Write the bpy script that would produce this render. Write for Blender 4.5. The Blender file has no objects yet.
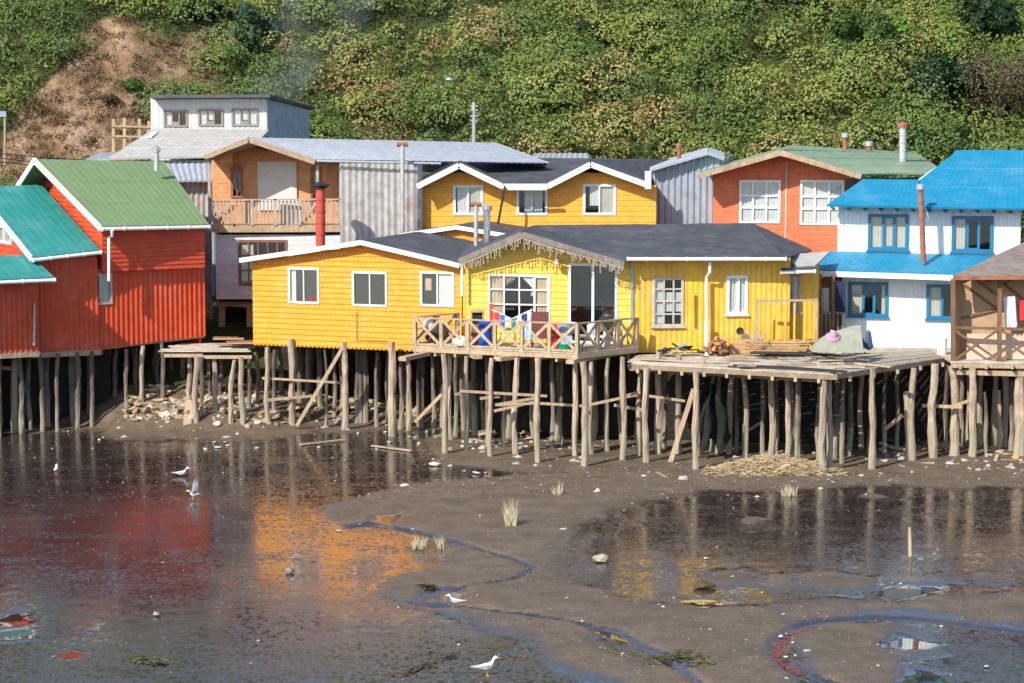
import bpy, bmesh, math, random
import numpy as np
from mathutils import Vector, Matrix
R = math.radians
sc = bpy.context.scene
col = sc.collection
# ---------------------------------------------------------------- camera
HC, FPX, PITCH = 13.0, 2409.0, 6.14
cam = bpy.data.objects.new('camera', bpy.data.cameras.new('camera'))
col.objects.link(cam); sc.camera = cam
cam.location = (0, 0, HC); cam.rotation_euler = (R(90 - PITCH), 0, 0)
cam.data.sensor_width = 36.0; cam.data.lens = 36.0 * FPX / 1024.0
cam.data.clip_start = 0.5; cam.data.clip_end = 5000
# ---------------------------------------------------------------- sky and sun
SUN_EL, SUN_AZ = 38.0, 220.0          # azimuth from +Y towards +X
w = bpy.data.worlds.new("World"); sc.world = w; w.use_nodes = True
nt = w.node_tree; bg = nt.nodes['Background']
sky = nt.nodes.new('ShaderNodeTexSky'); sky.sky_type = 'NISHITA'; sky.sun_disc = False
sky.sun_elevation = R(SUN_EL); sky.sun_rotation = R(SUN_AZ); sky.air_density = 1.0; sky.dust_density = 0.6; sky.ozone_density = 1.5
nt.links.new(sky.outputs[0], bg.inputs[0]); bg.inputs[1].default_value = 0.15
sun = bpy.data.objects.new('sun', bpy.data.lights.new('sun', 'SUN')); col.objects.link(sun)
sun.data.energy = 4.6; sun.data.angle = R(0.5); sun.data.color = (1.0, 0.93, 0.82)
tosun = Vector((math.sin(R(SUN_AZ)) * math.cos(R(SUN_EL)), math.cos(R(SUN_AZ)) * math.cos(R(SUN_EL)), math.sin(R(SUN_EL))))
sun.rotation_euler = tosun.to_track_quat('Z', 'Y').to_euler()
sc.view_settings.view_transform = 'Standard'; sc.view_settings.look = 'None'
sc.view_settings.gamma = 1.0; sc.view_settings.exposure = 0.5
sc.cycles.use_denoising = True
sc.cycles.max_bounces = 6; sc.cycles.transparent_max_bounces = 12; sc.cycles.caustics_reflective = False
sc.cycles.caustics_refractive = False; sc.cycles.sample_clamp_indirect = 4.0

# ---------------------------------------------------------------- measuring helpers
rnd = random.Random(7)
cp, sp = math.cos(R(PITCH)), math.sin(R(PITCH))
def P(px, py, Y):
    a = (px - 512.0) / FPX; b = (341.5 - py) / FPX
    dx, dy, dz = a, cp + b * sp, -sp + b * cp
    t = Y / dy
    return Vector((dx * t, Y, HC + dz * t))
SLOPE = 0.018
def base_z(Y):
    return SLOPE * (Y - 85.0)
def G(px, py):                         # point of the mud plane seen at a measured place
    a = (px - 512.0) / FPX; b = (341.5 - py) / FPX
    dx, dy, dz = a, cp + b * sp, -sp + b * cp
    # HC + dz t = .012 (dy t - 85)
    t = (HC + SLOPE * 85.0) / (SLOPE * dy - dz)
    return Vector((dx * t, dy * t, HC + dz * t))

# ---------------------------------------------------------------- object helpers
def tag(o, label=None, cat=None, group=None, kind=None):
    if label: o['label'] = label
    if cat: o['category'] = cat
    if group: o['group'] = group
    if kind: o['kind'] = kind
    return o
def empty(name, loc, label, cat, group=None):
    o = bpy.data.objects.new(name, None); col.objects.link(o)
    o.location = loc; o.empty_display_size = 0.3
    return tag(o, label, cat, group)
def copy_tree(o, parent=None):
    c = o.copy(); col.objects.link(c); c.parent = parent
    for ch in list(o.children): copy_tree(ch, c)
    return c
def wloc(o):
    v = Vector(o.location)
    while o.parent: o = o.parent; v += Vector(o.location)
    return v

class MB:
    """collects shapes in world coordinates, builds one mesh"""
    def __init__(s): s.v = []; s.f = []; s.uv = {}; s.smooth = False
    def add(s, vs, fs, uvs=None):
        n = len(s.v); s.v += [Vector(p) for p in vs]
        for i, f in enumerate(fs):
            if uvs is not None: s.uv[len(s.f)] = [uvs[k] for k in f]
            s.f.append([n + k for k in f])
        return s
    def hexa(s, c):      # 8 corners: bottom 4 ccw, top 4
        return s.add(c, [(3,2,1,0),(4,5,6,7),(0,1,5,4),(1,2,6,5),(2,3,7,6),(3,0,4,7)])
    def box(s, c, size, rz=0.0, M=None):
        hx, hy, hz = size[0]/2, size[1]/2, size[2]/2
        m = M if M is not None else Matrix.Rotation(rz, 3, 'Z')
        c = Vector(c)
        return s.hexa([c + m @ Vector(p) for p in ((-hx,-hy,-hz),(hx,-hy,-hz),(hx,hy,-hz),(-hx,hy,-hz),(-hx,-hy,hz),(hx,-hy,hz),(hx,hy,hz),(-hx,hy,hz))])
    def beam(s, a, b, w, h, up=(0,0,1)):
        a = Vector(a); b = Vector(b); d = (b - a).normalized(); up = Vector(up)
        sd = d.cross(up)
        if sd.length < 1e-4: sd = d.cross(Vector((0,1,0)))
        sd.normalize(); u = sd.cross(d).normalized()
        c = []
        for p in (a, b):
            c += [p - sd*w/2 - u*h/2, p + sd*w/2 - u*h/2, p + sd*w/2 + u*h/2, p - sd*w/2 + u*h/2]
        return s.add(c, [(0,1,2,3),(7,6,5,4),(0,4,5,1),(1,5,6,2),(2,6,7,3),(3,7,4,0)])
    def tube(s, pts, rad, n=8, caps=True):
        pts = [Vector(p) for p in pts]
        if not hasattr(rad, '__len__'): rad = [rad]*len(pts)
        base = len(s.v); vs = []
        ref = Vector((0.3,1,0.1)).normalized()
        for i, p in enumerate(pts):
            d = (pts[min(i+1,len(pts)-1)] - pts[max(i-1,0)]).normalized()
            if abs(d.dot(ref)) > 0.95: ref = Vector((1,0.2,0)).normalized()
            a = d.cross(ref).normalized(); b = d.cross(a).normalized()
            for k in range(n):
                t = 2*math.pi*k/n
                vs.append(p + (a*math.cos(t) + b*math.sin(t))*rad[i])
        fs = []
        for i in range(len(pts)-1):
            for k in range(n):
                k2 = (k+1) % n
                fs.append((i*n+k, (i+1)*n+k, (i+1)*n+k2, i*n+k2))
        if caps:
            fs.append(tuple(range(n))); fs.append(tuple((len(pts)-1)*n + k for k in reversed(range(n))))
        return s.add(vs, fs)
    def lathe(s, c, prof, n=14, M=None):
        c = Vector(c); vs = []; fs = []
        for r, z in prof:
            for k in range(n):
                t = 2*math.pi*k/n; p = Vector((r*math.cos(t), r*math.sin(t), z))
                vs.append(c + (M @ p if M is not None else p))
        for i in range(len(prof)-1):
            for k in range(n):
                k2 = (k+1) % n; fs.append((i*n+k, i*n+k2, (i+1)*n+k2, (i+1)*n+k))
        fs.append(tuple(reversed(range(n)))); fs.append(tuple((len(prof)-1)*n+k for k in range(n)))
        return s.add(vs, fs)
    def build(s, name, m, parent=None, loc=None, smooth=None, fix=True):
        off = wloc(parent) if parent is not None else (Vector(loc) if loc is not None else Vector((0,0,0)))
        if parent is None and loc is None and s.v:
            xs = [p.x for p in s.v]; ys = [p.y for p in s.v]; zs = [p.z for p in s.v]
            off = Vector(((min(xs)+max(xs))/2, (min(ys)+max(ys))/2, min(zs)))
        me = bpy.data.meshes.new(name)
        me.from_pydata([tuple(p - off) for p in s.v], [], s.f)
        if s.uv:
            l = me.uv_layers.new(name='UVMap')
            for pi, poly in enumerate(me.polygons):
                u = s.uv.get(pi)
                if u:
                    for k, li in enumerate(poly.loop_indices): l.data[li].uv = u[k]
        if fix:
            bm = bmesh.new(); bm.from_mesh(me); bmesh.ops.recalc_face_normals(bm, faces=bm.faces); bm.to_mesh(me); bm.free()
        me.materials.append(m)
        if smooth if smooth is not None else s.smooth:
            for p in me.polygons: p.use_smooth = True
        o = bpy.data.objects.new(name, me); col.objects.link(o)
        if parent is not None: o.parent = parent
        else: o.location = off
        return o

# ---------------------------------------------------------------- materials
MATS = {}
def mat(name, c, rough=0.7, var=0.15, dirt=0.0, dirtcol=(0.12,0.09,0.06), scale=3.0, bump=0.0, bscale=20.0, spec=0.4,
        metal=0.0, streak=0.0, pattern=None, pw=0.25, ph=0.2, mcol=None, objvar=0.0, wood=0.0, rust=0.0, moss=None, msize=0.02, fade=0.0):
    if name in MATS: return MATS[name]
    m = bpy.data.materials.new(name); m.use_nodes = True; MATS[name] = m
    t = m.node_tree; N = t.nodes; L = t.links; b = N['Principled BSDF']
    b.inputs['Roughness'].default_value = rough; b.inputs['Metallic'].default_value = metal
    b.inputs['Specular IOR Level'].default_value = spec
    tc = N.new('ShaderNodeTexCoord'); co = tc.outputs['Object']
    geo = N.new('ShaderNodeNewGeometry')
    def noise(sc_, det=4, vec=None, r=0.55):
        n = N.new('ShaderNodeTexNoise'); n.inputs['Scale'].default_value = sc_; n.inputs['Detail'].default_value = det
        n.inputs['Roughness'].default_value = r; L.new(vec if vec is not None else geo.outputs['Position'], n.inputs['Vector']); return n.outputs['Fac']
    def rampf(f, a, bb, lo=0.0, hi=1.0):
        r = N.new('ShaderNodeMapRange'); r.inputs[1].default_value = a; r.inputs[2].default_value = bb
        r.inputs[3].default_value = lo; r.inputs[4].default_value = hi; L.new(f, r.inputs[0]); return r.outputs[0]
    def mix(f, A, B, typ='MIX'):
        x = N.new('ShaderNodeMix'); x.data_type = 'RGBA'; x.blend_type = typ
        if isinstance(f, (int, float)): x.inputs[0].default_value = f
        else: L.new(f, x.inputs[0])
        for k, v in ((6, A), (7, B)):
            if isinstance(v, tuple): x.inputs[k].default_value = (*v, 1)
            else: L.new(v, x.inputs[k])
        return x.outputs[2]
    lo = tuple(max(0, x*(1-var)) for x in c); hi = tuple(min(1, x*(1+var)) for x in c)
    cur = mix(rampf(noise(scale), 0.3, 0.7), lo, hi)
    heights = []
    if pattern:
        uv = N.new('ShaderNodeUVMap')
        br = N.new('ShaderNodeTexBrick'); L.new(uv.outputs[0], br.inputs['Vector'])
        br.inputs['Scale'].default_value = 1.0; br.inputs['Brick Width'].default_value = pw; br.inputs['Row Height'].default_value = ph
        br.inputs['Mortar Size'].default_value = msize; br.inputs['Mortar Smooth'].default_value = 0.3
        br.inputs['Color1'].default_value = (0.93,0.93,0.93,1); br.inputs['Color2'].default_value = (1.05,1.05,1.05,1)
        mc = mcol or (0.55,0.5,0.45); br.inputs['Mortar'].default_value = (*mc,1); br.inputs['Bias'].default_value = 0
        cur = mix(1.0, cur, br.outputs['Color'], 'MULTIPLY')
    if wood > 0:
        mp = N.new('ShaderNodeMapping'); mp.inputs['Scale'].default_value = (6, 6, 0.8) if wood < 2 else (0.8, 6, 6)
        L.new(geo.outputs['Position'], mp.inputs[0])
        g = noise(3.0, 6, mp.outputs[0], 0.65)
        cur = mix(rampf(g, 0.42, 0.68, 0.0, 0.75), cur, tuple(x*0.45 for x in c)); heights.append(g)
    if objvar > 0:
        oi = N.new('ShaderNodeObjectInfo')
        cur = mix(1.0, cur, mix(oi.outputs['Random'], (1-objvar, 1-objvar, 1-objvar*0.9), (1+objvar*0.6, 1+objvar*0.5, 1+objvar*0.4)), 'MULTIPLY')
    if streak > 0:
        mp = N.new('ShaderNodeMapping'); mp.inputs['Scale'].default_value = (5, 5, 0.35); L.new(geo.outputs['Position'], mp.inputs[0])
        cur = mix(rampf(noise(1.5, 5, mp.outputs[0], 0.6), 0.5, 0.75, 0, streak), cur, dirtcol)
    if dirt > 0:
        cur = mix(rampf(noise(1.1, 7, None, 0.7), 0.5, 0.72, 0, dirt), cur, dirtcol)
    if fade > 0:
        cur = mix(rampf(noise(0.8, 6, None, 0.7), 0.48, 0.7, 0, fade), cur, tuple(min(1, x*0.5+0.35) for x in c))
    if rust > 0:
        cur = mix(rampf(noise(0.9, 7, None, 0.75), 0.52, 0.66, 0, rust), cur, (0.28, 0.11, 0.05))
    if moss:
        sep = N.new('ShaderNodeSeparateXYZ'); L.new(geo.outputs['Position'], sep.inputs[0])
        ad = N.new('ShaderNodeMath'); ad.operation = 'ADD'; L.new(sep.outputs[2], ad.inputs[0])
        L.new(rampf(noise(2.2), 0, 1, -0.55, 0.55), ad.inputs[1])
        cur = mix(rampf(ad.outputs[0], 0.7, 1.5, 1, 0), cur, moss)
    L.new(cur, b.inputs['Base Color'])
    rn = rampf(noise(4.0), 0.3, 0.7, max(0.02, rough-0.12), min(1, rough+0.12)); L.new(rn, b.inputs['Roughness'])
    if bump > 0:
        h = noise(bscale, 5)
        bp = N.new('ShaderNodeBump'); bp.inputs['Strength'].default_value = bump; bp.inputs['Distance'].default_value = 0.03
        L.new(h, bp.inputs['Height']); out = bp.outputs[0]
        if heights:
            b2 = N.new('ShaderNodeBump'); b2.inputs['Strength'].default_value = 0.6; b2.inputs['Distance'].default_value = 0.02
            L.new(heights[0], b2.inputs['Height']); L.new(out, b2.inputs['Normal']); out = b2.outputs[0]
        L.new(out, b.inputs['Normal'])
    return m

M_yel   = mat('yellow_shingle', (0.82,0.33,0.020), 0.6, 0.10, dirt=0.18, dirtcol=(0.45,0.20,0.02), pattern=1, pw=0.17, ph=0.2, mcol=(0.80,0.68,0.6), bump=0.2, fade=0.10, streak=0.15)
M_yelp  = mat('pale_yellow_shingle', (0.80,0.53,0.075), 0.6, 0.08, dirt=0.2, dirtcol=(0.5,0.3,0.03), pattern=1, pw=0.2, ph=0.22, mcol=(0.85,0.76,0.65), bump=0.2, fade=0.2, streak=0.15)
M_yelc  = mat('yellow_corrugated', (0.74,0.445,0.05), 0.55, 0.12, dirt=0.5, dirtcol=(0.45,0.28,0.03), streak=0.6, fade=0.2)
M_orng  = mat('orange_yellow_shingle', (0.88,0.385,0.045), 0.6, 0.07, pattern=1, pw=0.3, ph=0.22, mcol=(0.88,0.8,0.7), bump=0.15)
M_red   = mat('red_corrugated', (0.55,0.068,0.021), 0.5, 0.14, dirt=0.25, dirtcol=(0.35,0.03,0.012), streak=0.4, fade=0.12)
M_redh  = mat('red_clapboard', (0.54,0.068,0.023), 0.55, 0.18, dirt=0.3, dirtcol=(0.35,0.035,0.015))
M_coral = mat('coral_shingle', (0.66,0.165,0.07), 0.65, 0.16, dirt=0.25, dirtcol=(0.45,0.12,0.06), pattern=1, pw=0.4, ph=0.22, mcol=(0.88,0.82,0.8), bump=0.2)
M_tan   = mat('tan_shingle', (0.60,0.29,0.12), 0.7, 0.15, dirt=0.35, dirtcol=(0.36,0.17,0.08), pattern=1, pw=0.3, ph=0.18, mcol=(0.88,0.84,0.8), bump=0.2)
M_whitew= mat('white_board', (0.74,0.80,0.84), 0.55, 0.05, dirt=0.25, dirtcol=(0.5,0.55,0.58), streak=0.2)
M_whsh  = mat('white_shingle', (0.66,0.66,0.66), 0.65, 0.08, dirt=0.5, dirtcol=(0.42,0.41,0.4), pattern=1, pw=0.22, ph=0.2, mcol=(0.82,0.82,0.84), bump=0.3)
M_galv  = mat('galvanised', (0.42,0.44,0.46), 0.42, 0.15, dirt=0.35, dirtcol=(0.22,0.21,0.2), rust=0.35, metal=0.35, streak=0.3)
M_galvb = mat('blue_grey_metal', (0.33,0.39,0.46), 0.45, 0.12, dirt=0.25, dirtcol=(0.18,0.2,0.22), metal=0.3, streak=0.2)
M_zincr = mat('zinc_roof', (0.40,0.43,0.47), 0.5, 0.10, dirt=0.3, dirtcol=(0.3,0.31,0.33), metal=0.25)
M_paler = mat('pale_fibre_roof', (0.40,0.39,0.37), 0.8, 0.12, dirt=0.5, dirtcol=(0.3,0.3,0.27))
M_rustw = mat('rusty_metal_wall', (0.44,0.42,0.40), 0.5, 0.2, rust=0.55, metal=0.2, streak=0.4)
M_green = mat('green_roof', (0.165,0.245,0.105), 0.5, 0.08, dirt=0.5, dirtcol=(0.19,0.27,0.13), fade=0.06)
M_green2= mat('faded_green_roof', (0.19,0.27,0.17), 0.45, 0.12, dirt=0.5, dirtcol=(0.28,0.36,0.24), fade=0.2)
M_teal  = mat('teal_roof', (0.022,0.225,0.20), 0.5, 0.10, dirt=0.5, dirtcol=(0.05,0.27,0.24), fade=0.15)
M_blue  = mat('blue_roof', (0.006,0.205,0.36), 0.5, 0.1, dirt=0.5, dirtcol=(0.03,0.23,0.40), fade=0.15, streak=0.0)
M_blued = mat('blue_trim', (0.012,0.16,0.32), 0.45, 0.08)
M_felt  = mat('dark_felt', (0.055,0.060,0.072), 0.75, 0.25, dirt=0.65, dirtcol=(0.12,0.115,0.115), fade=0.1, bump=0.3, bscale=30)
M_white = mat('white_paint', (0.78,0.78,0.77), 0.45, 0.05, dirt=0.2, dirtcol=(0.55,0.53,0.5))
M_fascg = mat('weathered_fascia', (0.22,0.19,0.17), 0.8, 0.2, wood=1, bump=0.2)
M_fasct = mat('tan_fascia', (0.45,0.33,0.22), 0.75, 0.2, wood=1, bump=0.2, dirt=0.3)
M_wood  = mat('weathered_wood', (0.50,0.375,0.24), 0.85, 0.15, wood=1, bump=0.3, objvar=0.15, dirt=0.3, dirtcol=(0.2,0.16,0.12))
M_post  = mat('stilt_wood', (0.45,0.355,0.26), 0.9, 0.18, wood=1, bump=0.45, objvar=0.2, dirt=0.4, dirtcol=(0.16,0.13,0.10), moss=(0.34,0.29,0.205))
M_postd = mat('creosoted_shaded_stilt', (0.16,0.13,0.105), 0.9, 0.3, wood=1, bump=0.45, objvar=0.4, moss=(0.27,0.235,0.175))  # creosote tone plus the rear stilts' shade put into the colour
M_deck  = mat('deck_board', (0.54,0.47,0.38), 0.85, 0.22, wood=2, bump=0.25, dirt=0.35, dirtcol=(0.25,0.21,0.17))
M_lumb  = mat('new_lumber', (0.58,0.36,0.17), 0.75, 0.2, wood=2, bump=0.15, objvar=0.12)
M_brown = mat('brown_timber', (0.22,0.12,0.07), 0.8, 0.2, wood=1, bump=0.2)
M_fibre = mat('fibreboard', (0.46,0.30,0.18), 0.8, 0.12, dirt=0.3, dirtcol=(0.3,0.19,0.11), bump=0.2, bscale=8)
M_rust  = mat('rust', (0.30,0.12,0.07), 0.8, 0.3, bump=0.2)
M_black = mat('black_plastic', (0.018,0.019,0.022), 0.45, 0.2)
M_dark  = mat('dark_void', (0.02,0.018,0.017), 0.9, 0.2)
M_steel = mat('flue_steel', (0.55,0.56,0.57), 0.35, 0.1, metal=0.6, dirt=0.3, dirtcol=(0.25,0.2,0.17))
M_redp  = mat('red_flue', (0.50,0.07,0.045), 0.6, 0.15, dirt=0.3, dirtcol=(0.3,0.06,0.04))
M_curt  = mat('curtain', (0.62,0.58,0.50), 0.85, 0.08)
M_curtp = mat('peach_curtain', (0.65,0.45,0.30), 0.85, 0.1)
M_curtw = mat('lace_curtain', (0.74,0.73,0.72), 0.85, 0.12, scale=14)
M_brnf  = mat('brown_frame', (0.25,0.10,0.06), 0.6, 0.15)
M_canv  = mat('canvas', (0.62,0.58,0.53), 0.8, 0.06, dirt=0.2)
M_stone = mat('stone', (0.38,0.35,0.30), 0.8, 0.3, objvar=0.5, bump=0.3, spec=0.3)
M_shell = mat('pale_shell', (0.50,0.46,0.40), 0.7, 0.1, objvar=0.25)
M_gull  = mat('gull_white', (0.80,0.80,0.80), 0.7, 0.04)
M_gullg = mat('gull_grey', (0.36,0.38,0.41), 0.7, 0.08)
M_beak  = mat('beak_yellow', (0.7,0.4,0.05), 0.5, 0.05)
def plain(name, c, rough=0.6, **k): return mat(name, c, rough, k.pop('var', 0.1), **k)
M_glass = bpy.data.materials.new('window_glass'); M_glass.use_nodes = True
_t = M_glass.node_tree; _t.nodes.remove(_t.nodes['Principled BSDF'])
_g = _t.nodes.new('ShaderNodeBsdfGlossy'); _g.inputs['Roughness'].default_value = 0.03; _g.inputs['Color'].default_value = (0.95,0.97,1,1)
_tr = _t.nodes.new('ShaderNodeBsdfTransparent'); _tr.inputs[0].default_value = (0.86,0.9,0.9,1)
_lw = _t.nodes.new('ShaderNodeLayerWeight'); _lw.inputs[0].default_value = 0.35
_f = _t.nodes.new('ShaderNodeMapRange'); _f.inputs[3].default_value = 0.06; _f.inputs[4].default_value = 0.9; _t.links.new(_lw.outputs['Facing'], _f.inputs[0])
_m = _t.nodes.new('ShaderNodeMixShader'); _t.links.new(_f.outputs[0], _m.inputs[0]); _t.links.new(_tr.outputs[0], _m.inputs[1]); _t.links.new(_g.outputs[0], _m.inputs[2])
_t.links.new(_m.outputs[0], _t.nodes['Material Output'].inputs[0])

# ---------------------------------------------------------------- wall frames
class Wall:
    """vertical plane through two ground points, u to the right seen from outside"""
    def __init__(s, a, b):
        s.a = Vector((a[0], a[1], 0)); s.b = Vector((b[0], b[1], 0))
        d = s.b - s.a; s.L = d.length; s.d = d / s.L
        s.n = Vector((s.d.y, -s.d.x, 0))
    def hit(s, px, py):
        q = P(px, py, 100.0); o = Vector((0,0,HC)); r = q - o
        den = r.dot(s.n); t = (s.a - o).dot(s.n) / den
        p = o + r * t
        return ((p - s.a).dot(s.d), p.z)
    def pt(s, u, z, off=0.0):
        return s.a + s.d*u + s.n*off + Vector((0,0,z))
    def rot(s): return math.atan2(s.d.y, s.d.x)
def wallp(px1, Y1, px2, Y2):
    a = P(px1, 300, Y1); b = P(px2, 300, Y2); return Wall((a.x, a.y), (b.x, b.y))

def spans(poly, t, axis):
    """intersection of a polygon with the line coordinate[axis]=t -> min,max of the other coordinate"""
    o = []
    n = len(poly)
    for i in range(n):
        a, b = poly[i], poly[(i+1) % n]
        if (a[axis] <= t <= b[axis]) or (b[axis] <= t <= a[axis]):
            if abs(a[axis]-b[axis]) < 1e-9: o += [a[1-axis], b[1-axis]]
            else: o.append(a[1-axis] + (t-a[axis])*(b[1-axis]-a[1-axis])/(b[axis]-a[axis]))
    return (min(o), max(o)) if o else None

def cladding(W, poly, kind, holes=(), period=0.2, amp=0.025, th=0.08, bottom_jag=0.0):
    """closed wall slab with real corrugation ('v'), lapped boards ('h') and real openings"""
    mb = MB(); us = [p[0] for p in poly]; zs = [p[1] for p in poly]
    if kind == 'v':
        step = period/6.0; br = set()
        n = int((max(us)-min(us))/step)
        for i in range(n+1): br.add(round(min(us)+i*step, 4))
        for p in poly: br.add(round(p[0], 4))
        for h in holes: br.add(round(h[0], 4)); br.add(round(h[2], 4))
        br = sorted(b for b in br if min(us)-1e-6 <= b <= max(us)+1e-6)
        for a, b in zip(br[:-1], br[1:]):
            if b - a < 1e-3: continue
            sa = spans(poly, a+1e-5, 0); sb = spans(poly, b-1e-5, 0)
            if not sa or not sb: continue
            oa, ob = amp*math.sin(2*math.pi*a/period), amp*math.sin(2*math.pi*b/period)
            jg = bottom_jag*(math.sin(int(a/0.8)*12.9898)*0.5+0.5)
            segs = [(sa[0]+jg, sb[0]+jg, sa[1], sb[1])]
            for h in holes:
                if a >= h[0]-1e-3 and b <= h[2]+1e-3:
                    new = []
                    for (p0, p1, q0, q1) in segs:
                        if h[1] > p0 and h[3] < q0: new += [(p0, p1, h[1], h[1]), (h[3], h[3], q0, q1)]
                        else: new.append((p0, p1, q0, q1))
                    segs = new
            for (p0, p1, q0, q1) in segs:
                if q0-p0 < 1e-3 and q1-p1 < 1e-3: continue
                c = [W.pt(a,p0,oa), W.pt(b,p1,ob), W.pt(b,p1,-th), W.pt(a,p0,-th), W.pt(a,q0,oa), W.pt(b,q1,ob), W.pt(b,q1,-th), W.pt(a,q0,-th)]
                uv = [(a,p0),(b,p1),(b,p1),(a,p0),(a,q0),(b,q1),(b,q1),(a,q0)]
                mb.add(c, [(0,3,2,1),(4,5,6,7),(0,1,5,4),(2,3,7,6)], uv)
    else:
        br = set(); n = int((max(zs)-min(zs))/period)
        for i in range(n+2): br.add(round(min(zs)+i*period, 4))
        for p in poly: br.add(round(p[1], 4))
        for h in holes: br.add(round(h[1], 4)); br.add(round(h[3], 4))
        br = sorted(b for b in br if min(zs)-1e-6 <= b <= max(zs)+1e-6)
        z00 = min(zs)
        def off(z, up):
            f = ((z - z00)/period) % 1.0
            if up and f < 1e-3: f = 1.0
            if not up and f > 1-1e-3: f = 0.0
            return amp*(1-f)
        for a, b in zip(br[:-1], br[1:]):
            if b - a < 1e-3: continue
            sa = spans(poly, a+1e-5, 1); sb = spans(poly, b-1e-5, 1)
            if not sa or not sb: continue
            oa, ob = off(a, False), off(b, True)
            segs = [(sa[0], sa[1], sb[0], sb[1])]
            for h in holes:
                if a >= h[1]-1e-3 and b <= h[3]+1e-3:
                    new = []
                    for (l0, r0, l1, r1) in segs:
                        if h[0] > l0 and h[2] < r0: new += [(l0, h[0], l1, h[0]), (h[2], r0, h[2], r1)]
                        else: new.append((l0, r0, l1, r1))
                    segs = new
            for (l0, r0, l1, r1) in segs:
                c = [W.pt(l0,a,oa), W.pt(r0,a,oa), W.pt(r0,a,-th), W.pt(l0,a,-th), W.pt(l1,b,ob), W.pt(r1,b,ob), W.pt(r1,b,-th), W.pt(l1,b,-th)]
                uv = [(l0,a),(r0,a),(r0,a),(l0,a),(l1,b),(r1,b),(r1,b),(l1,b)]
                mb.add(c, [(0,3,2,1),(0,1,5,4),(2,3,7,6),(1,2,6,5),(0,4,7,3)], uv)
                mb.add([c[4]+Vector((0,0,-0.001)),c[5]+Vector((0,0,-0.001)),c[6]+Vector((0,0,-0.001)),c[7]+Vector((0,0,-0.001))], [(0,1,2,3)], uv[4:])
    return mb

def rect(W, x0, y0, x1, y1):
    u0, z1 = W.hit(x0, (y0+y1)/2)[0], W.hit((x0+x1)/2, y0)[1]
    u1, z0 = W.hit(x1, (y0+y1)/2)[0], W.hit((x0+x1)/2, y1)[1]
    return (u0, z0, u1, z1)

def window(W, parent, r, frame=None, fw=0.07, v=(0.5,), h=(), curtains=(), label=None, name='window', glass=True, extra=(), depth=0.05, sill=False, fm=None, thick=None):
    """frame part with pane and curtain sub-parts, set in a real opening"""
    u0, z0, u1, z1 = r; fm = frame or M_white; mb = MB()
    o0, o1 = -0.04, depth
    def bar(a, b, c, d, p0=o0, p1=o1):
        mb.hexa([W.pt(a,b,p1), W.pt(c,b,p1), W.pt(c,b,p0), W.pt(a,b,p0), W.pt(a,d,p1), W.pt(c,d,p1), W.pt(c,d,p0), W.pt(a,d,p0)])
    bar(u0-0.02, z0-0.02, u0+fw, z1+0.02); bar(u1-fw, z0-0.02, u1+0.02, z1+0.02)
    bar(u0+fw, z0-0.02, u1-fw, z0+fw, o0, o1-0.003); bar(u0+fw, z1-fw, u1-fw, z1+0.02, o0, o1-0.003)
    mw = thick or fw*0.75
    for i in v:
        uc = u0 + (u1-u0)*i; bar(uc-mw/2, z0+fw, uc+mw/2, z1-fw, o0+0.01, o1-0.015)
    for i in h:
        zc = z0 + (z1-z0)*i; bar(u0+fw, zc-mw/2, u1-fw, zc+mw/2, o0+0.012, o1-0.02)
    for (a,b,c,d) in extra: bar(u0+(u1-u0)*a, z0+(z1-z0)*b, u0+(u1-u0)*c, z0+(z1-z0)*d, o0+0.01, o1-0.006)
    if sill: bar(u0-0.08, z0-0.07, u1+0.08, z0-0.022, o0, o1+0.05)
    wn = mb.build(name, fm, parent)
    if label: wn['label'] = label
    if glass:
        g = MB(); g.add([W.pt(u0,z0,-0.012), W.pt(u1,z0,-0.012), W.pt(u1,z1,-0.012), W.pt(u0,z1,-0.012)], [(0,1,2,3)])
        g.build('pane', M_glass, wn, fix=False)
    for cu in curtains:
        a, b, c, d = cu[:4]; m = cu[4] if len(cu) > 4 else M_curt
        k = MB(); n = max(6, int((c-a)*(u1-u0)/0.03)); vs = []; top = z0+(z1-z0)*d; bot = z0+(z1-z0)*b
        pinch = cu[5] if len(cu) > 5 else 0
        for i in range(n+1):
            f = i/n; u = u0+(u1-u0)*(a+(c-a)*f); o = -0.045 + 0.014*math.sin(i*1.7)
            for q, zz in enumerate((bot, (bot*0.6+top*0.4), top)):
                uu = u
                if pinch and q < 2: uu = u + pinch*(u1-u0)*(0.9 if q == 0 else 1.0)*(f if pinch < 0 else (1-f))
                vs.append(W.pt(uu, zz, o))
        fs = []
        for i in range(n):
            for q in (0, 1): fs.append((i*3+q, (i+1)*3+q, (i+1)*3+q+1, i*3+q+1))
        k.add(vs, fs); k.build('curtain', m, wn, fix=False, smooth=True)
    return wn

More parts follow.
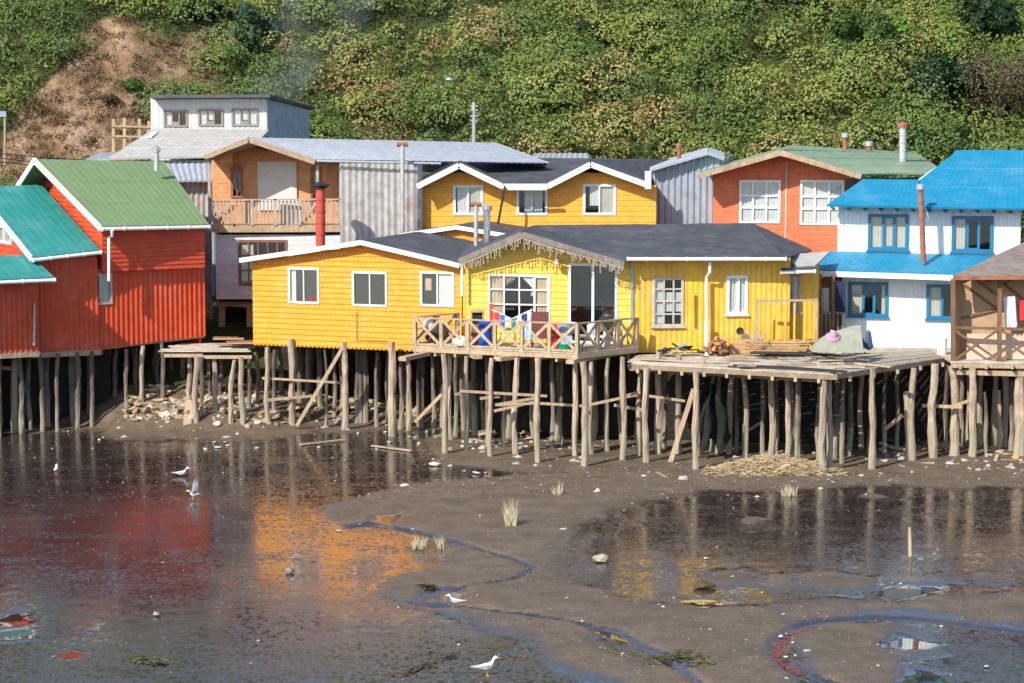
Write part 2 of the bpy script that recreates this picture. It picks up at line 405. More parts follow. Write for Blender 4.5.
def roofq(eL, eR, rR, rL, kind='corr', period=0.24, amp=0.018, th=0.06, nv=1, sag=0.0):
    """roof sheet between eave (left,right) and ridge (right,left) with real corrugation down the slope"""
    eL, eR, rR, rL = map(Vector, (eL, eR, rR, rL))
    L = max((eR-eL).length, (rR-rL).length); D = ((rL-eL).length + (rR-eR).length)/2
    nrm = (eR-eL).cross(rL-eL)
    if nrm.length < 1e-5: nrm = (rR-rL).cross(rL-eL)
    nrm.normalize()
    if nrm.z < 0: nrm = -nrm
    laps = max(1, int(D/1.7)); vl = [j/max(nv,4) for j in range(max(nv,4)+1)]
    if kind == 'corr':
        n = max(4, int(L/period*6)); vl = [0.0]
        for j in range(1, laps): vl += [j/laps-0.003, j/laps]
        vl.append(1.0); nv = len(vl)-1
    else: n = max(3, int(L/0.6)); nv = max(nv, 4)
    mb = MB(); vs = []; uv = []
    for j in range(nv+1):
        fv = vl[j]
        for i in range(n+1):
            fu = i/n; p = (eL*(1-fu)+eR*fu)*(1-fv) + (rL*(1-fu)+rR*fu)*fv
            u = L*fu
            if kind == 'corr':
                o = amp*math.sin(2*math.pi*u/period)+0.016*((1-(fv*laps) % 1.0) if j < nv and not (j % 2 == 1) else 0.0)
            elif kind == 'batten': o = amp if (u/period) % 1.0 < 0.15 else 0
            else: o = 0.012*math.sin(i*2.7+j*1.3)*math.sin(j*1.9)
            o -= sag*math.sin(math.pi*fv)*math.sin(math.pi*fu)
            vs.append(p + nrm*(o+th)); uv.append((u, D*fv))
    m = len(vs)
    for k in range(m): vs.append(vs[k] - nrm*(th+0.02)); uv.append(uv[k])
    fs = []
    W_ = n+1
    for j in range(nv):
        for i in range(n):
            a = j*W_+i; fs.append((a, a+1, a+1+W_, a+W_)); fs.append((m+a, m+a+W_, m+a+1+W_, m+a+1))
    for i in range(n):
        fs.append((i, m+i, m+i+1, i+1)); a = nv*W_+i; fs.append((a, a+1, m+a+1, m+a))
    for j in range(nv):
        a = j*W_; fs.append((a, a+W_, m+a+W_, m+a)); a = j*W_+n; fs.append((a, m+a, m+a+W_, a+W_))
    mb.add(vs, fs, uv)
    return mb

def stilt_mb(x, y, ztop, zbot, r=0.13, lean=(0,0), n=9, seed=None):
    q = random.Random(seed if seed is not None else rnd.random())
    k = 8; pts = []; rad = []
    ph = q.uniform(0, 6); bend = q.uniform(-0.09, 0.09)
    for i in range(k+1):
        f = i/k; z = zbot-0.4 + (ztop-zbot+0.4)*f
        pts.append((x + lean[0]*(1-f) + bend*math.sin(math.pi*f) + 0.018*math.sin(3.3*f*3+ph), y + lean[1]*(1-f), z))
        rad.append(r*(1.10-0.2*f)*(1+q.uniform(-0.13, 0.13)))
    mb = MB(); mb.tube(pts, rad, n)
    # knots and splits
    for i in range(len(mb.v)):
        mb.v[i] += Vector((q.uniform(-1,1), q.uniform(-1,1), 0))*r*0.16
    return mb
def stilt(parent, px, ytop, ybase, Y=None, w=6.5, leanpx=0, m=None, zt=None):
    """stilt whose foot stands on the mud where the photo shows it"""
    g = G(px, ybase) if Y is None else None
    Yb = g.y if Y is None else Y
    Yb = min(Yb, 96)
    if ybase < 428 and Y is None:      # on the rising bank: solve by stepping
        Ys = np.arange(89.0, 99.0, 0.1); d_ = P(px, ybase, 100.0)
        k_ = np.nonzero(HC+(d_.z-HC)*Ys/100.0 <= zg_arr(d_.x*Ys/100.0, Ys))[0]; Yb = float(Ys[k_[0]]) if len(k_) else 96.0
    foot = P(px, ybase, Yb); top = P(px+leanpx, ytop, Yb)
    zb = zg(foot.x, Yb)
    r = w/2/FPX*Yb*0.88
    lean = (foot.x-top.x, 0)
    mb = stilt_mb(top.x, Yb, zt if zt else top.z, zb, r, lean, seed=int(px*13+ytop))
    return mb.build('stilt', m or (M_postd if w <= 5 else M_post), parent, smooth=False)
# ================================================================ TERRAIN
def vnoise(X, Y, seed=0):
    xi = np.floor(X).astype(np.int64); yi = np.floor(Y).astype(np.int64)
    fx = X-xi; fy = Y-yi; fx = fx*fx*(3-2*fx); fy = fy*fy*(3-2*fy)
    def h(a, b):
        n = (a*374761393 + b*668265263 + seed*974634777) & 0xffffffff
        n = ((n ^ (n >> 13))*1274126177) & 0xffffffff
        n = (n ^ (n >> 16)) & 0xffff
        return n/65535.0
    return (h(xi,yi)*(1-fx)+h(xi+1,yi)*fx)*(1-fy) + (h(xi,yi+1)*(1-fx)+h(xi+1,yi+1)*fx)*fy
def fbm(X, Y, oct=4, seed=0):
    X = np.asarray(X, float); Y = np.asarray(Y, float)
    s = 0; a = 1; t = 0
    for o in range(oct):
        s = s + a*vnoise(X*2**o, Y*2**o, seed+o); t += a; a *= 0.5
    return s/t
def sstep(a, b, x):
    t = np.clip((x-a)/(b-a), 0, 1); return t*t*(3-2*t)
def bank_start(X):
    X = np.asarray(X, float)
    return 89.6 - 1.5*sstep(-16.5, -14, X)*(1-sstep(-9.5, -7, X)) + 1.4*sstep(-3, 2, X) + 0.8*(fbm(X*0.25, X*0+3.1, 3, 5)-0.5)
def zg_arr(X, Y):
    X = np.asarray(X, float); Y = np.asarray(Y, float)
    z = SLOPE*(np.maximum(Y, 30)-85.0)*(Y < 92) + SLOPE*7*(Y >= 92)
    bs = bank_start(X)
    b = np.maximum(Y-bs, 0)
    z = z + np.minimum(b*0.33, 3.0)*sstep(0, 1.2, b)
    # hillside behind the street
    hs = 110.0 - 2.0*sstep(-14, -20, X) + 2.5*(fbm(X*0.12, Y*0.02, 3, 11)-0.5)
    hh = np.maximum(Y-hs, 0)
    slope = 0.98*hh
    top = 18.5 + 2.5*fbm(X*0.06, Y*0.03, 3, 21) 
    hill = np.where(slope < top*0.85, slope, top*0.85 + (1-np.exp(-(slope-top*0.85)/4.0))*top*0.15)
    hill = hill*(1+0) + np.where(hh > 0, 1.6*(fbm(X*0.22, Y*0.22, 4, 31)-0.5)*np.minimum(hh/4, 1), 0)
    return z + hill
def zg(x, y): return float(zg_arr(np.array([x]), np.array([y]))[0])

def Gp(pts): return [(G(x, y).x, G(x, y).y) for x, y in pts]
def sdf_poly(X, Y, poly):
    """signed distance, negative inside"""
    d = np.full(X.shape, 1e9); inside = np.zeros(X.shape, bool)
    n = len(poly)
    for i in range(n):
        ax, ay = poly[i]; bx, by = poly[(i+1) % n]
        ex, ey = bx-ax, by-ay; t = np.clip(((X-ax)*ex+(Y-ay)*ey)/(ex*ex+ey*ey+1e-9), 0, 1)
        d = np.minimum(d, np.hypot(X-ax-t*ex, Y-ay-t*ey))
        c = ((ay > Y) != (by > Y)) & (X < (bx-ax)*(Y-ay)/((by-ay) if abs(by-ay) > 1e-9 else 1e-9)+ax)
        inside ^= c
    return np.where(inside, -d, d)
def sd_line(X, Y, pts):
    d = np.full(X.shape, 1e9)
    for (ax, ay), (bx, by) in zip(pts[:-1], pts[1:]):
        ex, ey = bx-ax, by-ay; t = np.clip(((X-ax)*ex+(Y-ay)*ey)/(ex*ex+ey*ey+1e-9), 0, 1)
        d = np.minimum(d, np.hypot(X-ax-t*ex, Y-ay-t*ey))
    return d
BARS = [Gp(q) for q in (
    [(330,508),(395,488),(470,480),(560,474),(640,472),(720,487),(700,494),(640,500),(600,508),(585,528),(555,548),(548,575),(600,597),(680,608),(760,611),(788,628),(768,652),(800,683),(850,705),(690,706),(640,690),(590,668),(530,640),(470,616),(410,604),(385,592),(395,577),(432,571),(452,556),(444,538),(400,529),(345,524)],
    [(786,607),(830,600),(900,605),(960,595),(1100,592),(1100,626),(980,622),(920,611),(860,611),(800,622)],
    [(800,637),(830,626),(900,625),(889,645),(885,665),(905,700),(850,695),(812,670)],
    [(430,440),(620,440),(1100,440),(1100,487),(960,487),(870,485),(760,490),(700,492),(620,476),(540,474),(470,470),(430,462)])]
CH1 = Gp([(350,527),(374,524),(400,529),(451,541),(486,552),(515,561),(531,567),(535,571),(524,577),(490,584),(447,591),(420,600)])
CH2 = Gp([(410,603),(472,609),(525,615),(572,622),(614,633),(650,651),(690,676),(720,700)])
CH3 = Gp([(1100,640),(1024,633),(976,627),(923,620),(880,618),(827,621),(798,627),(780,640),(774,655),(791,668),(834,685),(870,705)])
CH4 = Gp([(330,690),(400,672),(440,660),(480,655)])
POOLS = [Gp([(368,527),(378,516),(398,514),(392,526),(378,533)]), Gp([(414,604),(424,592),(450,588),(466,592),(455,604),(430,609)]),
         Gp([(590,640),(614,632),(645,648),(700,668),(650,664),(610,652)])]

def build_grid(name, xs, ys, zf, m, attr=None, loc=(0,0,0)):
    X, Y = np.meshgrid(xs, ys); Z = zf(X, Y)
    nx, ny = len(xs), len(ys)
    me = bpy.data.meshes.new(name)
    v = np.stack([X, Y, Z], -1).reshape(-1, 3).astype(np.float32)
    i = np.arange(nx-1)[None, :] + np.arange(ny-1)[:, None]*nx
    f = np.stack([i, i+1, i+1+nx, i+nx], -1).reshape(-1, 4).astype(np.int32)
    me.vertices.add(len(v)); me.vertices.foreach_set('co', v.ravel())
    me.loops.add(f.size); me.loops.foreach_set('vertex_index', f.ravel())
    me.polygons.add(len(f)); me.polygons.foreach_set('loop_start', np.arange(len(f), dtype=np.int32)*4)
    me.polygons.foreach_set('loop_total', np.full(len(f), 4, np.int32))
    me.polygons.foreach_set('use_smooth', np.ones(len(f), bool))
    me.update(calc_edges=True)
    if attr:
        for k, fn in attr.items():
            a = me.attributes.new(k, 'FLOAT', 'POINT'); a.data.foreach_set('value', fn(X, Y).ravel().astype(np.float32))
    me.materials.append(m); o = bpy.data.objects.new(name, me); col.objects.link(o); return o

FLAT = [Gp(q) for q in ([(876,640),(900,635),(934,642),(938,650),(905,652),(880,648)], [(922,660),(945,655),(955,664),(930,669)], [(903,676),(925,668),(950,674),(945,690),(905,690)],
    [(-5,616),(22,610),(42,622),(30,640),(-5,642)], [(46,652),(70,646),(90,652),(70,660)], [(588,628),(612,631),(640,645),(622,644)], [(683,600),(705,599),(722,606),(700,608)],[(870,592),(900,584),(945,583),(930,596),(890,602)])]
def poolmask(X, Y):
    m = np.zeros(X.shape); zc = np.zeros(X.shape)
    wob = (fbm(X*2.2, Y*1.4, 3, 141)-0.5)*0.7
    for q in FLAT:
        cy = sum(p[1] for p in q)/len(q); k = 1-sstep(-0.12, 0.22, sdf_poly(X, Y, q)+wob)
        zc = np.where(k > m, base_z(cy)-0.01, zc); m = np.maximum(m, k)
    return m, zc
def dryness(X, Y):
    wob = (fbm(X*0.9, Y*0.45, 4, 41)-0.5)*1.5
    d = np.full(X.shape, 1e9)
    for b in BARS: d = np.minimum(d, sdf_poly(X, Y, b))
    d = d + wob*0.9
    dry = 1-sstep(-0.75, 0.85, d)
    c = np.minimum(np.minimum(sd_line(X, Y, CH1), sd_line(X, Y, CH2))+0.045, sd_line(X, Y, CH3)) + (fbm(X*2, Y*1.2, 3, 51)-0.5)*0.35
    dry = dry*sstep(0.03, 0.24, c)
    c12 = np.minimum(sd_line(X, Y, CH1), sd_line(X, Y, CH2))+(fbm(X*1.1, Y*0.8, 3, 53)-0.5)*0.22
    dry = dry*sstep(0.05, 0.15, c12)
    for p in POOLS: dry = dry*sstep(-0.1, 0.3, sdf_poly(X, Y, p)+wob*0.15)
    # the shore at the foot of the stilts
    sh = sstep(-2.6, 0.3, Y-bank_start(X)+wob*1.5)
    dry = np.maximum(dry, sh*sstep(-1, 1, Y-86))
    isl = sstep(0.66, 0.78, fbm(X*0.35, Y*0.25, 4, 61))*0.75*sstep(0, 2.5, d)*sstep(-7, -3, X)
    out = np.clip(np.maximum(dry, isl), 0, 1)
    return out*(1-poolmask(X, Y)[0])
_cache = {}
def mud_z(X, Y):
    D = dryness(X, Y); _cache['dry'] = D
    z = zg_arr(X, Y)
    z = z + 0.07*D + D*0.06*(fbm(X*1.1, Y*1.1, 5, 71)-0.5) + 0.006*(fbm(X*2.2, Y*2.2, 3, 81)-0.5)
    c = np.minimum(np.minimum(sd_line(X, Y, CH1), sd_line(X, Y, CH2))+0.045, sd_line(X, Y, CH3)) + (fbm(X*2, Y*1.2, 3, 51)-0.5)*0.3
    z = z - 0.06*(1-sstep(0.03, 0.26, c))
    pm, pz = poolmask(X, Y); _cache['pool'] = pm; z = z*(1-pm)+pz*pm
    z = z + 0.10*sstep(-0.5, 1.5, Y-bank_start(X))*(fbm(X*2.3, Y*2.3, 5, 91)-0.5)*2
    return z

mm = bpy.data.materials.new('wet_mud'); mm.use_nodes = True
def mud_material(m):
    t = m.node_tree; N = t.nodes; L = t.links; b = N['Principled BSDF']
    geo = N.new('ShaderNodeNewGeometry'); at = N.new('ShaderNodeAttribute'); at.attribute_name = 'dry'
    def noise(s, det=5, r=0.6, scl=None):
        n = N.new('ShaderNodeTexNoise'); n.inputs['Scale'].default_value = s; n.inputs['Detail'].default_value = det; n.inputs['Roughness'].default_value = r
        if scl:
            mp = N.new('ShaderNodeMapping'); mp.inputs['Scale'].default_value = scl; L.new(geo.outputs['Position'], mp.inputs[0]); L.new(mp.outputs[0], n.inputs['Vector'])
        else: L.new(geo.outputs['Position'], n.inputs['Vector'])
        return n.outputs['Fac']
    def mr(f, a, b_, lo, hi):
        r = N.new('ShaderNodeMapRange'); r.inputs[1].default_value = a; r.inputs[2].default_value = b_; r.inputs[3].default_value = lo; r.inputs[4].default_value = hi
        L.new(f, r.inputs[0]); return r.outputs[0]
    def mix(f, A, B):
        x = N.new('ShaderNodeMix'); x.data_type = 'RGBA'
        if isinstance(f, float): x.inputs[0].default_value = f
        else: L.new(f, x.inputs[0])
        for k, v in ((6, A), (7, B)):
            if isinstance(v, tuple): x.inputs[k].default_value = (*v, 1)
            else: L.new(v, x.inputs[k])
        return x.outputs[2]
    def math_(op, a, b_):
        x = N.new('ShaderNodeMath'); x.operation = op
        for k, v in ((0, a), (1, b_)):
            if isinstance(v, (int, float)): x.inputs[k].default_value = v
            else: L.new(v, x.inputs[k])
        return x.outputs[0]
    wetc = mix(mr(noise(0.5, 6), 0.35, 0.65, 0, 1), (0.026,0.019,0.018), (0.048,0.034,0.030))
    dryc = mix(mr(noise(1.3, 7, 0.7), 0.3, 0.7, 0, 1), (0.098,0.066,0.042), (0.180,0.130,0.086))
    dryc = mix(mr(noise(9.0, 5, 0.7), 0.52, 0.7, 0, 0.6), dryc, (0.06,0.045,0.035))
    dryc = mix(mr(noise(0.7, 6, 0.65), 0.53, 0.66, 0, 0.65), dryc, (0.085,0.078,0.030))
    dryc = mix(mr(noise(24.0, 3, 0.7), 0.5, 0.66, 0, 0.55), dryc, (0.045,0.032,0.024))
    dryc = mix(mr(noise(38.0, 2, 0.6), 0.62, 0.70, 0, 0.8), dryc, (0.34,0.29,0.23))
    wetc = mix(mr(noise(16.0, 5, 0.7, (0.5,1.3,1)), 0.5, 0.68, 0, 0.7), wetc, (0.020,0.014,0.013))
    dd = mr(math_('ADD', at.outputs['Fac'], mr(noise(5.0, 5, 0.7, (0.6,1.2,1)), 0.3, 0.7, -0.28, 0.28)), 0.3, 0.75, 0, 1)
    c = mix(dd, wetc, dryc); L.new(c, b.inputs['Base Color'])
    film = mr(noise(1.2, 6, 0.65, (0.45,1.0,1)), 0.42, 0.62, 0, 1)
    grain = mr(noise(7.5, 6, 0.7, (1.0,0.65,1)), 0.42, 0.62, 0, 1)
    pl = N.new('ShaderNodeAttribute'); pl.attribute_name = 'pool'
    npl = math_('SUBTRACT', 1.0, pl.outputs['Fac'])
    gf = math_('MULTIPLY', math_('MULTIPLY', grain, mr(film, 0, 1, 0.35, 1.0)), npl)
    wr = mr(gf, 0, 1, 0.02, 0.48)
    x = N.new('ShaderNodeMix'); x.data_type = 'FLOAT'; L.new(dd, x.inputs[0]); L.new(wr, x.inputs[2]); L.new(mr(noise(0.9, 6, 0.65, (0.6,1,1)), 0.38, 0.62, 0.32, 0.9), x.inputs[3])
    L.new(x.outputs[0], b.inputs['Roughness'])
    b.inputs['IOR'].default_value = 2.0
    y = N.new('ShaderNodeMix'); y.data_type = 'FLOAT'; L.new(dd, y.inputs[0]); y.inputs[2].default_value = 0.9; y.inputs[3].default_value = 0.2
    L.new(y.outputs[0], b.inputs['Specular IOR Level'])
    # ripples and lumps of the mud
    h1 = noise(6.0, 4, 0.6); h2 = noise(34.0, 4, 0.7)
    bp = N.new('ShaderNodeBump'); bp.inputs['Distance'].default_value = 0.012; L.new(math_('MULTIPLY', mr(gf, 0, 1, 0.05, 0.6), npl), bp.inputs['Strength']); L.new(h1, bp.inputs['Height'])
    b2 = N.new('ShaderNodeBump'); b2.inputs['Distance'].default_value = 0.009; L.new(math_('MULTIPLY', mr(gf, 0, 1, 0.02, 0.7), npl), b2.inputs['Strength']); L.new(h2, b2.inputs['Height']); L.new(bp.outputs[0], b2.inputs['Normal'])
    b3 = N.new('ShaderNodeBump'); b3.inputs['Distance'].default_value = 0.05; L.new(dd, b3.inputs['Strength']); L.new(noise(10.0, 7, 0.75), b3.inputs['Height']); L.new(b2.outputs[0], b3.inputs['Normal'])
    L.new(b3.outputs[0], b.inputs['Normal'])
mud_material(mm)
def graded(lo, hi, step, far, k=1.25):
    a = list(np.arange(lo, hi+1e-6, step)); s = step
    left = []; x = lo
    while x > -far: s *= k; x -= s; left.append(x)
    s = step; right = []; x = a[-1]
    while x < far: s *= k; x += s; right.append(x)
    return np.array(left[::-1]+a+right)
xs = graded(-21, 21, 0.09, 900, 1.35)
ys = np.concatenate([[-900,-400,-150,-50,0,20,30,36,40,44,46,47.5], np.arange(48.5, 92.0+1e-6, 0.11)])
mud = build_grid('tidal_mudflat', xs, ys, mud_z, mm, {'dry': lambda X, Y: _cache['dry'], 'pool': lambda X, Y: _cache['pool']}); tag(mud, kind='structure')

m_hill = mat('hill_soil', (0.10,0.075,0.045), 0.95, 0.3, scale=1.0, dirt=0.5, dirtcol=(0.05,0.05,0.02), bump=0.8, bscale=4)
def scar(X, Y):
    """bare landslip mask, 1 on bare earth"""
    px = 512+FPX*X/Y; z = zg_arr(X, Y); py = 82-FPX*(z-HC)/Y
    pl = [(-80,185),(-10,150),(18,112),(60,66),(80,36),(105,30),(150,26),(190,30),(262,30),(240,52),(212,62),(228,95),(170,102),(150,150),(170,200),(-60,230)]
    d = sdf_poly(px, py, pl) + (fbm(X*0.5, z*0.5, 4, 101)-0.5)*38
    return 1-sstep(-6, 6, d)
def m_hillmat():
    m = bpy.data.materials.new('hillside_earth'); m.use_nodes = True; t = m.node_tree; N = t.nodes; L = t.links; b = N['Principled BSDF']; b.inputs['Roughness'].default_value = 0.95
    b.inputs['Specular IOR Level'].default_value = 0.15
    geo = N.new('ShaderNodeNewGeometry'); at = N.new('ShaderNodeAttribute'); at.attribute_name = 'bare'
    def noise(s, d=6, r=0.65):
        n = N.new('ShaderNodeTexNoise'); n.inputs['Scale'].default_value = s; n.inputs['Detail'].default_value = d; n.inputs['Roughness'].default_value = r; L.new(geo.outputs['Position'], n.inputs['Vector']); return n.outputs['Fac']
    def cr(f, els):
        r = N.new('ShaderNodeValToRGB'); L.new(f, r.inputs[0]); e = r.color_ramp.elements
        e[0].position, e[0].color = els[0][0], (*els[0][1],1); e[1].position, e[1].color = els[-1][0], (*els[-1][1],1)
        for p, c in els[1:-1]: k = e.new(p); k.color = (*c,1)
        return r.outputs[0]
    a = cr(noise(0.55, 8, 0.7), [(0.32,(0.07,0.045,0.025)),(0.45,(0.20,0.125,0.07)),(0.56,(0.33,0.215,0.13)),(0.70,(0.46,0.34,0.24))])
    c2 = cr(noise(2.0), [(0.3,(0.03,0.042,0.015)),(0.7,(0.07,0.085,0.03))])
    x = N.new('ShaderNodeMix'); x.data_type = 'RGBA'; L.new(at.outputs['Fac'], x.inputs[0]); L.new(c2, x.inputs[6]); L.new(a, x.inputs[7]); L.new(x.outputs[2], b.inputs['Base Color'])
    bp = N.new('ShaderNodeBump'); bp.inputs['Strength'].default_value = 1.0; bp.inputs['Distance'].default_value = 0.35; L.new(noise(1.6, 9, 0.7), bp.inputs['Height']); L.new(bp.outputs[0], b.inputs['Normal'])
    return m
def hill_z(X, Y):
    s = scar(X, Y); _cache['bare'] = s
    return zg_arr(X, Y) + s*(fbm(X*0.9, Y*0.9, 5, 111)-0.5)*1.1*sstep(112, 114, Y)
xs2 = graded(-32, 32, 0.25, 1200, 1.35); ys2 = np.concatenate([np.arange(91.9, 108, 0.5), np.arange(108, 138, 0.25), [139,141,144,148,155,165,180,200,240,300,400,600,900,1400,2200]])
hill = build_grid('hillside', xs2, ys2, lambda X, Y: hill_z(X, Y)-0.03*(Y < 92.2), m_hillmat(), {'bare': lambda X, Y: _cache['bare']}); tag(hill, kind='structure')

# ---------------------------------------------------------------- foliage
def leaf_mat(name, rough=0.5):
    m = bpy.data.materials.new(name); m.use_nodes = True; t = m.node_tree; N = t.nodes; L = t.links
    b = N['Principled BSDF']; at = N.new('ShaderNodeAttribute'); at.attribute_name = 'leafcol'
    L.new(at.outputs['Color'], b.inputs['Base Color']); b.inputs['Roughness'].default_value = rough; b.inputs['Specular IOR Level'].default_value = 0.2
    tr = N.new('ShaderNodeBsdfTranslucent'); L.new(at.outputs['Color'], tr.inputs[0]); mx = N.new('ShaderNodeMixShader'); mx.inputs[0].default_value = 0.35
    L.new(b.outputs[0], mx.inputs[1]); L.new(tr.outputs[0], mx.inputs[2]); L.new(mx.outputs[0], N['Material Output'].inputs[0]); return m
M_leaf = leaf_mat('leaves')
def leaves(name, cen, size, colr, outward, parent=None, rs=None, loc=(0,0,0), narrow=0.6):
    """many small folded leaf faces; cen (n,3), outward (n,3)"""
    n = len(cen); rs = rs or np.random.RandomState(3)
    d = outward + rs.normal(0, 0.33, (n,3)); d /= np.linalg.norm(d, axis=1)[:, None]
    t = np.cross(d, rs.normal(0, 1, (n,3))); t /= np.linalg.norm(t, axis=1)[:, None]+1e-9
    bt = np.cross(d, t); s = size[:, None]
    v = np.empty((n, 4, 3), np.float32); c = cen - np.array(loc)
    v[:,0] = c - t*s; v[:,1] = c - bt*s*narrow + d*s*0.15; v[:,2] = c + t*s; v[:,3] = c + bt*s*narrow + d*s*0.15
    me = bpy.data.meshes.new(name)
    me.vertices.add(n*4); me.vertices.foreach_set('co', v.ravel())
    me.loops.add(n*4); me.loops.foreach_set('vertex_index', np.arange(n*4, dtype=np.int32))
    me.polygons.add(n); me.polygons.foreach_set('loop_start', np.arange(n, dtype=np.int32)*4); me.polygons.foreach_set('loop_total', np.full(n, 4, np.int32))
    me.update(calc_edges=True)
    a = me.color_attributes.new('leafcol', 'FLOAT_COLOR', 'POINT')
    cc = np.ones((n,4,4), np.float32); cc[:,:,:3] = colr[:,None,:]; a.data.foreach_set('color', cc.ravel())
    me.materials.append(M_leaf)
    o = bpy.data.objects.new(name, me); col.objects.link(o); o.location = loc if parent is None else (0,0,0)
    if parent is not None: o.parent = parent
    return o
PAL = np.array([2.35,2.1,2.5])*np.array([(0.075,0.115,0.022),(0.105,0.145,0.028),(0.045,0.085,0.020),(0.155,0.170,0.040),(0.19,0.155,0.055),(0.17,0.095,0.045),(0.055,0.105,0.03),(0.22,0.18,0.07)])
def hill_leaves():
    rs = np.random.RandomState(5); C=[]; S=[]; K=[]; O=[]
    nb = 1750
    bx = rs.uniform(-31, 31, nb); by = rs.uniform(108.5, 131, nb)
    bare = scar(bx, by)
    keep = (bare < 0.35) | (rs.rand(nb) < 0.05)
    bx, by = bx[keep], by[keep]; bz = zg_arr(bx, by)
    for x, y, z in zip(bx, by, bz):
        px = 512+FPX*x/y; py = 82-FPX*(z-HC)/y
        if py > 235: continue
        r = rs.choice([rs.uniform(0.45,0.9), rs.uniform(0.9,1.9)], p=[0.55,0.45]); n = int(210*r*r)+50
        th = rs.uniform(0, 2*np.pi, n); ph = np.arccos(rs.uniform(-0.25, 1, n)); 
        dirs = np.stack([np.sin(ph)*np.cos(th), np.sin(ph)*np.sin(th), np.cos(ph)], -1)
        lump = 0.62+0.75*fbm(dirs[:,0]*2.2+x*3, dirs[:,2]*2.2+dirs[:,1]*2.2+y*3, 2, 9)
        rad = r*lump*rs.uniform(0.88, 1.05, n)
        c = np.array([x, y-0.25*r, z+0.38*r]) + dirs*rad[:,None]*np.array([1.1,1.0,0.9])
        tone = fbm(np.array([x*0.16]), np.array([y*0.2]), 3, 77)[0]; red = fbm(np.array([x*0.3+7]), np.array([y*0.35]), 3, 78)[0]
        p = np.array([0.24,0.26,0.14,0.15,0.03,0.015,0.14,0.02])
        if red > 0.57: p = np.array([0.18,0.20,0.08,0.20,0.13,0.10,0.06,0.05])
        if tone > 0.55 or px < 130: p = np.array([0.25,0.30,0.2,0.06,0.01,0.01,0.17,0.0])
        p = p/p.sum(); base = PAL[rs.choice(8, p=p)]
        cc = base[None,:]*rs.uniform(0.8, 1.2, (n,1)); alt = PAL[rs.choice(8, n, p=p)]; cc = cc*0.72+alt*0.28
        C.append(c); S.append(rs.uniform(0.045, 0.11, n)); K.append(cc); O.append(dirs+np.array([0,-0.2,0.35]))
    C = np.concatenate(C); print('hill leaves', len(C))
    o = leaves('hillside_scrub', C, np.concatenate(S), np.concatenate(K), np.concatenate(O), rs=rs)
    tag(o, kind='stuff')
hill_leaves()
def dry_brush():
    rs = random.Random(9); mb = MB()
    n = 0
    while n < 1500:
        x = rs.uniform(-27, -11); y = rs.uniform(110, 124)
        if scar(np.array([x]), np.array([y]))[0] < 0.4: continue
        z = zg(x, y); h = rs.uniform(0.25, 0.9); n += 1
        a = Vector((x, y, z-0.05)); d = Vector((rs.uniform(-0.7,0.7), rs.uniform(-0.9,0.2), rs.uniform(0.1,1))).normalized()*h
        s = Vector((rs.uniform(-1,1), rs.uniform(-1,1), 0)).normalized()*0.02
        mb.add([a-s, a+s, a+d], [(0,1,2)]); mb.add([a-s+d*0.4, a+s+d*0.4, a+d*0.5+Vector((rs.uniform(-.3,.3),-0.1,0.2))], [(0,1,2)])
    tag(mb.build('dry_brush', plain('dry_twigs', (0.26,0.17,0.10), 0.9, var=0.4), loc=(0,0,0), fix=False), kind='stuff')
dry_brush()
def scar_tufts():
    rs = np.random.RandomState(15); C=[];S=[];K=[];O=[]
    for i in range(900):
        x = rs.uniform(-27,-11); y = rs.uniform(109.5,123)
        if scar(np.array([x]), np.array([y]))[0] < 0.4: continue
        z = zg(x,y); r = rs.uniform(0.12,0.5); n = int(45*r/0.3)
        d = rs.normal(0,1,(n,3)); d[:,2] = abs(d[:,2]); d /= np.linalg.norm(d,axis=1)[:,None]
        C.append(np.array([x,y,z])+d*r*rs.uniform(0.5,1,(n,1))); S.append(rs.uniform(0.03,0.08,n)); O.append(d)
        base = np.array([(0.24,0.17,0.09),(0.30,0.20,0.12),(0.13,0.12,0.04),(0.20,0.12,0.08)])[rs.randint(4)]
        K.append(base[None,:]*rs.uniform(0.6,1.3,(n,1)))
    tag(leaves('dry_scrub', np.concatenate(C), np.concatenate(S), np.concatenate(K), np.concatenate(O), rs=rs), kind='stuff')
scar_tufts()
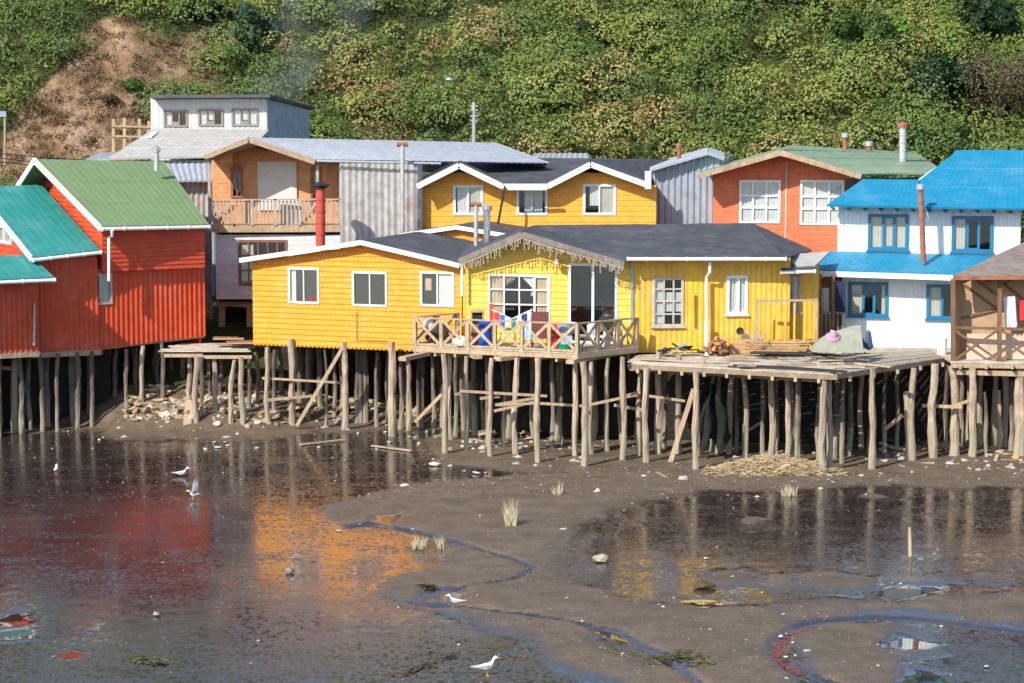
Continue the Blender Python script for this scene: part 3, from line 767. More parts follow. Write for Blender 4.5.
def tree(name, px, py, Y, rx, rz, pal, label, cat, n=5000, seed=1, leaf=0.1, lobes=9):
    """px,py = middle of crown"""
    rs = np.random.RandomState(seed)
    Y = 109.0
    while Y < 140:
        c = P(px, py, Y)
        if c.z-zg(c.x, Y) < rz*0.75: break
        Y += 0.15
    zb = zg(c.x, Y)
    root = empty(name, (c.x, Y, zb), label, cat)
    tb = MB(); h = max(c.z-zb, 0.8); tb.tube([(c.x, Y, zb-0.3), (c.x+0.1, Y, zb+h*0.5), (c.x, Y, c.z+rz*0.4)], [0.18,0.13,0.04], 8)
    C=[];O=[]
    for k in range(lobes):
        a = rs.uniform(0, 2*np.pi); e = rs.uniform(-0.5, 1); q = rs.uniform(0.35, 0.75)
        lc = np.array([c.x+rx*q*np.cos(a), Y+rx*q*0.8*np.sin(a), c.z+rz*q*e]); lr = rs.uniform(0.32, 0.55)*min(rx, rz)
        tb.tube([(c.x, Y, zb+h*rs.uniform(0.3,0.8)), tuple((np.array([c.x,Y,c.z])+lc)/2+rs.normal(0,0.1,3)), tuple(lc)], [0.07,0.05,0.02], 5)
        m_ = n//lobes; d = rs.normal(0,1,(m_,3)); d /= np.linalg.norm(d,axis=1)[:,None]
        lump = 0.7+0.6*fbm(d[:,0]*2.2+k*5, d[:,2]*2.2+d[:,1]*2, 2, seed)
        C.append(lc+d*(lr*lump*rs.uniform(0.5,1.1,m_)**0.5)[:,None]); O.append(d+np.array([0,-0.1,0.3]))
    tb.build('trunk', M_bark, root)
    C = np.concatenate(C); pal = np.array(pal)*1.35; K = pal[rs.randint(len(pal), size=len(C))]*rs.uniform(0.7,1.3,(len(C),1))
    leaves('crown', C, rs.uniform(leaf*0.6, leaf*1.3, len(C)), K, np.concatenate(O), parent=root, rs=rs, loc=(c.x, Y, zb))
    return root
M_bark = mat('bark', (0.14,0.10,0.07), 0.95, 0.3, wood=1, bump=0.5)
DG = [(0.02,0.045,0.018),(0.03,0.06,0.02),(0.015,0.035,0.018)]; BG = [(0.10,0.17,0.03),(0.13,0.19,0.035),(0.07,0.13,0.025)]
MG = [(0.06,0.11,0.025),(0.08,0.13,0.03),(0.04,0.08,0.02)]; BR = [(0.14,0.095,0.06),(0.11,0.08,0.05),(0.09,0.085,0.04)]
BLG = [(0.05,0.09,0.05),(0.07,0.11,0.06),(0.04,0.075,0.04)]
tree('hillside_tree', 985, 20, 123, 2.4, 1.6, DG, 'dark green tree in the top right corner above the brown bush', 'tree', 6000, 1)
tree('hillside_tree', 918, 38, 118.5, 2.7, 1.7, [(0.13,0.22,0.04),(0.16,0.23,0.045),(0.09,0.17,0.03)], 'bright green leafy tree on the slope left of the brown bare bush at right', 'tree', 13000, 2, 0.11, 14)
tree('hillside_tree', 862, 45, 119.5, 2.3, 1.8, MG, 'mid green tree on the slope above the coral house, left of the bright green tree', 'tree', 10000, 3, .1, 12)
tree('hillside_tree', 998, 95, 116, 2.6, 2.6, BR, 'brown nearly leafless bush at the right edge above the blue roof', 'bush', 12000, 4, 0.06, 14)
tree('hillside_tree', 936, 88, 115, 2.2, 1.8, DG, 'dark green shrub behind the left end of the blue roof ridge', 'bush', 12000, 5, .1, 12)
tree('hillside_tree', 735, -8, 126, 3.6, 1.2, DG, 'dark wide tree in the notch at the top edge of the picture, right of centre', 'tree', 6000, 6)
tree('hillside_tree', 822, -4, 126, 2.2, 1.0, DG, 'dark tree at the top edge above the green roofed coral house', 'tree', 4500, 7)
tree('hillside_tree', 572, 42, 119.8, 1.2, 1.0, DG, 'dark leafy bush standing out in the middle of the green hillside', 'bush', 4000, 8)
tree('hillside_tree', 134, 88, 115.5, 0.5, 0.6, MG, 'small green bush alone on the bare brown landslip', 'bush', 1500, 9, 0.07)
tree('hillside_tree', 250, 28, 121, 1.6, 1.2, BLG, 'blue green tree at the right edge of the bare landslip', 'tree', 5000, 10)
tree('hillside_tree', 205, 8, 123, 1.2, 0.9, DG, 'dark shrub at the top of the landslip above the grey building', 'bush', 3500, 11)
tree('hillside_tree', 110, 100, 115.3, 0.55, 0.35, [(0.05,0.05,0.02),(0.09,0.07,0.04)], 'low dark scrubby bush on the landslip beside the small green bush', 'bush', 1200, 12, 0.06)
# ================================================================ BUILDINGS
def fascia(parent, pts, w=0.04, h=0.2, m=None, name='fascia', drop=0.0):
    mb = MB()
    for a, b in zip(pts[:-1], pts[1:]): mb.beam(Vector(a)-Vector((0,0,drop)), Vector(b)-Vector((0,0,drop)), w, h)
    return mb.build(name, m or M_white, parent)
def gutter(parent, a, b, r=0.07, m=None, brackets=8):
    a = Vector(a); b = Vector(b); mb = MB(); mb.tube([a, (a+b)/2, b], [r, r, r], 8)
    for i in range(brackets+1):
        p = a + (b-a)*(i/brackets); mb.tube([p-(b-a).normalized()*0.03, p+(b-a).normalized()*0.03], r*1.25, 8)
    return mb.build('gutter', m or M_white, parent)
def flue(parent, px, ytop, ybot, Y, w=5, m=None, cap=True, capm=None, top=None, zb=None, name='stovepipe', lean=0, label=None):
    b = P(px, ybot, Y); t = P(px+lean, ytop, Y); r = w/2/FPX*Y; mb = MB()
    n = 5; pts = [b.lerp(t, i/n) for i in range(n+1)]; mb.tube(pts, r, 12)
    for i in range(1, n): mb.tube([pts[i]-Vector((0,0,0.02)), pts[i]+Vector((0,0,0.02))], r*1.12, 12)
    o = mb.build(name, m or M_steel, parent)
    if label: o['label'] = label
    if cap:
        c = MB()
        if cap == 'T': c.tube([t+Vector((-0.22,0,0.02)), t+Vector((0.22,0,0.02))], r*1.05, 10)
        elif cap == 'cone': c.lathe(t, [(r*1.9,0.10),(r*1.9,0.13),(0.01,0.27)], 12); c.lathe(t, [(r*1.5,0),(r*1.5,0.07)], 12); c.tube([t, t+Vector((0,0,0.16))], r*0.5, 6)
        else: c.lathe(t-Vector((0,0,0.02)), [(r*1.5,0),(r*1.6,0.16),(r*1.1,0.2)], 12)
        c.build('cowl', capm or m or M_steel, o)
    return o
def ucorner(mbpart, W, u, z0, z1, w=0.1, off=0.03):
    mbpart.hexa([W.pt(u-w/2,z0,off), W.pt(u+w/2,z0,off), W.pt(u+w/2,z0,-0.03), W.pt(u-w/2,z0,-0.03), W.pt(u-w/2,z1,off), W.pt(u+w/2,z1,off), W.pt(u+w/2,z1,-0.03), W.pt(u-w/2,z1,-0.03)])
def shift(v, W, back): return Vector(v) - W.n*back
def side_wall(W, u, back, z0, z1, z1b=None, kind='v', m=None, parent=None, name='side_wall', period=0.2, amp=0.02, right=True, front_gap=0.0):
    """wall going back from the front wall at u"""
    a = W.pt(u, 0, -front_gap); b = W.pt(u, 0, -back)
    V = Wall((a.x,a.y),(b.x,b.y)) if right else Wall((b.x,b.y),(a.x,a.y))
    z1b = z1 if z1b is None else z1b
    poly = [(0,z0),(V.L,z0),(V.L,z1b),(0,z1)] if right else [(0,z0),(V.L,z0),(V.L,z1),(0,z1b)]
    return cladding(V, poly, kind, period=period, amp=amp).build(name, m, parent), V
def floor_slab(W, u0, u1, back, z, parent, m=None, th=0.2, name='floor_frame'):
    mb = MB(); mb.hexa([W.pt(u0,z-th,-0.1),W.pt(u1,z-th,-0.1),W.pt(u1,z-th,-back),W.pt(u0,z-th,-back),W.pt(u0,z,-0.1),W.pt(u1,z,-0.1),W.pt(u1,z,-back),W.pt(u0,z,-back)])
    k = int((u1-u0)/0.9)
    for i in range(k+1):
        u = u0+0.1+(u1-u0-0.2)*i/k; mb.hexa([W.pt(u-.05,z-th-.2,0.0),W.pt(u+.05,z-th-.2,0.0),W.pt(u+.05,z-th-.2,-back),W.pt(u-.05,z-th-.2,-back),W.pt(u-.05,z-th+.003,0.0),W.pt(u+.05,z-th+.003,0.0),W.pt(u+.05,z-th+.003,-back),W.pt(u-.05,z-th+.003,-back)])
    return mb.build(name, m or M_wood, parent)
def inner_room(W, parent, z0, z1, back=1.6, u0=0.0, u1=None):
    u1 = W.L if u1 is None else u1; mb = MB()
    for (a, b, c, d) in ((u0+.1, back, u1-.1, back+.08), (u0+.1, .12, u0+.16, back), (u1-.16, .12, u1-.1, back)):
        mb.hexa([W.pt(a,z0,-b),W.pt(c,z0,-b),W.pt(c,z0,-d),W.pt(a,z0,-d),W.pt(a,z1,-b),W.pt(c,z1,-b),W.pt(c,z1,-d),W.pt(a,z1,-d)])
    for z in (z0+.02, z1):
        mb.hexa([W.pt(u0+.1,z,-.12),W.pt(u1-.1,z,-.12),W.pt(u1-.1,z,-back),W.pt(u0+.1,z,-back),W.pt(u0+.1,z+.04,-.12),W.pt(u1-.1,z+.04,-.12),W.pt(u1-.1,z+.04,-back),W.pt(u0+.1,z+.04,-back)])
    return mb.build('interior_wall', M_room, parent)
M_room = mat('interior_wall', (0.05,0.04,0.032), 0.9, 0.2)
def shade_backing(parent, W, back, z1, u0=0.0, u1=None):
    """added black backing that stands in for deep shade behind the stilts"""
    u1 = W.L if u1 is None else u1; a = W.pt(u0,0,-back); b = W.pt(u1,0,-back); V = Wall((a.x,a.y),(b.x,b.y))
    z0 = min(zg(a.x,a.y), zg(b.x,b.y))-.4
    return cladding(V, [(0,z0),(V.L,z0),(V.L,z1),(0,z1)], 'h', (), 0.2, 0.02).build('underfloor_shade_backing', M_shade, parent)
M_shade = mat('black_shade_board', (0.018,0.015,0.013), 0.9, 0.3)  # near black: the shade below the floors is put into the colour
def back_stilts(parent, W, us, backs, ztop, r=0.11, jit=0.2):
    q = random.Random(int(W.a.x*100)&0xffff)
    for bk in backs:
        for u in us:
            p = W.pt(u+q.uniform(-jit,jit), 0, -bk+q.uniform(-jit,jit)); z = zg(p.x, p.y)
            if ztop-z < 0.3: continue
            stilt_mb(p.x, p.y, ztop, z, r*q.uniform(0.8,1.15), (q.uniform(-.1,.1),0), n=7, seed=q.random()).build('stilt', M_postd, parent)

# ---------------------------------------------------------------- 1 left yellow house
W1 = wallp(253, 90.3, 462, 87.4)
h1 = empty('stilt_house', (W1.pt(W1.L/2, 0).x, W1.pt(W1.L/2,0).y, 0), 'orange yellow shingled house on stilts with three white windows, left of the deck', 'house')
z1b = 3.22; e1l = W1.hit(253, 262)[1]; e1r = W1.hit(460, 266)[1]; pk = W1.hit(365, 245)
H1 = [rect(W1,289,268,319,303), rect(W1,353,272,387,306), rect(W1,421,272,454,306)]
poly1 = [(0,z1b),(W1.L,z1b),(W1.L,e1r),(pk[0],pk[1]),(0,e1l)]
cladding(W1, poly1, 'h', H1, 0.2, 0.022, bottom_jag=0).build('front_wall', M_yel, h1)
# scalloped bottom course
mb = MB(); n = int(W1.L/0.17)
for i in range(n):
    u = i*0.17; z = z1b; mb.add([W1.pt(u+.01,z+.02,.03),W1.pt(u+.16,z+.02,.03),W1.pt(u+.14,z-.06,.036),W1.pt(u+.03,z-.06,.036),W1.pt(u+.01,z+.02,0),W1.pt(u+.16,z+.02,0),W1.pt(u+.14,z-.06,0.01),W1.pt(u+.03,z-.06,.01)], [(0,1,2,3),(7,6,5,4),(0,3,7,4),(1,5,6,2),(3,2,6,7)])
mb.build('shingle_edge', M_yel, h1)
wa = window(W1, h1, H1[0], v=(0.5,), curtains=[(0.0,0.0,0.22,1.0,M_curtw)], fw=0.06)
wb = window(W1, h1, H1[1], v=(0.5,), fw=0.06)
wc = window(W1, h1, H1[2], v=(0.5,), curtains=[(0.52,0.0,1.0,1.0,M_curtw),(0.12,0.45,0.3,0.8,M_curtp)], fw=0.06)
side_wall(W1, 0, 9, z1b, e1l, m=M_yel, parent=h1, kind='h', right=False)
back1 = 7.0
zE = W1.hit(247, 259)[1]; uE = -0.35; zF = W1.hit(461, 264)[1]; pk2 = W1.hit(365, 241)
A = W1.pt(uE, zE, 0.35); B = W1.pt(W1.L+0.05, zF, 0.35); C = W1.pt(pk2[0], pk2[1], 0.35)
roofq(B, shift(B,W1,back1), shift(C,W1,back1), C, 'felt', th=0.05).build('roof', M_felt, h1)
roofq(shift(A,W1,back1), A, C, shift(C,W1,back1), 'felt', th=0.05).build('roof', M_felt, h1)
fascia(h1, [A+W1.n*.05, C+W1.n*.05], 0.04, 0.17, drop=0.03); fascia(h1, [C+W1.n*.05, B+W1.n*.05], 0.04, 0.17, drop=0.03)
# soffit
mb = MB(); mb.hexa([W1.pt(uE,zE-.07,.33),W1.pt(pk2[0],pk2[1]-.07,.33),W1.pt(pk2[0],pk2[1]-.07,0.03),W1.pt(uE,zE-.07,0.03),W1.pt(uE,zE-.04,.33),W1.pt(pk2[0],pk2[1]-.04,.33),W1.pt(pk2[0],pk2[1]-.04,0.03),W1.pt(uE,zE-.04,0.03)])
mb.hexa([W1.pt(pk2[0],pk2[1]-.07,.33),W1.pt(W1.L,zF-.07,.33),W1.pt(W1.L,zF-.07,0.03),W1.pt(pk2[0],pk2[1]-.07,0.03),W1.pt(pk2[0],pk2[1]-.04,.33),W1.pt(W1.L,zF-.04,.33),W1.pt(W1.L,zF-.04,0.03),W1.pt(pk2[0],pk2[1]-.04,0.03)])
mb.build('soffit', M_yel, h1)
# rear gable peeping over
g1 = wallp(400, 94.2, 508, 93.4); zg0 = g1.hit(400,238)[1]
gp = [(0,zg0-0.8),(g1.L,zg0-0.8),(g1.L,g1.hit(508,237)[1]),(g1.hit(456,229)[0],g1.hit(456,229)[1]),(0,zg0)]
cladding(g1, gp, 'h', (), 0.2, 0.02).build('rear_gable_wall', M_yel, h1)
ga = P(400,235.6,93.9); gb = P(456,227.3,93.5); gc = P(508,236,93.1)
fascia(h1, [ga, gb, gc], 0.04, 0.16)
bk = Vector((1.4,5,0))
roofq(gc, gc+bk, gb+bk, gb, 'felt').build('roof', M_felt, h1); roofq(ga+bk, ga, gb, gb+bk, 'felt').build('roof', M_felt, h1)
floor_slab(W1, 0, W1.L, 8, z1b+0.38, h1)
flue(h1, 487, 210, 244, 89.5, 7, cap='box'); flue(h1, 476, 205, 246, 89.0, 4.4, cap='T', capm=M_rust)
# wall pipe fittings
mb = MB(); a = W1.hit(357,312); b = W1.hit(357,340); c = W1.hit(388,341)
mb.tube([W1.pt(a[0],a[1],.05), W1.pt(b[0],b[1],.05)], .018, 6); mb.tube([W1.pt(b[0],b[1],.05), W1.pt(c[0],c[1],.05)], .018, 6)
mb.build('wall_pipe', M_yel, h1)
for px, yt, yb, w_, ln in ((268,347,424,6,0),(291,339,426,7.5,0),(308,349,421,5,0),(324.7,347,429,4,0),(344,342,431,7,-1),(392,342,436,9,0),(400,350,430,5,0),
                           (275,350,414,5,0),(334,349,418,4.5,0),(356,350,424,5,1),(362,350,424,5,0),(378,352,428,4.5,0),(407.5,352,431,6,0),(420,352,428,4,0),(433,354,432,5,-1)):
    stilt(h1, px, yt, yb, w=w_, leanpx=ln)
mb = MB(); mb.beam(P(296.6,426,88.9), P(341.7,349,88.9), 0.13, 0.13); mb.build('diagonal_brace', M_wood, h1)
for a_, b_, t_ in ((P(268,400,89.2), P(312,396,89.6), .09), (P(262,378,89.4), P(345,383,89.4), .08), (P(415,422,88.2), P(442,394,88.2), .11)):
    mb = MB(); mb.beam(a_, b_, t_, t_); mb.build('cross_brace', M_wood, h1)
inner_room(W1, h1, z1b, e1l-0.1)
shade_backing(h1, W1, 3.6, 3.1, -0.6)
back_stilts(h1, W1, [0.4+0.85*i for i in range(10)], (1.6, 3.0), 3.1)

# ---------------------------------------------------------------- 2 centre house: gabled front and right wing
Wc = wallp(463, 87.3, 631, 86.0); Wr = wallp(632, 85.95, 790, 86.3)
h2 = empty('stilt_house', (Wr.pt(0,0).x, Wr.pt(0,0).y, 0), 'pale yellow house on stilts behind the cluttered deck, with a long ribbed right wing', 'house')
z2 = 3.66; zc0 = 3.5
eL = Wc.hit(463,260)[1]; eR = Wc.hit(631,260)[1]; pc = Wc.hit(522,236)
H2 = [rect(Wc,489,275,550,321), rect(Wc,569,264,617,343)]
cladding(Wc, [(0,zc0),(Wc.L,zc0),(Wc.L,eR),(pc[0],pc[1]),(0,eL)], 'h', H2, 0.22, 0.02).build('front_wall', M_yelp, h2)
kw = window(Wc, h2, H2[0], v=(0.25,0.5), h=(0.36,0.68), fw=0.05, thick=0.045, extra=[(0.735,0,0.765,1),(0.765,0.0,1.0,0.05),(0.765,0.95,1.0,1.0),(0.955,0,1.0,1)], curtains=[(0.02,0.02,0.24,0.98,M_curtp),(0.24,0.35,0.5,1.0,M_curtp,-0.35),(0.5,0.55,0.74,1.0,M_curtw,0.2),(0.78,0.03,0.95,0.97,M_curtp)])
sd = window(Wc, h2, H2[1], name='sliding_door', v=(0.5,), fw=0.07, thick=0.09)
mb = MB()
ucorner(mb, Wc, 0.06, zc0, eL, 0.1); mb.build('corner_board', M_yelp, h2)
eRw = Wr.hit(640,258.5)[1]
H3 = [rect(Wr,653,278,683,326), rect(Wr,727,276,747,314)]
cladding(Wr, [(0,3.35),(Wr.L,3.35),(Wr.L,eRw),(0,eRw)], 'v', H3, 0.19, 0.010).build('wing_wall', M_yelc, h2)
mb = MB(); ucorner(mb, Wr, 0.0, 3.35, eRw, 0.09, 0.05); mb.build('corner_flashing', M_galvb, h2)
M_wfr = mat('weathered_frame', (0.48,0.42,0.36), 0.8, 0.15, dirt=0.3)
window(Wr, h2, H3[0], frame=M_wfr, v=(0.36,0.68), h=(0.25,0.52,0.77), fw=0.07, thick=0.055, sill=True, curtains=[(0.06,0.05,0.33,0.95,M_curtw),(0.38,0.3,0.95,0.7,M_curtw)], label='old many paned window in unpainted frame')
window(Wr, h2, H3[1], v=(0.55,), fw=0.08, thick=0.1, sill=True, frame=M_white, curtains=[(0.1,0.05,0.5,0.95,M_curtw),(0.6,0.05,0.9,0.95,M_curtw)])
# end bay under the small lean-to roof
We = wallp(784, 86.9, 819, 87.0)
H4 = [rect(We,785.5,276,800,312)]
cladding(We, [(0,3.3),(We.L,3.3),(We.L,We.hit(800,264)[1]),(0,We.hit(800,264)[1])], 'v', H4, 0.19, 0.010).build('end_bay_wall', M_yelc, h2)
window(We, h2, H4[0], v=(0.5,), frame=M_wfr, fw=0.06, thick=0.07, curtains=[(0.1,0,0.9,1,M_curtw)], sill=True)
side_wall(We, We.L, 3, 3.3, We.hit(800,264)[1], m=M_yelc, parent=h2)
for Wx, u_ in ((Wr, Wr.L),): side_wall(Wx, u_, 5, 3.35, eRw, m=M_yelc, parent=h2)
# roofs
gF0 = P(459,259.5,86.9); gF1 = P(522,232.5,86.0); gF2 = P(624,262.5,85.3)
rb = P(535,226.5,91.5)
rA = P(626,259.5,85.35); rB = P(784,259.5,85.6); rC = P(752,224.3,91.6)
roofq(rA, rB, rC, rb, 'felt', th=0.05, sag=0.05).build('roof', M_felt, h2)
roofq(gF2, rA+Vector((0,0.02,-.02)), rb, gF1, 'felt', th=0.05).build('roof', M_felt, h2)
bl = P(470,245,91.5)
roofq(bl, gF0, gF1, rb, 'felt', th=0.05).build('roof', M_felt, h2)
rE = P(812,251,91.0)
roofq(rB, rB+Vector((0.35,1.2,0)), rE, rC, 'felt', th=0.05).build('roof', M_felt, h2)
rbk = rb+Vector((0,4,-0.8)); rck = rC+Vector((1,4,-0.8))
roofq(rck, rbk, rb, rC, 'felt', th=0.05).build('roof', M_felt, h2)
fascia(h2, [gF0+Vector((0,-.05,0)), gF1+Vector((0,-.05,0)), gF2+Vector((0,-.05,0))], 0.05, 0.2, M_fascg, drop=0.06)
gutter(h2, rA+Vector((0.05,-0.1,0.02)), rB+Vector((0.05,-0.1,0.02)), 0.065)
# annex roofs
lt = P(783,256,88.5); lu = P(830,252.5,88.8)
roofq(P(797,267.5,86.4), P(815,266.5,86.5), lu, lt, 'felt', th=0.04).build('annex_roof', M_paler, h2)
roofq(P(781,271.5,86.0), P(817,271,86.0), P(808,262.5,87.4), P(783,263,87.4), 'felt').build('annex_roof', M_felt, h2)
gutter(h2, P(781,272.5,85.95), P(815,271.5,85.95), 0.06, brackets=2)
# downpipes
mb = MB(); p0 = P(710,262,85.55); 
mb.tube([p0, P(710,272,85.6), P(706.5,278,85.85), P(706.8,345,85.85)], 0.06, 9); mb.build('downpipe', M_white, h2)
mb = MB(); mb.tube([P(706.8,322,85.7), P(707,376,85.3)], 0.085, 9); mb.build('downpipe', M_white, h2)
mb = MB(); mb.beam(P(692,291,85.9), P(692,324,85.9), 0.09, 0.05, up=(0,1,0)); mb.build('wall_board', M_yelp, h2)
mb = MB(); mb.tube([P(462,261,86.9), P(462,296,86.9)], 0.055, 8); mb.build('downpipe', M_white, h2)
mb = MB(); c = P(740,331,85.95); mb.lathe(c, [(0.14,0),(0.14,0.1)], 14, Matrix.Rotation(R(90),3,'X')); mb.build('vent_hole', M_dark, h2)
floor_slab(Wr, 0, Wr.L, 6, 3.7, h2)
floor_slab(Wc, 0, Wc.L, 6, 3.5, h2)
inner_room(Wr, h2, 3.4, 6.4)
inner_room(Wc, h2, 3.55, 6.4)
shade_backing(h2, Wr, 1.7, 3.2, -.5, 8.5)
shade_backing(h2, Wc, 1.6, 3.4, -.3)
back_stilts(h2, Wr, [0.3+0.9*i for i in range(7)], (0.6,), 3.2)
back_stilts(h2, Wc, [0.3+1.1*i for i in range(6)], (0.6,), 3.3)
# wall lamp on gable
lampo = MB(); c = P(557,262,86.2); lampo.lathe(c, [(0.03,0.12),(0.10,0.05),(0.12,-0.08),(0.03,-0.1)], 10); lampo.tube([c+Vector((0,0,0.1)), c+Vector((0,0.45,0.15))], 0.02, 6)
lampo.build('wall_lantern', M_wfr, h2)
# icicle lights
mb = MB(); q = random.Random(4)
def hang(a, b, n, zoff=-0.2):
    for i in range(n):
        f = (i+q.uniform(0.1,0.9))/n; p = a.lerp(b, f)+Vector((0,-0.10,zoff+0.02)); L_ = q.choice((0.14,0.22,0.32,0.42))*q.uniform(0.8,1.1)
        mb.tube([p, p+Vector((q.uniform(-.03,.03),0,-L_*0.5)), p+Vector((q.uniform(-.06,.06),0.02,-L_))], 0.011, 4)
        k = int(L_/0.08)
        for j in range(1,k+1):
            c = p+Vector((q.uniform(-.02,.02),-0.005,-j*0.08)); mb.box(c,(0.03,0.03,0.045),q.uniform(0,1))
    mb.tube([a+Vector((0,-.10,zoff)), a.lerp(b,0.33)+Vector((0,-.10,zoff-.02)), a.lerp(b,0.66)+Vector((0,-.10,zoff)), b+Vector((0,-.10,zoff))], 0.015, 5)
hang(gF0, gF1, 24); hang(gF1, gF2, 44)
tag(mb.build('icicle_lights', plain('light_string', (0.46,0.40,0.32), 0.7)), 'pale string of icicle lights hanging along the gable edge above the deck', 'string lights')

# ---------------------------------------------------------------- deck of the centre house
ZD = 3.66
def at_z(px, py, z):
    a = (px-512.0)/FPX; b = (341.5-py)/FPX; dz = -sp+b*cp; t = (z-HC)/dz
    return Vector((a*t, (cp+b*sp)*t, z))
dA = at_z(415,346,ZD); dB = at_z(577,353,ZD); dC = at_z(637.5,346.5,ZD)
dk = empty('railed_deck', (dB.x, dB.y, 0), 'cluttered wooden deck on stilts with X braced railings before the pale yellow house', 'deck')
dD = Wc.pt(-0.2, ZD, 0.02); dE = Wc.pt(Wc.L, ZD, 0.02)
mb = MB()
# boards run from the front edge to the wall
nb = 44
fe = [dA.lerp(dB, i/nb) for i in range(nb+1)]; be = [dD.lerp(dE, i/nb) for i in range(nb+1)]
for i in range(nb):
    a, b = fe[i].lerp(fe[i+1], 0.04), fe[i].lerp(fe[i+1], 0.96); c, d = be[i].lerp(be[i+1], 0.96), be[i].lerp(be[i+1], 0.04); t = Vector((0,0,-0.04))
    mb.hexa([a+t, b+t, c+t, d+t, a, b, c, d])
for i in range(10):
    f0, f1 = i/10, (i+1)/10
    a, b = dB.lerp(dE, f0+.005), dC.lerp(dE, 0)  if False else dB.lerp(dC, 1)
# triangle at the right side
mb.add([dB, dC, dE, dB+t, dC+t, dE+t], [(0,1,2),(5,4,3),(0,3,4,1),(1,4,5,2),(2,5,3,0)])
mb.build('deck_floor', M_deck, dk)
mb = MB(); z_ = Vector((0,0,-0.13))
for a, b in ((dA,dB),(dB,dC)): mb.beam(a+z_, b+z_, 0.06, 0.15)
for i in range(9):
    a = dA.lerp(dB, i/8); b = dD.lerp(dE, i/8); mb.beam(a+Vector((0,0,-0.26)), b+Vector((0,0,-0.26)), 0.09, 0.16)
mb.build('deck_frame', M_wood, dk)
for x0, y0, x1, y1 in ((402,358,427,352.5),(498,358,526,354.5),(469,352,478,356),(570,361,580,357)):
    mb = MB(); mb.beam(at_z(x0,y0+1,3.4), at_z(x1,y1+1,3.42), 0.3, 0.14); mb.build('beam_end', M_wood, dk)
def rail_run(root, a, b, n, H=0.98, post_w=0.12, mtl=None, xw=0.10, mid=False):
    d = (b-a); dirn = d.normalized(); nrm = Vector((dirn.y,-dirn.x,0)); mtl = mtl or M_wood
    for i in range(n+1):
        p = a+d*(i/n); m_ = MB(); m_.beam(p+Vector((0,0,-0.2)), p+Vector((0,0,H)), post_w, post_w, up=nrm); m_.build('rail_post', mtl, root)
    m_ = MB(); m_.beam(a-dirn*.06+Vector((0,0,H+.03)), b+dirn*.06+Vector((0,0,H+.03)), 0.14, 0.05); m_.build('handrail', mtl, root)
    m_ = MB(); m_.beam(a+Vector((0,0,0.06)), b+Vector((0,0,0.06)), 0.05, 0.08); m_.build('bottom_rail', mtl, root)
    for i in range(n):
        p = a+d*(i/n)+dirn*post_w/2; r = a+d*((i+1)/n)-dirn*post_w/2
        for k, (z0, z1) in enumerate(((0.1,H-.02),(H-.02,0.1))):
            m_ = MB(); m_.beam(p+Vector((0,0,z0))+nrm*(0.015+0.035*k), r+Vector((0,0,z1))+nrm*(0.015+0.035*k), 0.03, xw, up=(0,0,1)); m_.build('cross_rail', mtl, root)
ins = Vector((0,0.08,0))
rail_run(dk, dA+ins, dB+ins, 6); rail_run(dk, dB+ins+Vector((0.02,0.03,0)), dC+ins+Vector((-.03,0,0)), 3)
rail_run(dk, dD+Vector((0.0,-0.3,0)), dA+ins+Vector((0,0.15,0)), 2)
for px, yt, yb, w_, ln in ((443.8,354,455,6,0),(450.6,353,441,6.5,0),(456,355,436,5,0),(465.9,356,451,5.5,0),(485.7,355,449,4.5,0),(491,358,458.5,6,1),(515.4,358,456,7,2),(537.8,358,464.5,7.5,1),
                           (552,358,450,5,0),(575.8,360,458,6,0),(583.5,362,468,8.5,0),(591.6,362,456,6,0),(607.6,358,453,5.5,0),(622.7,357,462,7,-1),(502,356,446,5,0),(563,358,447,4.5,0)):
    stilt(dk, px, yt, yb, w=w_, leanpx=ln)
for a, b in (((460,391),(547,396)),((495,405),(536,398)),((498,405),(538,403)),((480,398.5),(500,396.5)),((535,403),(584,406)),((494,411),(534,402)),((584,406),(640,394)),((455,394.5),(472,391.5))):
    mb = MB(); mb.beam(P(*a,83.0), P(*b,83.2), 0.05, 0.09); mb.build('cross_brace', M_wood, dk)

# ---------------------------------------------------------------- 3 upper orange-yellow house
W3 = wallp(422.5, 97.3, 655.5, 97.0)
h3 = empty('two_gable_house', (W3.pt(W3.L/2,0).x, 97, 3.3), 'orange yellow house with two white edged gables, standing behind the dark roofs', 'house')
def u3(x, y): return W3.hit(x, y)
H5 = [rect(W3,453.7,185.6,482.8,214.7), rect(W3,517,188,547,214.7), rect(W3,583.4,184.5,615.6,214.7)]
zb3 = 3.0
pl3 = [(0,zb3),(W3.L,zb3),(W3.L,u3(650,186)[1]),(u3(591,168)[0],u3(591,168)[1]),(u3(547,190)[0],u3(547,190)[1]),(u3(502,190)[0],u3(502,190)[1]),(u3(459,169)[0],u3(459,169)[1]),(0,u3(422,186)[1])]
# split into convex pieces for the boards
ua, ub_ = u3(502,190)[0], u3(549.5,190)[0]; zt3 = u3(525,186.5)[1]
cladding(W3, [(0,zb3),(ua,zb3),(ua,zt3),pl3[6],pl3[7]], 'h', [H5[0]], 0.22, 0.02).build('front_wall', M_orng, h3)
cladding(W3, [(ua,zb3),(ub_,zb3),(ub_,zt3),(ua,zt3)], 'h', [H5[1]], 0.22, 0.02).build('front_wall', M_orng, h3)
cladding(W3, [(ub_,zb3),(W3.L,zb3),pl3[2],pl3[3],(ub_,zt3)], 'h', [H5[2]], 0.22, 0.02).build('front_wall', M_orng, h3)
window(W3, h3, H5[0], v=(0.5,), fw=0.08, curtains=[(0.12,0.03,0.5,0.97,M_curtw),(0.53,0.03,0.95,0.97,M_curt)])
window(W3, h3, H5[1], v=(0.5,), fw=0.08, curtains=[(0.25,0.03,0.5,0.97,M_curtw),(0.53,0.03,0.85,0.97,M_curtw)])
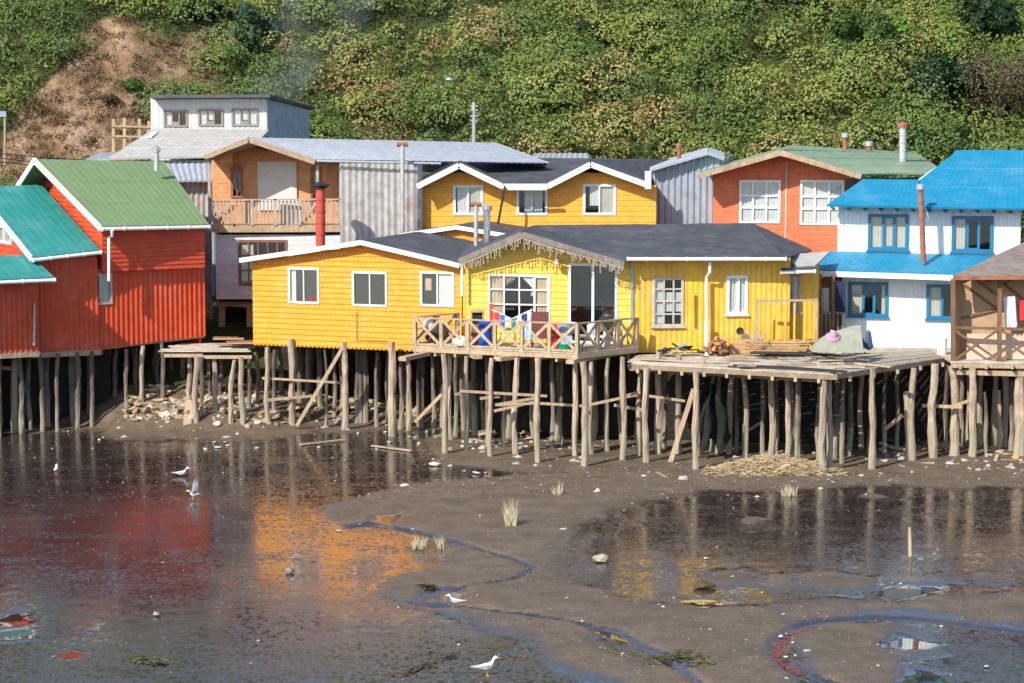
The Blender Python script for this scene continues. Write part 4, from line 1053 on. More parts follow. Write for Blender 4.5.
window(W3, h3, H5[2], v=(0.5,), fw=0.08, curtains=[(0.2,0.3,0.5,0.97,M_curtw),(0.55,0.03,0.95,0.97,M_curt)])
side_wall(W3, 0, 8, zb3, pl3[7][1], m=M_galvb, parent=h3, right=False); side_wall(W3, W3.L, 8, zb3, pl3[2][1], m=M_orng, kind='h', parent=h3)
YF = 96.4
fp = [P(417,186.5,YF), P(459,165.5,YF), P(502.5,186.5,YF), P(547.5,186.5,YF), P(590.6,164.5,YF), P(650,186,YF)]
fascia(h3, fp[:3]+[fp[3]]+fp[4:], 0.05, 0.22)
mb = MB(); mb.beam(P(648,171,YF), P(648,189,YF), 0.25, 0.06, up=(0,1,0)); mb.build('fascia_end', M_white, h3)
mb = MB(); mb.beam(P(503,189,96.3)+Vector((0,-.08,0)), P(547,189,96.3)+Vector((0,-.08,0)), 0.1, 0.08); mb.build('gutter', M_white, h3)
up3 = Vector((0,0,0.10)); RY = 101.5
rp = [P(432,178,RY)+Vector((0,0,-.2)), P(463,158.5,RY), P(503,170,RY), P(548,170,RY), P(594,159,RY), P(672,160.5,RY)]
rl = P(463,158.5,102.5); rr = P(672,160.5,102.5)
roofq(fp[0]+up3, fp[0]+up3+Vector((0,5,0)), rl, fp[1]+up3, 'felt').build('roof', M_felt, h3)
roofq(fp[2]+up3, fp[2]+up3+Vector((0,.1,0)), rl, fp[1]+up3, 'felt').build('roof', M_felt, h3)
mid = rl.lerp(rr, 0.62)
roofq(fp[2]+up3, fp[3]+up3, mid, rl, 'felt').build('roof', M_felt, h3)
roofq(fp[3]+up3, fp[3]+up3+Vector((0,.1,0)), mid, fp[4]+up3, 'felt').build('roof', M_felt, h3)
roofq(fp[5]+up3, fp[5]+up3+Vector((0.1,1.5,0)), rr, fp[4]+up3, 'felt').build('roof', M_felt, h3)
roofq(fp[4]+up3, fp[4]+up3+Vector((0,.05,0)), rr, mid, 'felt').build('roof', M_felt, h3)
mb = MB(); mb.add([rl, rr, rr+Vector((0,5,-1.5)), rl+Vector((0,5,-1.5))], [(0,1,2,3)]); mb.build('roof', M_felt, h3, fix=False)
mb = MB(); mb.tube([P(505,186,96.1), P(498,224,95.9)], 0.05, 7); mb.build('stay_pipe', M_black, h3)

inner_room(W3, h3, 4, zt3-.05)
# ---------------------------------------------------------------- 4 grey corrugated shed with gable
W4 = wallp(652, 98.2, 722, 97.8)
h4 = empty('metal_shed', (W4.pt(1,0).x, 98, 3.3), 'grey blue corrugated metal building with a low gable between the orange yellow and coral houses', 'shed')
cladding(W4, [(0,3.0),(W4.L,3.0),(W4.L,W4.hit(722,160)[1]),(W4.hit(708,155)[0],W4.hit(708,155)[1]),(0,W4.hit(652,171.5)[1])], 'v', (), 0.26, 0.035).build('front_wall', M_galvb, h4)
a, b, c = P(650,170.5,97.7), P(708,153.5,97.5), P(724,159.5,97.5); bk = Vector((0.6,7,0))
roofq(a+bk, a, b, b+bk, 'corr').build('roof', M_zincr, h4); roofq(c, c+bk, b+bk, b, 'corr').build('roof', M_zincr, h4)
fascia(h4, [a,b,c], 0.04, 0.1, M_galvb)
side_wall(W4, 0, 7, 3.0, W4.hit(652,171.5)[1], m=M_galvb, parent=h4, right=False); side_wall(W4, W4.L, 7, 3.0, W4.hit(722,160)[1], m=M_galvb, parent=h4)
flue(h4, 679, 148, 162, 99.5, 4, M_rust, cap='box')

# ---------------------------------------------------------------- 5 coral house
W5 = wallp(712.6, 96.2, 838, 95.5)
h5 = empty('shingle_house', (W5.pt(2,0).x, 96, 3.3), 'coral red shingled house with a faded green roof and two large white lattice windows', 'house')
H6 = [rect(W5,739.8,180.6,780,222.6), rect(W5,800.5,180.6,843.5,224.5)]
pp = W5.hit(781,153.5)
cr5 = W5.hit(859,178)
W5b = W5
poly5 = [(0,3.0),(W5.hit(846,220)[0],3.0),(W5.hit(846,220)[0],W5.hit(846,168)[1]),pp,(0,W5.hit(712,172.5)[1])]
cladding(W5, poly5, 'h', H6, 0.22, 0.013).build('front_wall', M_coral, h5)
for r_, vs_ in ((H6[0],(0.33,0.66)),(H6[1],(0.33,0.66))):
    window(W5, h5, r_, v=vs_, h=(0.36,0.64), fw=0.07, thick=0.08, curtains=[(0.03,0.05,0.33,0.97,M_curtw),(0.36,0.03,0.64,0.97,M_curtw),(0.68,0.03,0.97,0.97,M_curtw)])
mb = MB(); ucorner(mb, W5, W5.hit(786,200)[0], 3.0, W5.hit(786,162)[1], 0.07, 0.04); mb.build('corner_board', M_wfr, h5)
r5 = rect(W5, 820, 251, 838, 262)
a, b, c = P(699.5,174.5,95.0), P(780.8,151.5,94.6), P(861,175.5,94.3); bk = P(792,146.5,103)-b
rbk = P(916,154,103.5)
fascia(h5, [a+Vector((0,-.05,0)), b+Vector((0,-.05,0))], 0.05, 0.2, M_fasct, drop=0.05); fascia(h5, [b+Vector((0,-.05,0)), c+Vector((0,-.05,0))], 0.05, 0.2, M_fasct, drop=0.05)
roofq(c, P(945,174,96.5), rbk, b, 'corr', period=0.5, amp=0.01).build('roof', M_green2, h5)
roofq(b, b+Vector((.1,0,0)), rbk, P(792,146.5,103), 'corr', period=0.5, amp=0.01).build('roof', M_green2, h5)
roofq(a+Vector((1.2,7,0)), a, b, P(792,146.5,103), 'corr', period=0.5, amp=0.01).build('roof', M_green2, h5)
mb = MB()
mb.hexa([a+Vector((0,.02,-.14)), b+Vector((0,.02,-.14)), b+Vector((0,1.2,-.14)), a+Vector((0,1.4,-.14)), a+Vector((0,.02,-.11)), b+Vector((0,.02,-.11)), b+Vector((0,1.2,-.11)), a+Vector((0,1.4,-.11))])
mb.build('soffit', M_coral, h5)
V5a = P(846,200,95.4); Wd = Wall((V5a.x,V5a.y),(P(945,200,98.5).x,98.5))
cladding(Wd, [(0,3.0),(Wd.L,3.0),(Wd.L,Wd.hit(930,178)[1]),(0,Wd.hit(850,178)[1])], 'h', (), 0.22, 0.02).build('side_wall', M_brown, h5)
side_wall(W5, 0, 7, 3.0, W5.hit(712,177)[1], kind='h', m=M_coral, parent=h5, right=False)
flue(h5, 902.7, 127, 166, 99, 7.5, cap='box', capm=M_rust); flue(h5, 845, 137, 150, 101, 5, M_rust, cap='box', capm=M_steel); flue(h5, 869, 145.5, 152, 101, 5.5, M_rust, cap='box', capm=M_steel)

inner_room(W5, h5, 4, W5.hit(712,179)[1], u1=W5.hit(846,220)[0])
# ---------------------------------------------------------------- 6 blue roofed white house
W6 = wallp(837, 90.5, 1019, 89.3); W6l = wallp(842, 89.35, 1019, 88.15)
h6 = empty('boarded_house', (W6.pt(3,0).x, 90, 0), 'white boarded two storey house with bright blue roofs and blue window frames at the right', 'house')
zt6 = W6.hit(920,207)[1]
H7 = [rect(W6,868.5,214.5,908,249.5), rect(W6,952,216.5,992.5,251.5), rect(W6l,848.5,282.5,887.5,316), rect(W6l,927,285,957,318.5)]
cladding(W6, [(0,2.95),(W6.L,2.95),(W6.L,zt6),(0,zt6)], 'v', H7[:2], 0.15, 0.008).build('front_wall', M_whitew, h6)
zl6 = W6l.hit(880,271)[1]; cladding(W6l, [(0,2.9),(W6l.L,2.9),(W6l.L,zl6),(0,zl6)], 'v', H7[2:], 0.15, 0.008).build('lower_wall', M_whitew, h6)
side_wall(W6l, 0, 1.2, 2.9, zl6, m=M_whitew, parent=h6, right=False); side_wall(W6l, W6l.L, 1.2, 2.9, zl6, m=M_whitew, parent=h6)
for i, r_ in enumerate(H7):
    cu = ([(0.05,0.03,0.38,0.97),(0.40,0.1,0.62,0.9),(0.66,0.03,0.95,0.97)], [(0.05,0.03,0.33,0.97)], [(0.08,0.03,0.36,0.97),(0.85,0.03,0.97,0.97)], [(0.05,0.03,0.5,0.97)])[i]
    window(W6 if i < 2 else W6l, h6, r_, frame=M_blued, v=((0.38,0.66) if i < 3 else (0.5,)), fw=0.09, thick=0.10, curtains=cu, extra=([(0.38,0.0,0.66,0.10),(0.38,0.90,0.66,1.0)] if i < 3 else ()), depth=0.07, sill=True)
side_wall(W6, W6.L, 7, 2.95, zt6, m=M_galvb, parent=h6); side_wall(W6, 0, 7, 2.95, zt6, m=M_whitew, parent=h6, right=False)
e0 = P(827,206.5,89.8); e1 = P(1021,210.5,88.6); r0 = P(955.5,151.5,94.9); r1 = P(1060,151.5,94.1); lo0 = P(863,180.5,92.4); k0 = P(919,181,92.1)
rightend = e1+Vector((2.2,-.4,0)) 
roofq(e0, P(919,208.5,89.2), k0, lo0, 'corr', period=0.22, amp=0.005).build('roof', M_blue, h6)
roofq(P(919,208.5,89.2), rightend, r1, r0, 'corr', period=0.22, amp=0.005).build('roof', M_blue, h6)
mb = MB(); mb.add([k0+Vector((0,0,0.02)), P(919,208.5,89.2)+Vector((0,0,-.05)), r0+Vector((0,0,-0.02))], [(0,1,2)]); mb.build('roof', M_blue, h6, fix=False)
mb = MB(); mb.add([r0, r1, r1+Vector((0,5,-2.5)), r0+Vector((0,5,-2.5))], [(0,1,2,3)]); mb.add([lo0, k0, k0+Vector((0,4,-2)), lo0+Vector((0,4,-2))], [(0,1,2,3)]); mb.build('roof', M_blue, h6, fix=False)
gw = MB(); gw.add([k0+Vector((0.05,0.05,-.1)), r0+Vector((0.05,0.1,-.1)), k0+Vector((0.05,5,-.6))], [(0,1,2)]); gw.build('gable_wall', M_whitew, h6, fix=False)
mb = MB()
for i in range(12):
    p = e0.lerp(e1, (i+.5)/12)+Vector((0,0.15,-0.1)); mb.beam(p, p+Vector((0,0.9,0.03)), 0.06, 0.1)
mb.build('rafter_end', M_blued, h6)
q0 = P(812,271.5,88.8); q1 = P(966,276.5,87.7); q2 = P(994,257,89.45); q3 = P(829,252.5,90.55)
roofq(q0, q1, q2, q3, 'corr', period=0.22, amp=0.005).build('porch_roof', M_blue, h6)
fascia(h6, [q0+Vector((0,-.06,-.06)), q1+Vector((0,-.06,-.06))], 0.05, 0.2, M_white)
fascia(h6, [W6.pt(0,zt6-.03,.03), W6.pt(W6.L,zt6-.03,.03)], 0.03, 0.12, M_white)
flue(h6, 923.5, 189, 262, 88.7, 5.5, M_rust, cap='box', capm=M_steel, lean=-3.0, label='rusty leaning stovepipe with pale elbow')
# dark porch beside the house with laundry
po = MB()
pa, pb = P(820,345,88.0), P(845,345,88.0)
for x in (820, 833): po.beam(P(x,348,88.0), P(x,274,88.0), 0.12, 0.12, up=(0,1,0))
po.build('porch_post', M_brown, h6)
po = MB(); po.hexa([P(818,350,89.6),P(846,350,89.6),P(846,350,89.7),P(818,350,89.7),P(818,268,89.6),P(846,268,89.6),P(846,268,89.7),P(818,268,89.7)]); po.build('porch_wall', M_brown, h6)
po = MB(); po.beam(P(819,313,88.0), P(846,313,88.0), 0.06, 0.08)
for x in (822,826,830,838,842): po.beam(P(x,347,88.0), P(x,313,88.0), 0.06, 0.05, up=(0,1,0))
po.build('porch_railing', M_fascg, h6)
inner_room(W6l, h6, 3.0, 5.4, 1.1)
inner_room(W6, h6, 5.6, zt6-.1)
shade_backing(h6, W6, 0.6, 2.9, -3.5, 9)
back_stilts(h6, W6, [0.3+1.0*i for i in range(7)], (0.2,), 2.95)
floor_slab(W6, 0, W6.L, 6.5, 2.95, h6)
# ---------------------------------------------------------------- 7 red house with green roof (turned, gable to the left)
YAW = R(31); ud = Vector((math.cos(YAW), math.sin(YAW), 0)); vd = Vector((-math.sin(YAW), math.cos(YAW), 0))   # along eave, up the gable side
ec = P(102, 228, 89.3)                                # eave corner
h7 = empty('clapboard_house', (ec.x+1, ec.y+2, 0), 'red house on stilts with a moss green roof and white edging, second from the left', 'house')
W7 = Wall((ec.x+ud.x*0.15-vd.x*-0.55, ec.y+ud.y*0.15+vd.y*0.55), (ec.x+ud.x*5.0+vd.x*0.55, ec.y+ud.y*5.0+vd.y*0.55))
W7 = Wall(tuple((ec+ud*0.2+vd*0.55).xy), tuple((ec+ud*4.35+vd*0.55).xy))
z7m = W7.hit(120,270)[1]; z7e = ec.z-0.05
L7 = W7.L
pj = [(0,z7m),(L7,W7.hit(214,267)[1]),(L7,z7e),(0,z7e)]
Hw7 = rect(W7,103.5,274,112,304)
cladding(W7, [(0,min(pj[0][1],pj[1][1])),(L7,min(pj[0][1],pj[1][1])),(L7,z7e),(0,z7e)], 'h', (), 0.17, 0.03, th=0.35).build('upper_wall', M_redh, h7)
W7b = Wall(tuple((ec-ud*1.0+vd*.78).xy), tuple((ec+ud*4.45+vd*.78).xy))
zb7 = min(W7b.hit(95,350)[1], W7b.hit(200,337)[1]); zb7l = W7b.hit(90,351.5)[1]; zb7r = W7b.hit(205,336.5)[1]
wl = rect(W7b, 92, 274, 111.5, 304)
ztop7 = min(pj[0][1],pj[1][1])+0.1
cladding(W7b, [(0.2,zb7l),(W7b.L,zb7r),(W7b.L,ztop7),(0.2,ztop7+0.0)], 'v', [wl], 0.2, 0.017, bottom_jag=0.03).build('lower_wall', M_red, h7)
window(W7b, h7, wl, frame=M_wfr, v=(0.42,), fw=0.06, thick=0.1, curtains=[(0.5,0.0,0.97,0.97,M_galv)])
# gable wall facing left
ridge0 = P(35.5, 160.5, 93.4); ridge1 = P(164, 163.0, 96.4); eave1 = P(208.5, 226, 91.9)
gbk = ec + (ridge0-ec)*2; gbk.z = ec.z
Vg = Wall(tuple((ec+vd*9.4-ud*-0.25).xy), tuple((ec+ud*0.25+vd*0.95).xy))
ur = Vg.L - (ridge0-ec).dot(vd)+0.9
cladding(Vg, [(0,2.8),(Vg.L,2.8),(Vg.L,ec.z+0.1),(ur,ridge0.z-0.12),(0,ec.z-0.2)], 'h', (), 0.17, 0.03).build('gable_wall', M_redh, h7)
Vr = Wall(tuple((ec+ud*4.35+vd*1.0).xy), tuple((ec+ud*4.35+vd*9.0).xy))
cladding(Vr, [(0,2.8),(Vr.L,2.8),(Vr.L,ec.z-.2),(4.0,ridge0.z-0.3),(0,ec.z-.05)], 'h', (), 0.17, 0.02).build('gable_wall', M_redh, h7)
roofq(ec, eave1, ridge1, ridge0, 'corr', period=0.3, amp=0.004).build('roof', M_green, h7)
bl7 = ridge0+vd*4.4+Vector((0,0,-2.4)); br7 = ridge1+vd*4.4+Vector((0,0,-2.4))
roofq(br7, bl7, ridge0, ridge1, 'corr', period=0.3, amp=0.004).build('roof', M_green, h7)
fascia(h7, [ec-ud*.05+Vector((0,0,-.02)), ridge0-ud*.05+Vector((0,0,.0))], 0.05, 0.24); fascia(h7, [ridge0-ud*.05, bl7-ud*.05], 0.05, 0.24)
gutter(h7, ec-vd*.06+Vector((0,0,-0.04)), eave1-vd*.06+Vector((0,0,-.04)), 0.07, brackets=5)
mb = MB(); a = P(112,230,89.4); mb.tube([a, P(112,236,89.5), P(109,238,89.6), P(109,281,89.6)], 0.06, 9); mb.build('downpipe', M_white, h7)
flue(h7, 156.5, 152, 171, 94.5, 5, cap='cone')
fr7 = MB()
fr7.hexa([W7b.pt(0,zb7l-.05,-.1),W7b.pt(W7b.L,zb7r-.05,-.1),W7b.pt(W7b.L,zb7r-.05,-6),W7b.pt(0,zb7l-.05,-6),W7b.pt(0,zb7l+.1,-.1),W7b.pt(W7b.L,zb7r+.1,-.1),W7b.pt(W7b.L,zb7r+.1,-6),W7b.pt(0,zb7l+.1,-6)])
fr7.build('floor_frame', M_wood, h7)
for px, yt, yb, w_ in ((76,352,418,6),(87,350,417,4.5),(126,349,410.5,4.5),(143,346,405,5.5),(162,343,400,5)):
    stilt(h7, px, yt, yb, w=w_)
back_stilts(h7, W7b, [0.3+0.9*i for i in range(6)], (0.9, 1.8), 2.9, 0.1)

inner_room(W7b, h7, 3.2, ztop7)
shade_backing(h7, W7b, 2.4, 2.85, -1)
# ---------------------------------------------------------------- 8 red house with teal roof
ec8 = P(33, 259, 88.0)
h8 = empty('clapboard_house', (ec8.x, ec8.y+2, 0), 'red house on stilts with a teal roof, leftmost, its gable cut by the picture edge', 'house')
rd0 = P(-8, 184.0, 91.6); rd1 = P(41, 186, 94.6); ev1 = P(100, 251.5, 89.6)
rd0 = ec8 + (rd1-ev1); rd0.z = rd1.z-0.02
roofq(ec8, ev1, rd1, rd0, 'corr', period=0.3, amp=0.004).build('roof', M_teal, h8)
b8l = rd0+vd*5+Vector((0,0,-2.6)); b8r = rd1+vd*5+Vector((0,0,-2.6))
roofq(b8r, b8l, rd0, rd1, 'corr', period=0.3, amp=0.004).build('roof', M_teal, h8)
fascia(h8, [ec8-ud*.05, rd0-ud*.05], 0.05, 0.24); fascia(h8, [rd0-ud*.05, b8l-ud*.05], 0.05, 0.24)
gutter(h8, ec8-vd*.06+Vector((0,0,-0.04)), ev1-vd*.06+Vector((0,0,-.04)), 0.07, brackets=4)
W8 = Wall(tuple((ec8+ud*0.25+vd*0.6).xy), tuple((ec8+ud*2.75+vd*0.6).xy))
zb8l = W8.hit(35,352)[1]; zb8r = W8.hit(88,350)[1]
cladding(W8, [(0,zb8l),(W8.L,zb8r),(W8.L,ec8.z-.05),(0,ec8.z-.05)], 'v', (), 0.2, 0.016).build('front_wall', M_red, h8)
Vg8 = Wall(tuple((ec8+ud*.25+vd*9.6).xy), tuple((ec8+ud*.25+vd*.85).xy))
ur8 = Vg8.L-(rd0-ec8).dot(vd)+.4
gw8 = rect(Vg8, -4, 226, 12, 243)
cladding(Vg8, [(0,2.9),(Vg8.L,2.9),(Vg8.L,ec8.z+.05),(ur8,rd0.z-.15),(0,ec8.z)], 'h', [gw8], 0.17, 0.03).build('gable_wall', M_redh, h8)
window(Vg8, h8, gw8, v=(0.5,), fw=0.08, curtains=[(0.05,0.03,0.95,0.97,M_curtw)])
Vr8 = Wall(tuple((ec8+ud*2.75+vd*.9).xy), tuple((ec8+ud*2.75+vd*9).xy))
cladding(Vr8, [(0,2.9),(Vr8.L,2.9),(Vr8.L,ec8.z),(4.5,rd0.z-.3),(0,ec8.z-.05)], 'h', (), 0.17, 0.02).build('gable_wall', M_redh, h8)
# lower lean-to in front
ee = P(54, 279, 87.3); ew = ee - ud*6.0; et = P(37, 270.5, 88.8); et0 = et-ud*6
h9 = empty('lean_to', (ee.x-2, ee.y, 0), 'low red lean-to with a small teal roof, lowest building at the left edge', 'shed')
et.z = ee.z+0.75; et0.z = et.z
roofq(ew, ee, ee+vd*1.9+Vector((-.2,0,.72)), ew+vd*1.9+Vector((-.2,0,.72)), 'corr', period=0.3, amp=0.004).build('roof', M_teal, h9)
gutter(h9, ew-vd*.06+Vector((0,0,-.04)), ee-vd*.06+Vector((0,0,-.04)), 0.07, brackets=5)
W9 = Wall(tuple((ew+vd*.95).xy), tuple((ee-ud*.25+vd*.95).xy))
zb9 = W9.hit(40,351)[1]
cladding(W9, [(0,zb9),(W9.L,zb9),(W9.L,ee.z-.03),(0,ee.z-.03)], 'v', (), 0.2, 0.016).build('front_wall', M_red, h9)
V9 = Wall(tuple((ee-ud*.25+vd*1.0).xy), tuple((ee-ud*.25+vd*2.2).xy))
cladding(V9, [(0,zb9),(V9.L,zb9),(V9.L,ee.z+.6),(0,ee.z-.03)], 'v', (), 0.2, 0.016).build('side_wall', M_red, h9)
mb = MB(); mb.tube([W9.pt(W9.hit(34,303)[0], W9.hit(34,303)[1], .06), W9.pt(W9.hit(33.5,345)[0], W9.hit(33.5,345)[1], .06)], 0.055, 8); mb.build('downpipe', M_wfr, h9)
mb = MB(); mb.hexa([W9.pt(0,zb9-.2,0),W9.pt(W9.L,zb9-.2,0),W9.pt(W9.L,zb9-.2,-6),W9.pt(0,zb9-.2,-6),W9.pt(0,zb9,0),W9.pt(W9.L,zb9,0),W9.pt(W9.L,zb9,-6),W9.pt(0,zb9,-6)])
mb.beam(W8.pt(-.2,zb8l-.1,.08), W8.pt(W8.L,zb8r-.1,.08), .12, .2)
mb.build('floor_frame', M_wood, h9)
for px, yt, yb, w_ in ((15.5,353,433,7.5),(43,352,427,7)):
    stilt(h8, px, yt, yb, w=w_)
for px, yt, yb, w_ in ((31,356,418,5),(66,354,410,5),(54,354,414,4.5),(5,355,420,5)):
    stilt(h8, px, yt, yb, w=w_)
mb = MB(); mb.beam(P(-4,367,88.7), P(15,369,88.7), .06, .12); mb.build('cross_brace', M_wood, h8)

shade_backing(h9, W9, 1.9, 3.0, -2, 9.2)
back_stilts(h9, W9, [.3+.7*i for i in range(12)], (0.5, 1.3), 3.0, .1)
# ---------------------------------------------------------------- 10 balcony house
YB = 96.6
h10 = empty('balcony_house', (P(275,200,YB).x, 98, 3.3), 'tan shingled two storey house with a slatted balcony, white lower wall and long metal roof', 'house')
Wb = wallp(214, 98.3, 341, 98.0)
zdk = P(275,225.5,YB).z
pkb = Wb.hit(250,146)
Hb = [rect(Wb,231.5,171,242.5,197.5), rect(Wb,311,171,321,206)]
polyb = [(0,zdk),(Wb.L,zdk),(Wb.L,Wb.hit(341,163)[1]),(Wb.hit(316,160)[0],Wb.hit(316,163)[1]),pkb,(0,Wb.hit(214,160)[1])]
cladding(Wb, polyb, 'h', Hb, 0.18, 0.011).build('upper_wall', M_tan, h10)
for r_ in Hb:
    wn = window(Wb, h10, r_, frame=M_brnf, v=(0.5,), h=(0.45,), fw=0.07)
    ar = MB(); uc = (r_[0]+r_[2])/2; rr_ = (r_[2]-r_[0])/2+.04
    prof = [(uc+rr_*math.cos(t*math.pi/8), r_[3]+0.02+rr_*math.sin(t*math.pi/8)) for t in range(9)]
    ar.add([Wb.pt(u,z,.06) for u,z in prof]+[Wb.pt(u,z,.0) for u,z in prof], [tuple(range(9)), tuple(reversed(range(9,18)))]+[(i,i+1,i+10,i+9) for i in range(8)])
    ar.build('window_arch', M_brnf, wn)
cv = MB(); a = rect(Wb,258,161.5,297,198)
cv.hexa([Wb.pt(a[0],a[1]-.5,.09),Wb.pt(a[2],a[1]-.5,.09),Wb.pt(a[2],a[1]-.5,.03),Wb.pt(a[0],a[1]-.5,.03),Wb.pt(a[0],a[3],.09),Wb.pt(a[2],a[3],.09),Wb.pt(a[2],a[3],.03),Wb.pt(a[0],a[3],.03)])
cv.build('door_canvas', M_canv, h10)
# gable roof
gA = P(205,155.5,YB-.3); gB = P(248.7,138.3,YB-.3); gC = P(315,160.5,YB-.3)
rR = P(494,143.5,101.5); eRr = P(548,164,99.0)
for pa_, pb_ in ((gA,gB),(gB,gC)): fascia(h10, [pa_+Vector((0,-.05,0)), pb_+Vector((0,-.05,0))], 0.05, 0.2, M_fasct, drop=0.06)
roofq(gC, eRr, rR, gB, 'corr', period=0.3, amp=0.008).build('roof', M_zincr, h10)
roofq(gA+Vector((.5,7,-.6)), gA, gB, gB+Vector((3,7,-.5)), 'corr', period=0.3, amp=0.008).build('roof', M_zincr, h10)
roofq(eRr, eRr+Vector((-.8,6,-1.0)), gB+Vector((3,7,-1.2)), rR, 'corr', period=0.3, amp=0.008).build('roof', M_zincr, h10)
mb = MB()
for k, pa_, pb_ in ((0,gA,gB),(1,gB,gC)):
    mb.hexa([pa_+Vector((0,0,-.16)), pb_+Vector((0,0,-.16)), pb_+Vector((0,1.9,-.16)), pa_+Vector((0,1.9,-.16)), pa_+Vector((0,0,-.13)), pb_+Vector((0,0,-.13)), pb_+Vector((0,1.9,-.13)), pa_+Vector((0,1.9,-.13))])
mb.build('soffit', M_tan, h10)
gutter(h10, gC+Vector((0.1,-.06,-.02)), P(440,163.5,96.6), 0.05, M_zincr, brackets=8)
Wg = wallp(341, 96.55, 423, 96.9)
cladding(Wg, [(0,3.0),(Wg.L,3.0),(Wg.L,Wg.hit(420,164)[1]),(0,Wg.hit(345,163)[1])], 'v', (), 0.26, 0.014).build('metal_wall', M_rustw, h10)
side_wall(Wg, 0, 1.6, 3.0, Wg.hit(345,163)[1], m=M_rustw, parent=h10, right=False)
Wl = wallp(214, 98.3, 341, 98.0)
# balcony
ba = P(210,225.5,YB); bb = P(341,225.0,YB)
mb = MB(); mb.hexa([ba+Vector((0,0,-.28)), bb+Vector((0,0,-.28)), bb+Vector((0,1.7,-.28)), ba+Vector((0,1.7,-.28)), ba, bb, bb+Vector((0,1.7,0)), ba+Vector((0,1.7,0))]); mb.build('balcony_floor', M_wood, h10)
n = 34
M_pick = mat('grey_picket', (0.42,0.36,0.31), 0.8, 0.15, wood=1)
bs = MB()
for i in range(n+1):
    p = ba.lerp(bb, i/n)
    if i in (0, 17, 28, n): continue
    bs.beam(p+Vector((0,.04,0.05)), p+Vector((0,.04,.98)), 0.065, 0.03, up=(0,1,0))
bs.build('baluster_row', M_pick, h10)
for i in (0, 11, 17, 28, n):
    p = ba.lerp(bb, i/n); m_ = MB(); tall = i in (0, 28); m_.beam(p, p+Vector((0,0,2.75 if tall else 1.05)), 0.12, 0.1, up=(0,1,0)); m_.build('balcony_post', M_pick, h10)
mb = MB(); mb.beam(ba+Vector((0,0,1.03)), bb+Vector((0,0,1.03)), 0.1, 0.06); mb.build('handrail', M_pick, h10)
for x0, x1 in ((210.5,233),(318,298)):
    for s in (0,1):
        m_ = MB(); a_, b_ = (P(x0,201,YB-.08), P(x1,224,YB-.08)) if s == 0 else (P(x0,222,YB-.12), P(x1,201,YB-.12)); m_.beam(a_, b_, 0.04, 0.08); m_.build('cross_rail', M_pick, h10)
inner_room(Wb, h10, zdk+.05, polyb[-1][1]-.1)
# lower wall
W10 = wallp(216.5, 96.85, 341, 96.75)
Hl = [rect(W10,239,240.5,287,285)]
zlo = W10.hit(230,304)[1]
cladding(W10, [(0,zlo),(W10.L,zlo),(W10.L,zdk-.28),(0,zdk-.28)], 'h', Hl, 0.2, 0.018).build('lower_wall', M_whsh, h10)
window(W10, h10, Hl[0], frame=M_brnf, v=(0.2,0.4,0.6,0.8), h=(0.33,0.66), fw=0.07, thick=0.05, curtains=[(0.05,0.1,0.3,0.9,M_curt)])
inner_room(W10, h10, zlo+.05, zdk-.35)
side_wall(W10, 0, 6, zlo, zdk, m=M_whsh, kind='h', parent=h10, right=False)
side_wall(Wb, 0, 6, zdk, polyb[-1][1], m=M_tan, kind='h', parent=h10, right=False)
mb = MB()
for x in (222, 250): mb.beam(P(x,336,97.5), P(x,303,97.5), 0.25, 0.25, up=(0,1,0))
mb.beam(P(216,303.5,97.4), P(256,305,97.4), 0.2, 0.2); mb.build('footing', M_wood, h10)
mb = MB(); mb.hexa([P(218,340,99.4),P(258,340,99.4),P(258,340,99.6),P(218,340,99.6),P(218,303,99.4),P(258,303,99.4),P(258,303,99.6),P(218,303,99.6)]); mb.build('underfloor_shade_backing', M_dark, h10)  # added dark panel standing in for the shade under this floor
flue(h10, 320.5, 188, 246, 94.8, 9.5, M_redp, cap='cone', capm=M_dark, label='fat red stovepipe')
flue(h10, 402.5, 145, 232, 96.1, 4.5, M_steel, cap='T', capm=M_rust)
mb = MB(); mb.beam(P(226,150,YB+.5), P(226,163,YB+.5), 0.5, 0.3, up=(0,1,0)); mb.build('gable_box', M_tan, h10)
# leaning white board on the balcony
mb = MB(); mb.box(P(292,213,YB+.35), (0.9,0.06,0.95), 0.1); tag(mb.build('leaning_board', M_canv), 'pale board leaning behind the balcony slats of the tan house', 'board')

# ---------------------------------------------------------------- 11 grey building with clerestory and its lower roofs
Wk = wallp(153.7, 107, 269, 106.5)
h11 = empty('clerestory_building', (P(210,120,107).x, 108, 3.5), 'pale grey building with flat dark roof edge and three windows, below the bare slope', 'building')
Hk = [rect(Wk,164,110.5,187.5,126.5), rect(Wk,198.5,109.5,223,125.8), rect(Wk,232,109,258,125.8)]
zk1 = Wk.hit(210,98)[1]; zk0 = Wk.hit(210,134)[1]
cladding(Wk, [(0,zk0-3),(Wk.L,zk0-3),(Wk.L,zk1),(0,zk1)], 'v', Hk, 0.24, 0.01).build('front_wall', mat('pale_grey_board',(0.52,0.53,0.53),.6,.06,dirt=.3,dirtcol=(.4,.4,.4),streak=.25), h11)
for k, r_ in enumerate(Hk): window(Wk, h11, r_, frame=mat('grey_brown_frame',(0.24,0.2,0.19),0.6), v=(0.35,0.65), h=(), fw=0.07, extra=[(0.35,0.0,0.65,0.3)], curtains=[(0.05,0.05,0.33,0.95,M_curtw)]+([(0.4,0.35,0.6,0.95,M_curtw)] if k else [])+([(0.68,0.05,0.95,0.95,M_curtw)] if k == 2 else []))
c0 = P(269,98,106.5); c1 = P(309.5,107,111.5)
Wk2 = Wall((Wk.b.x, Wk.b.y), (c1.x, c1.y))
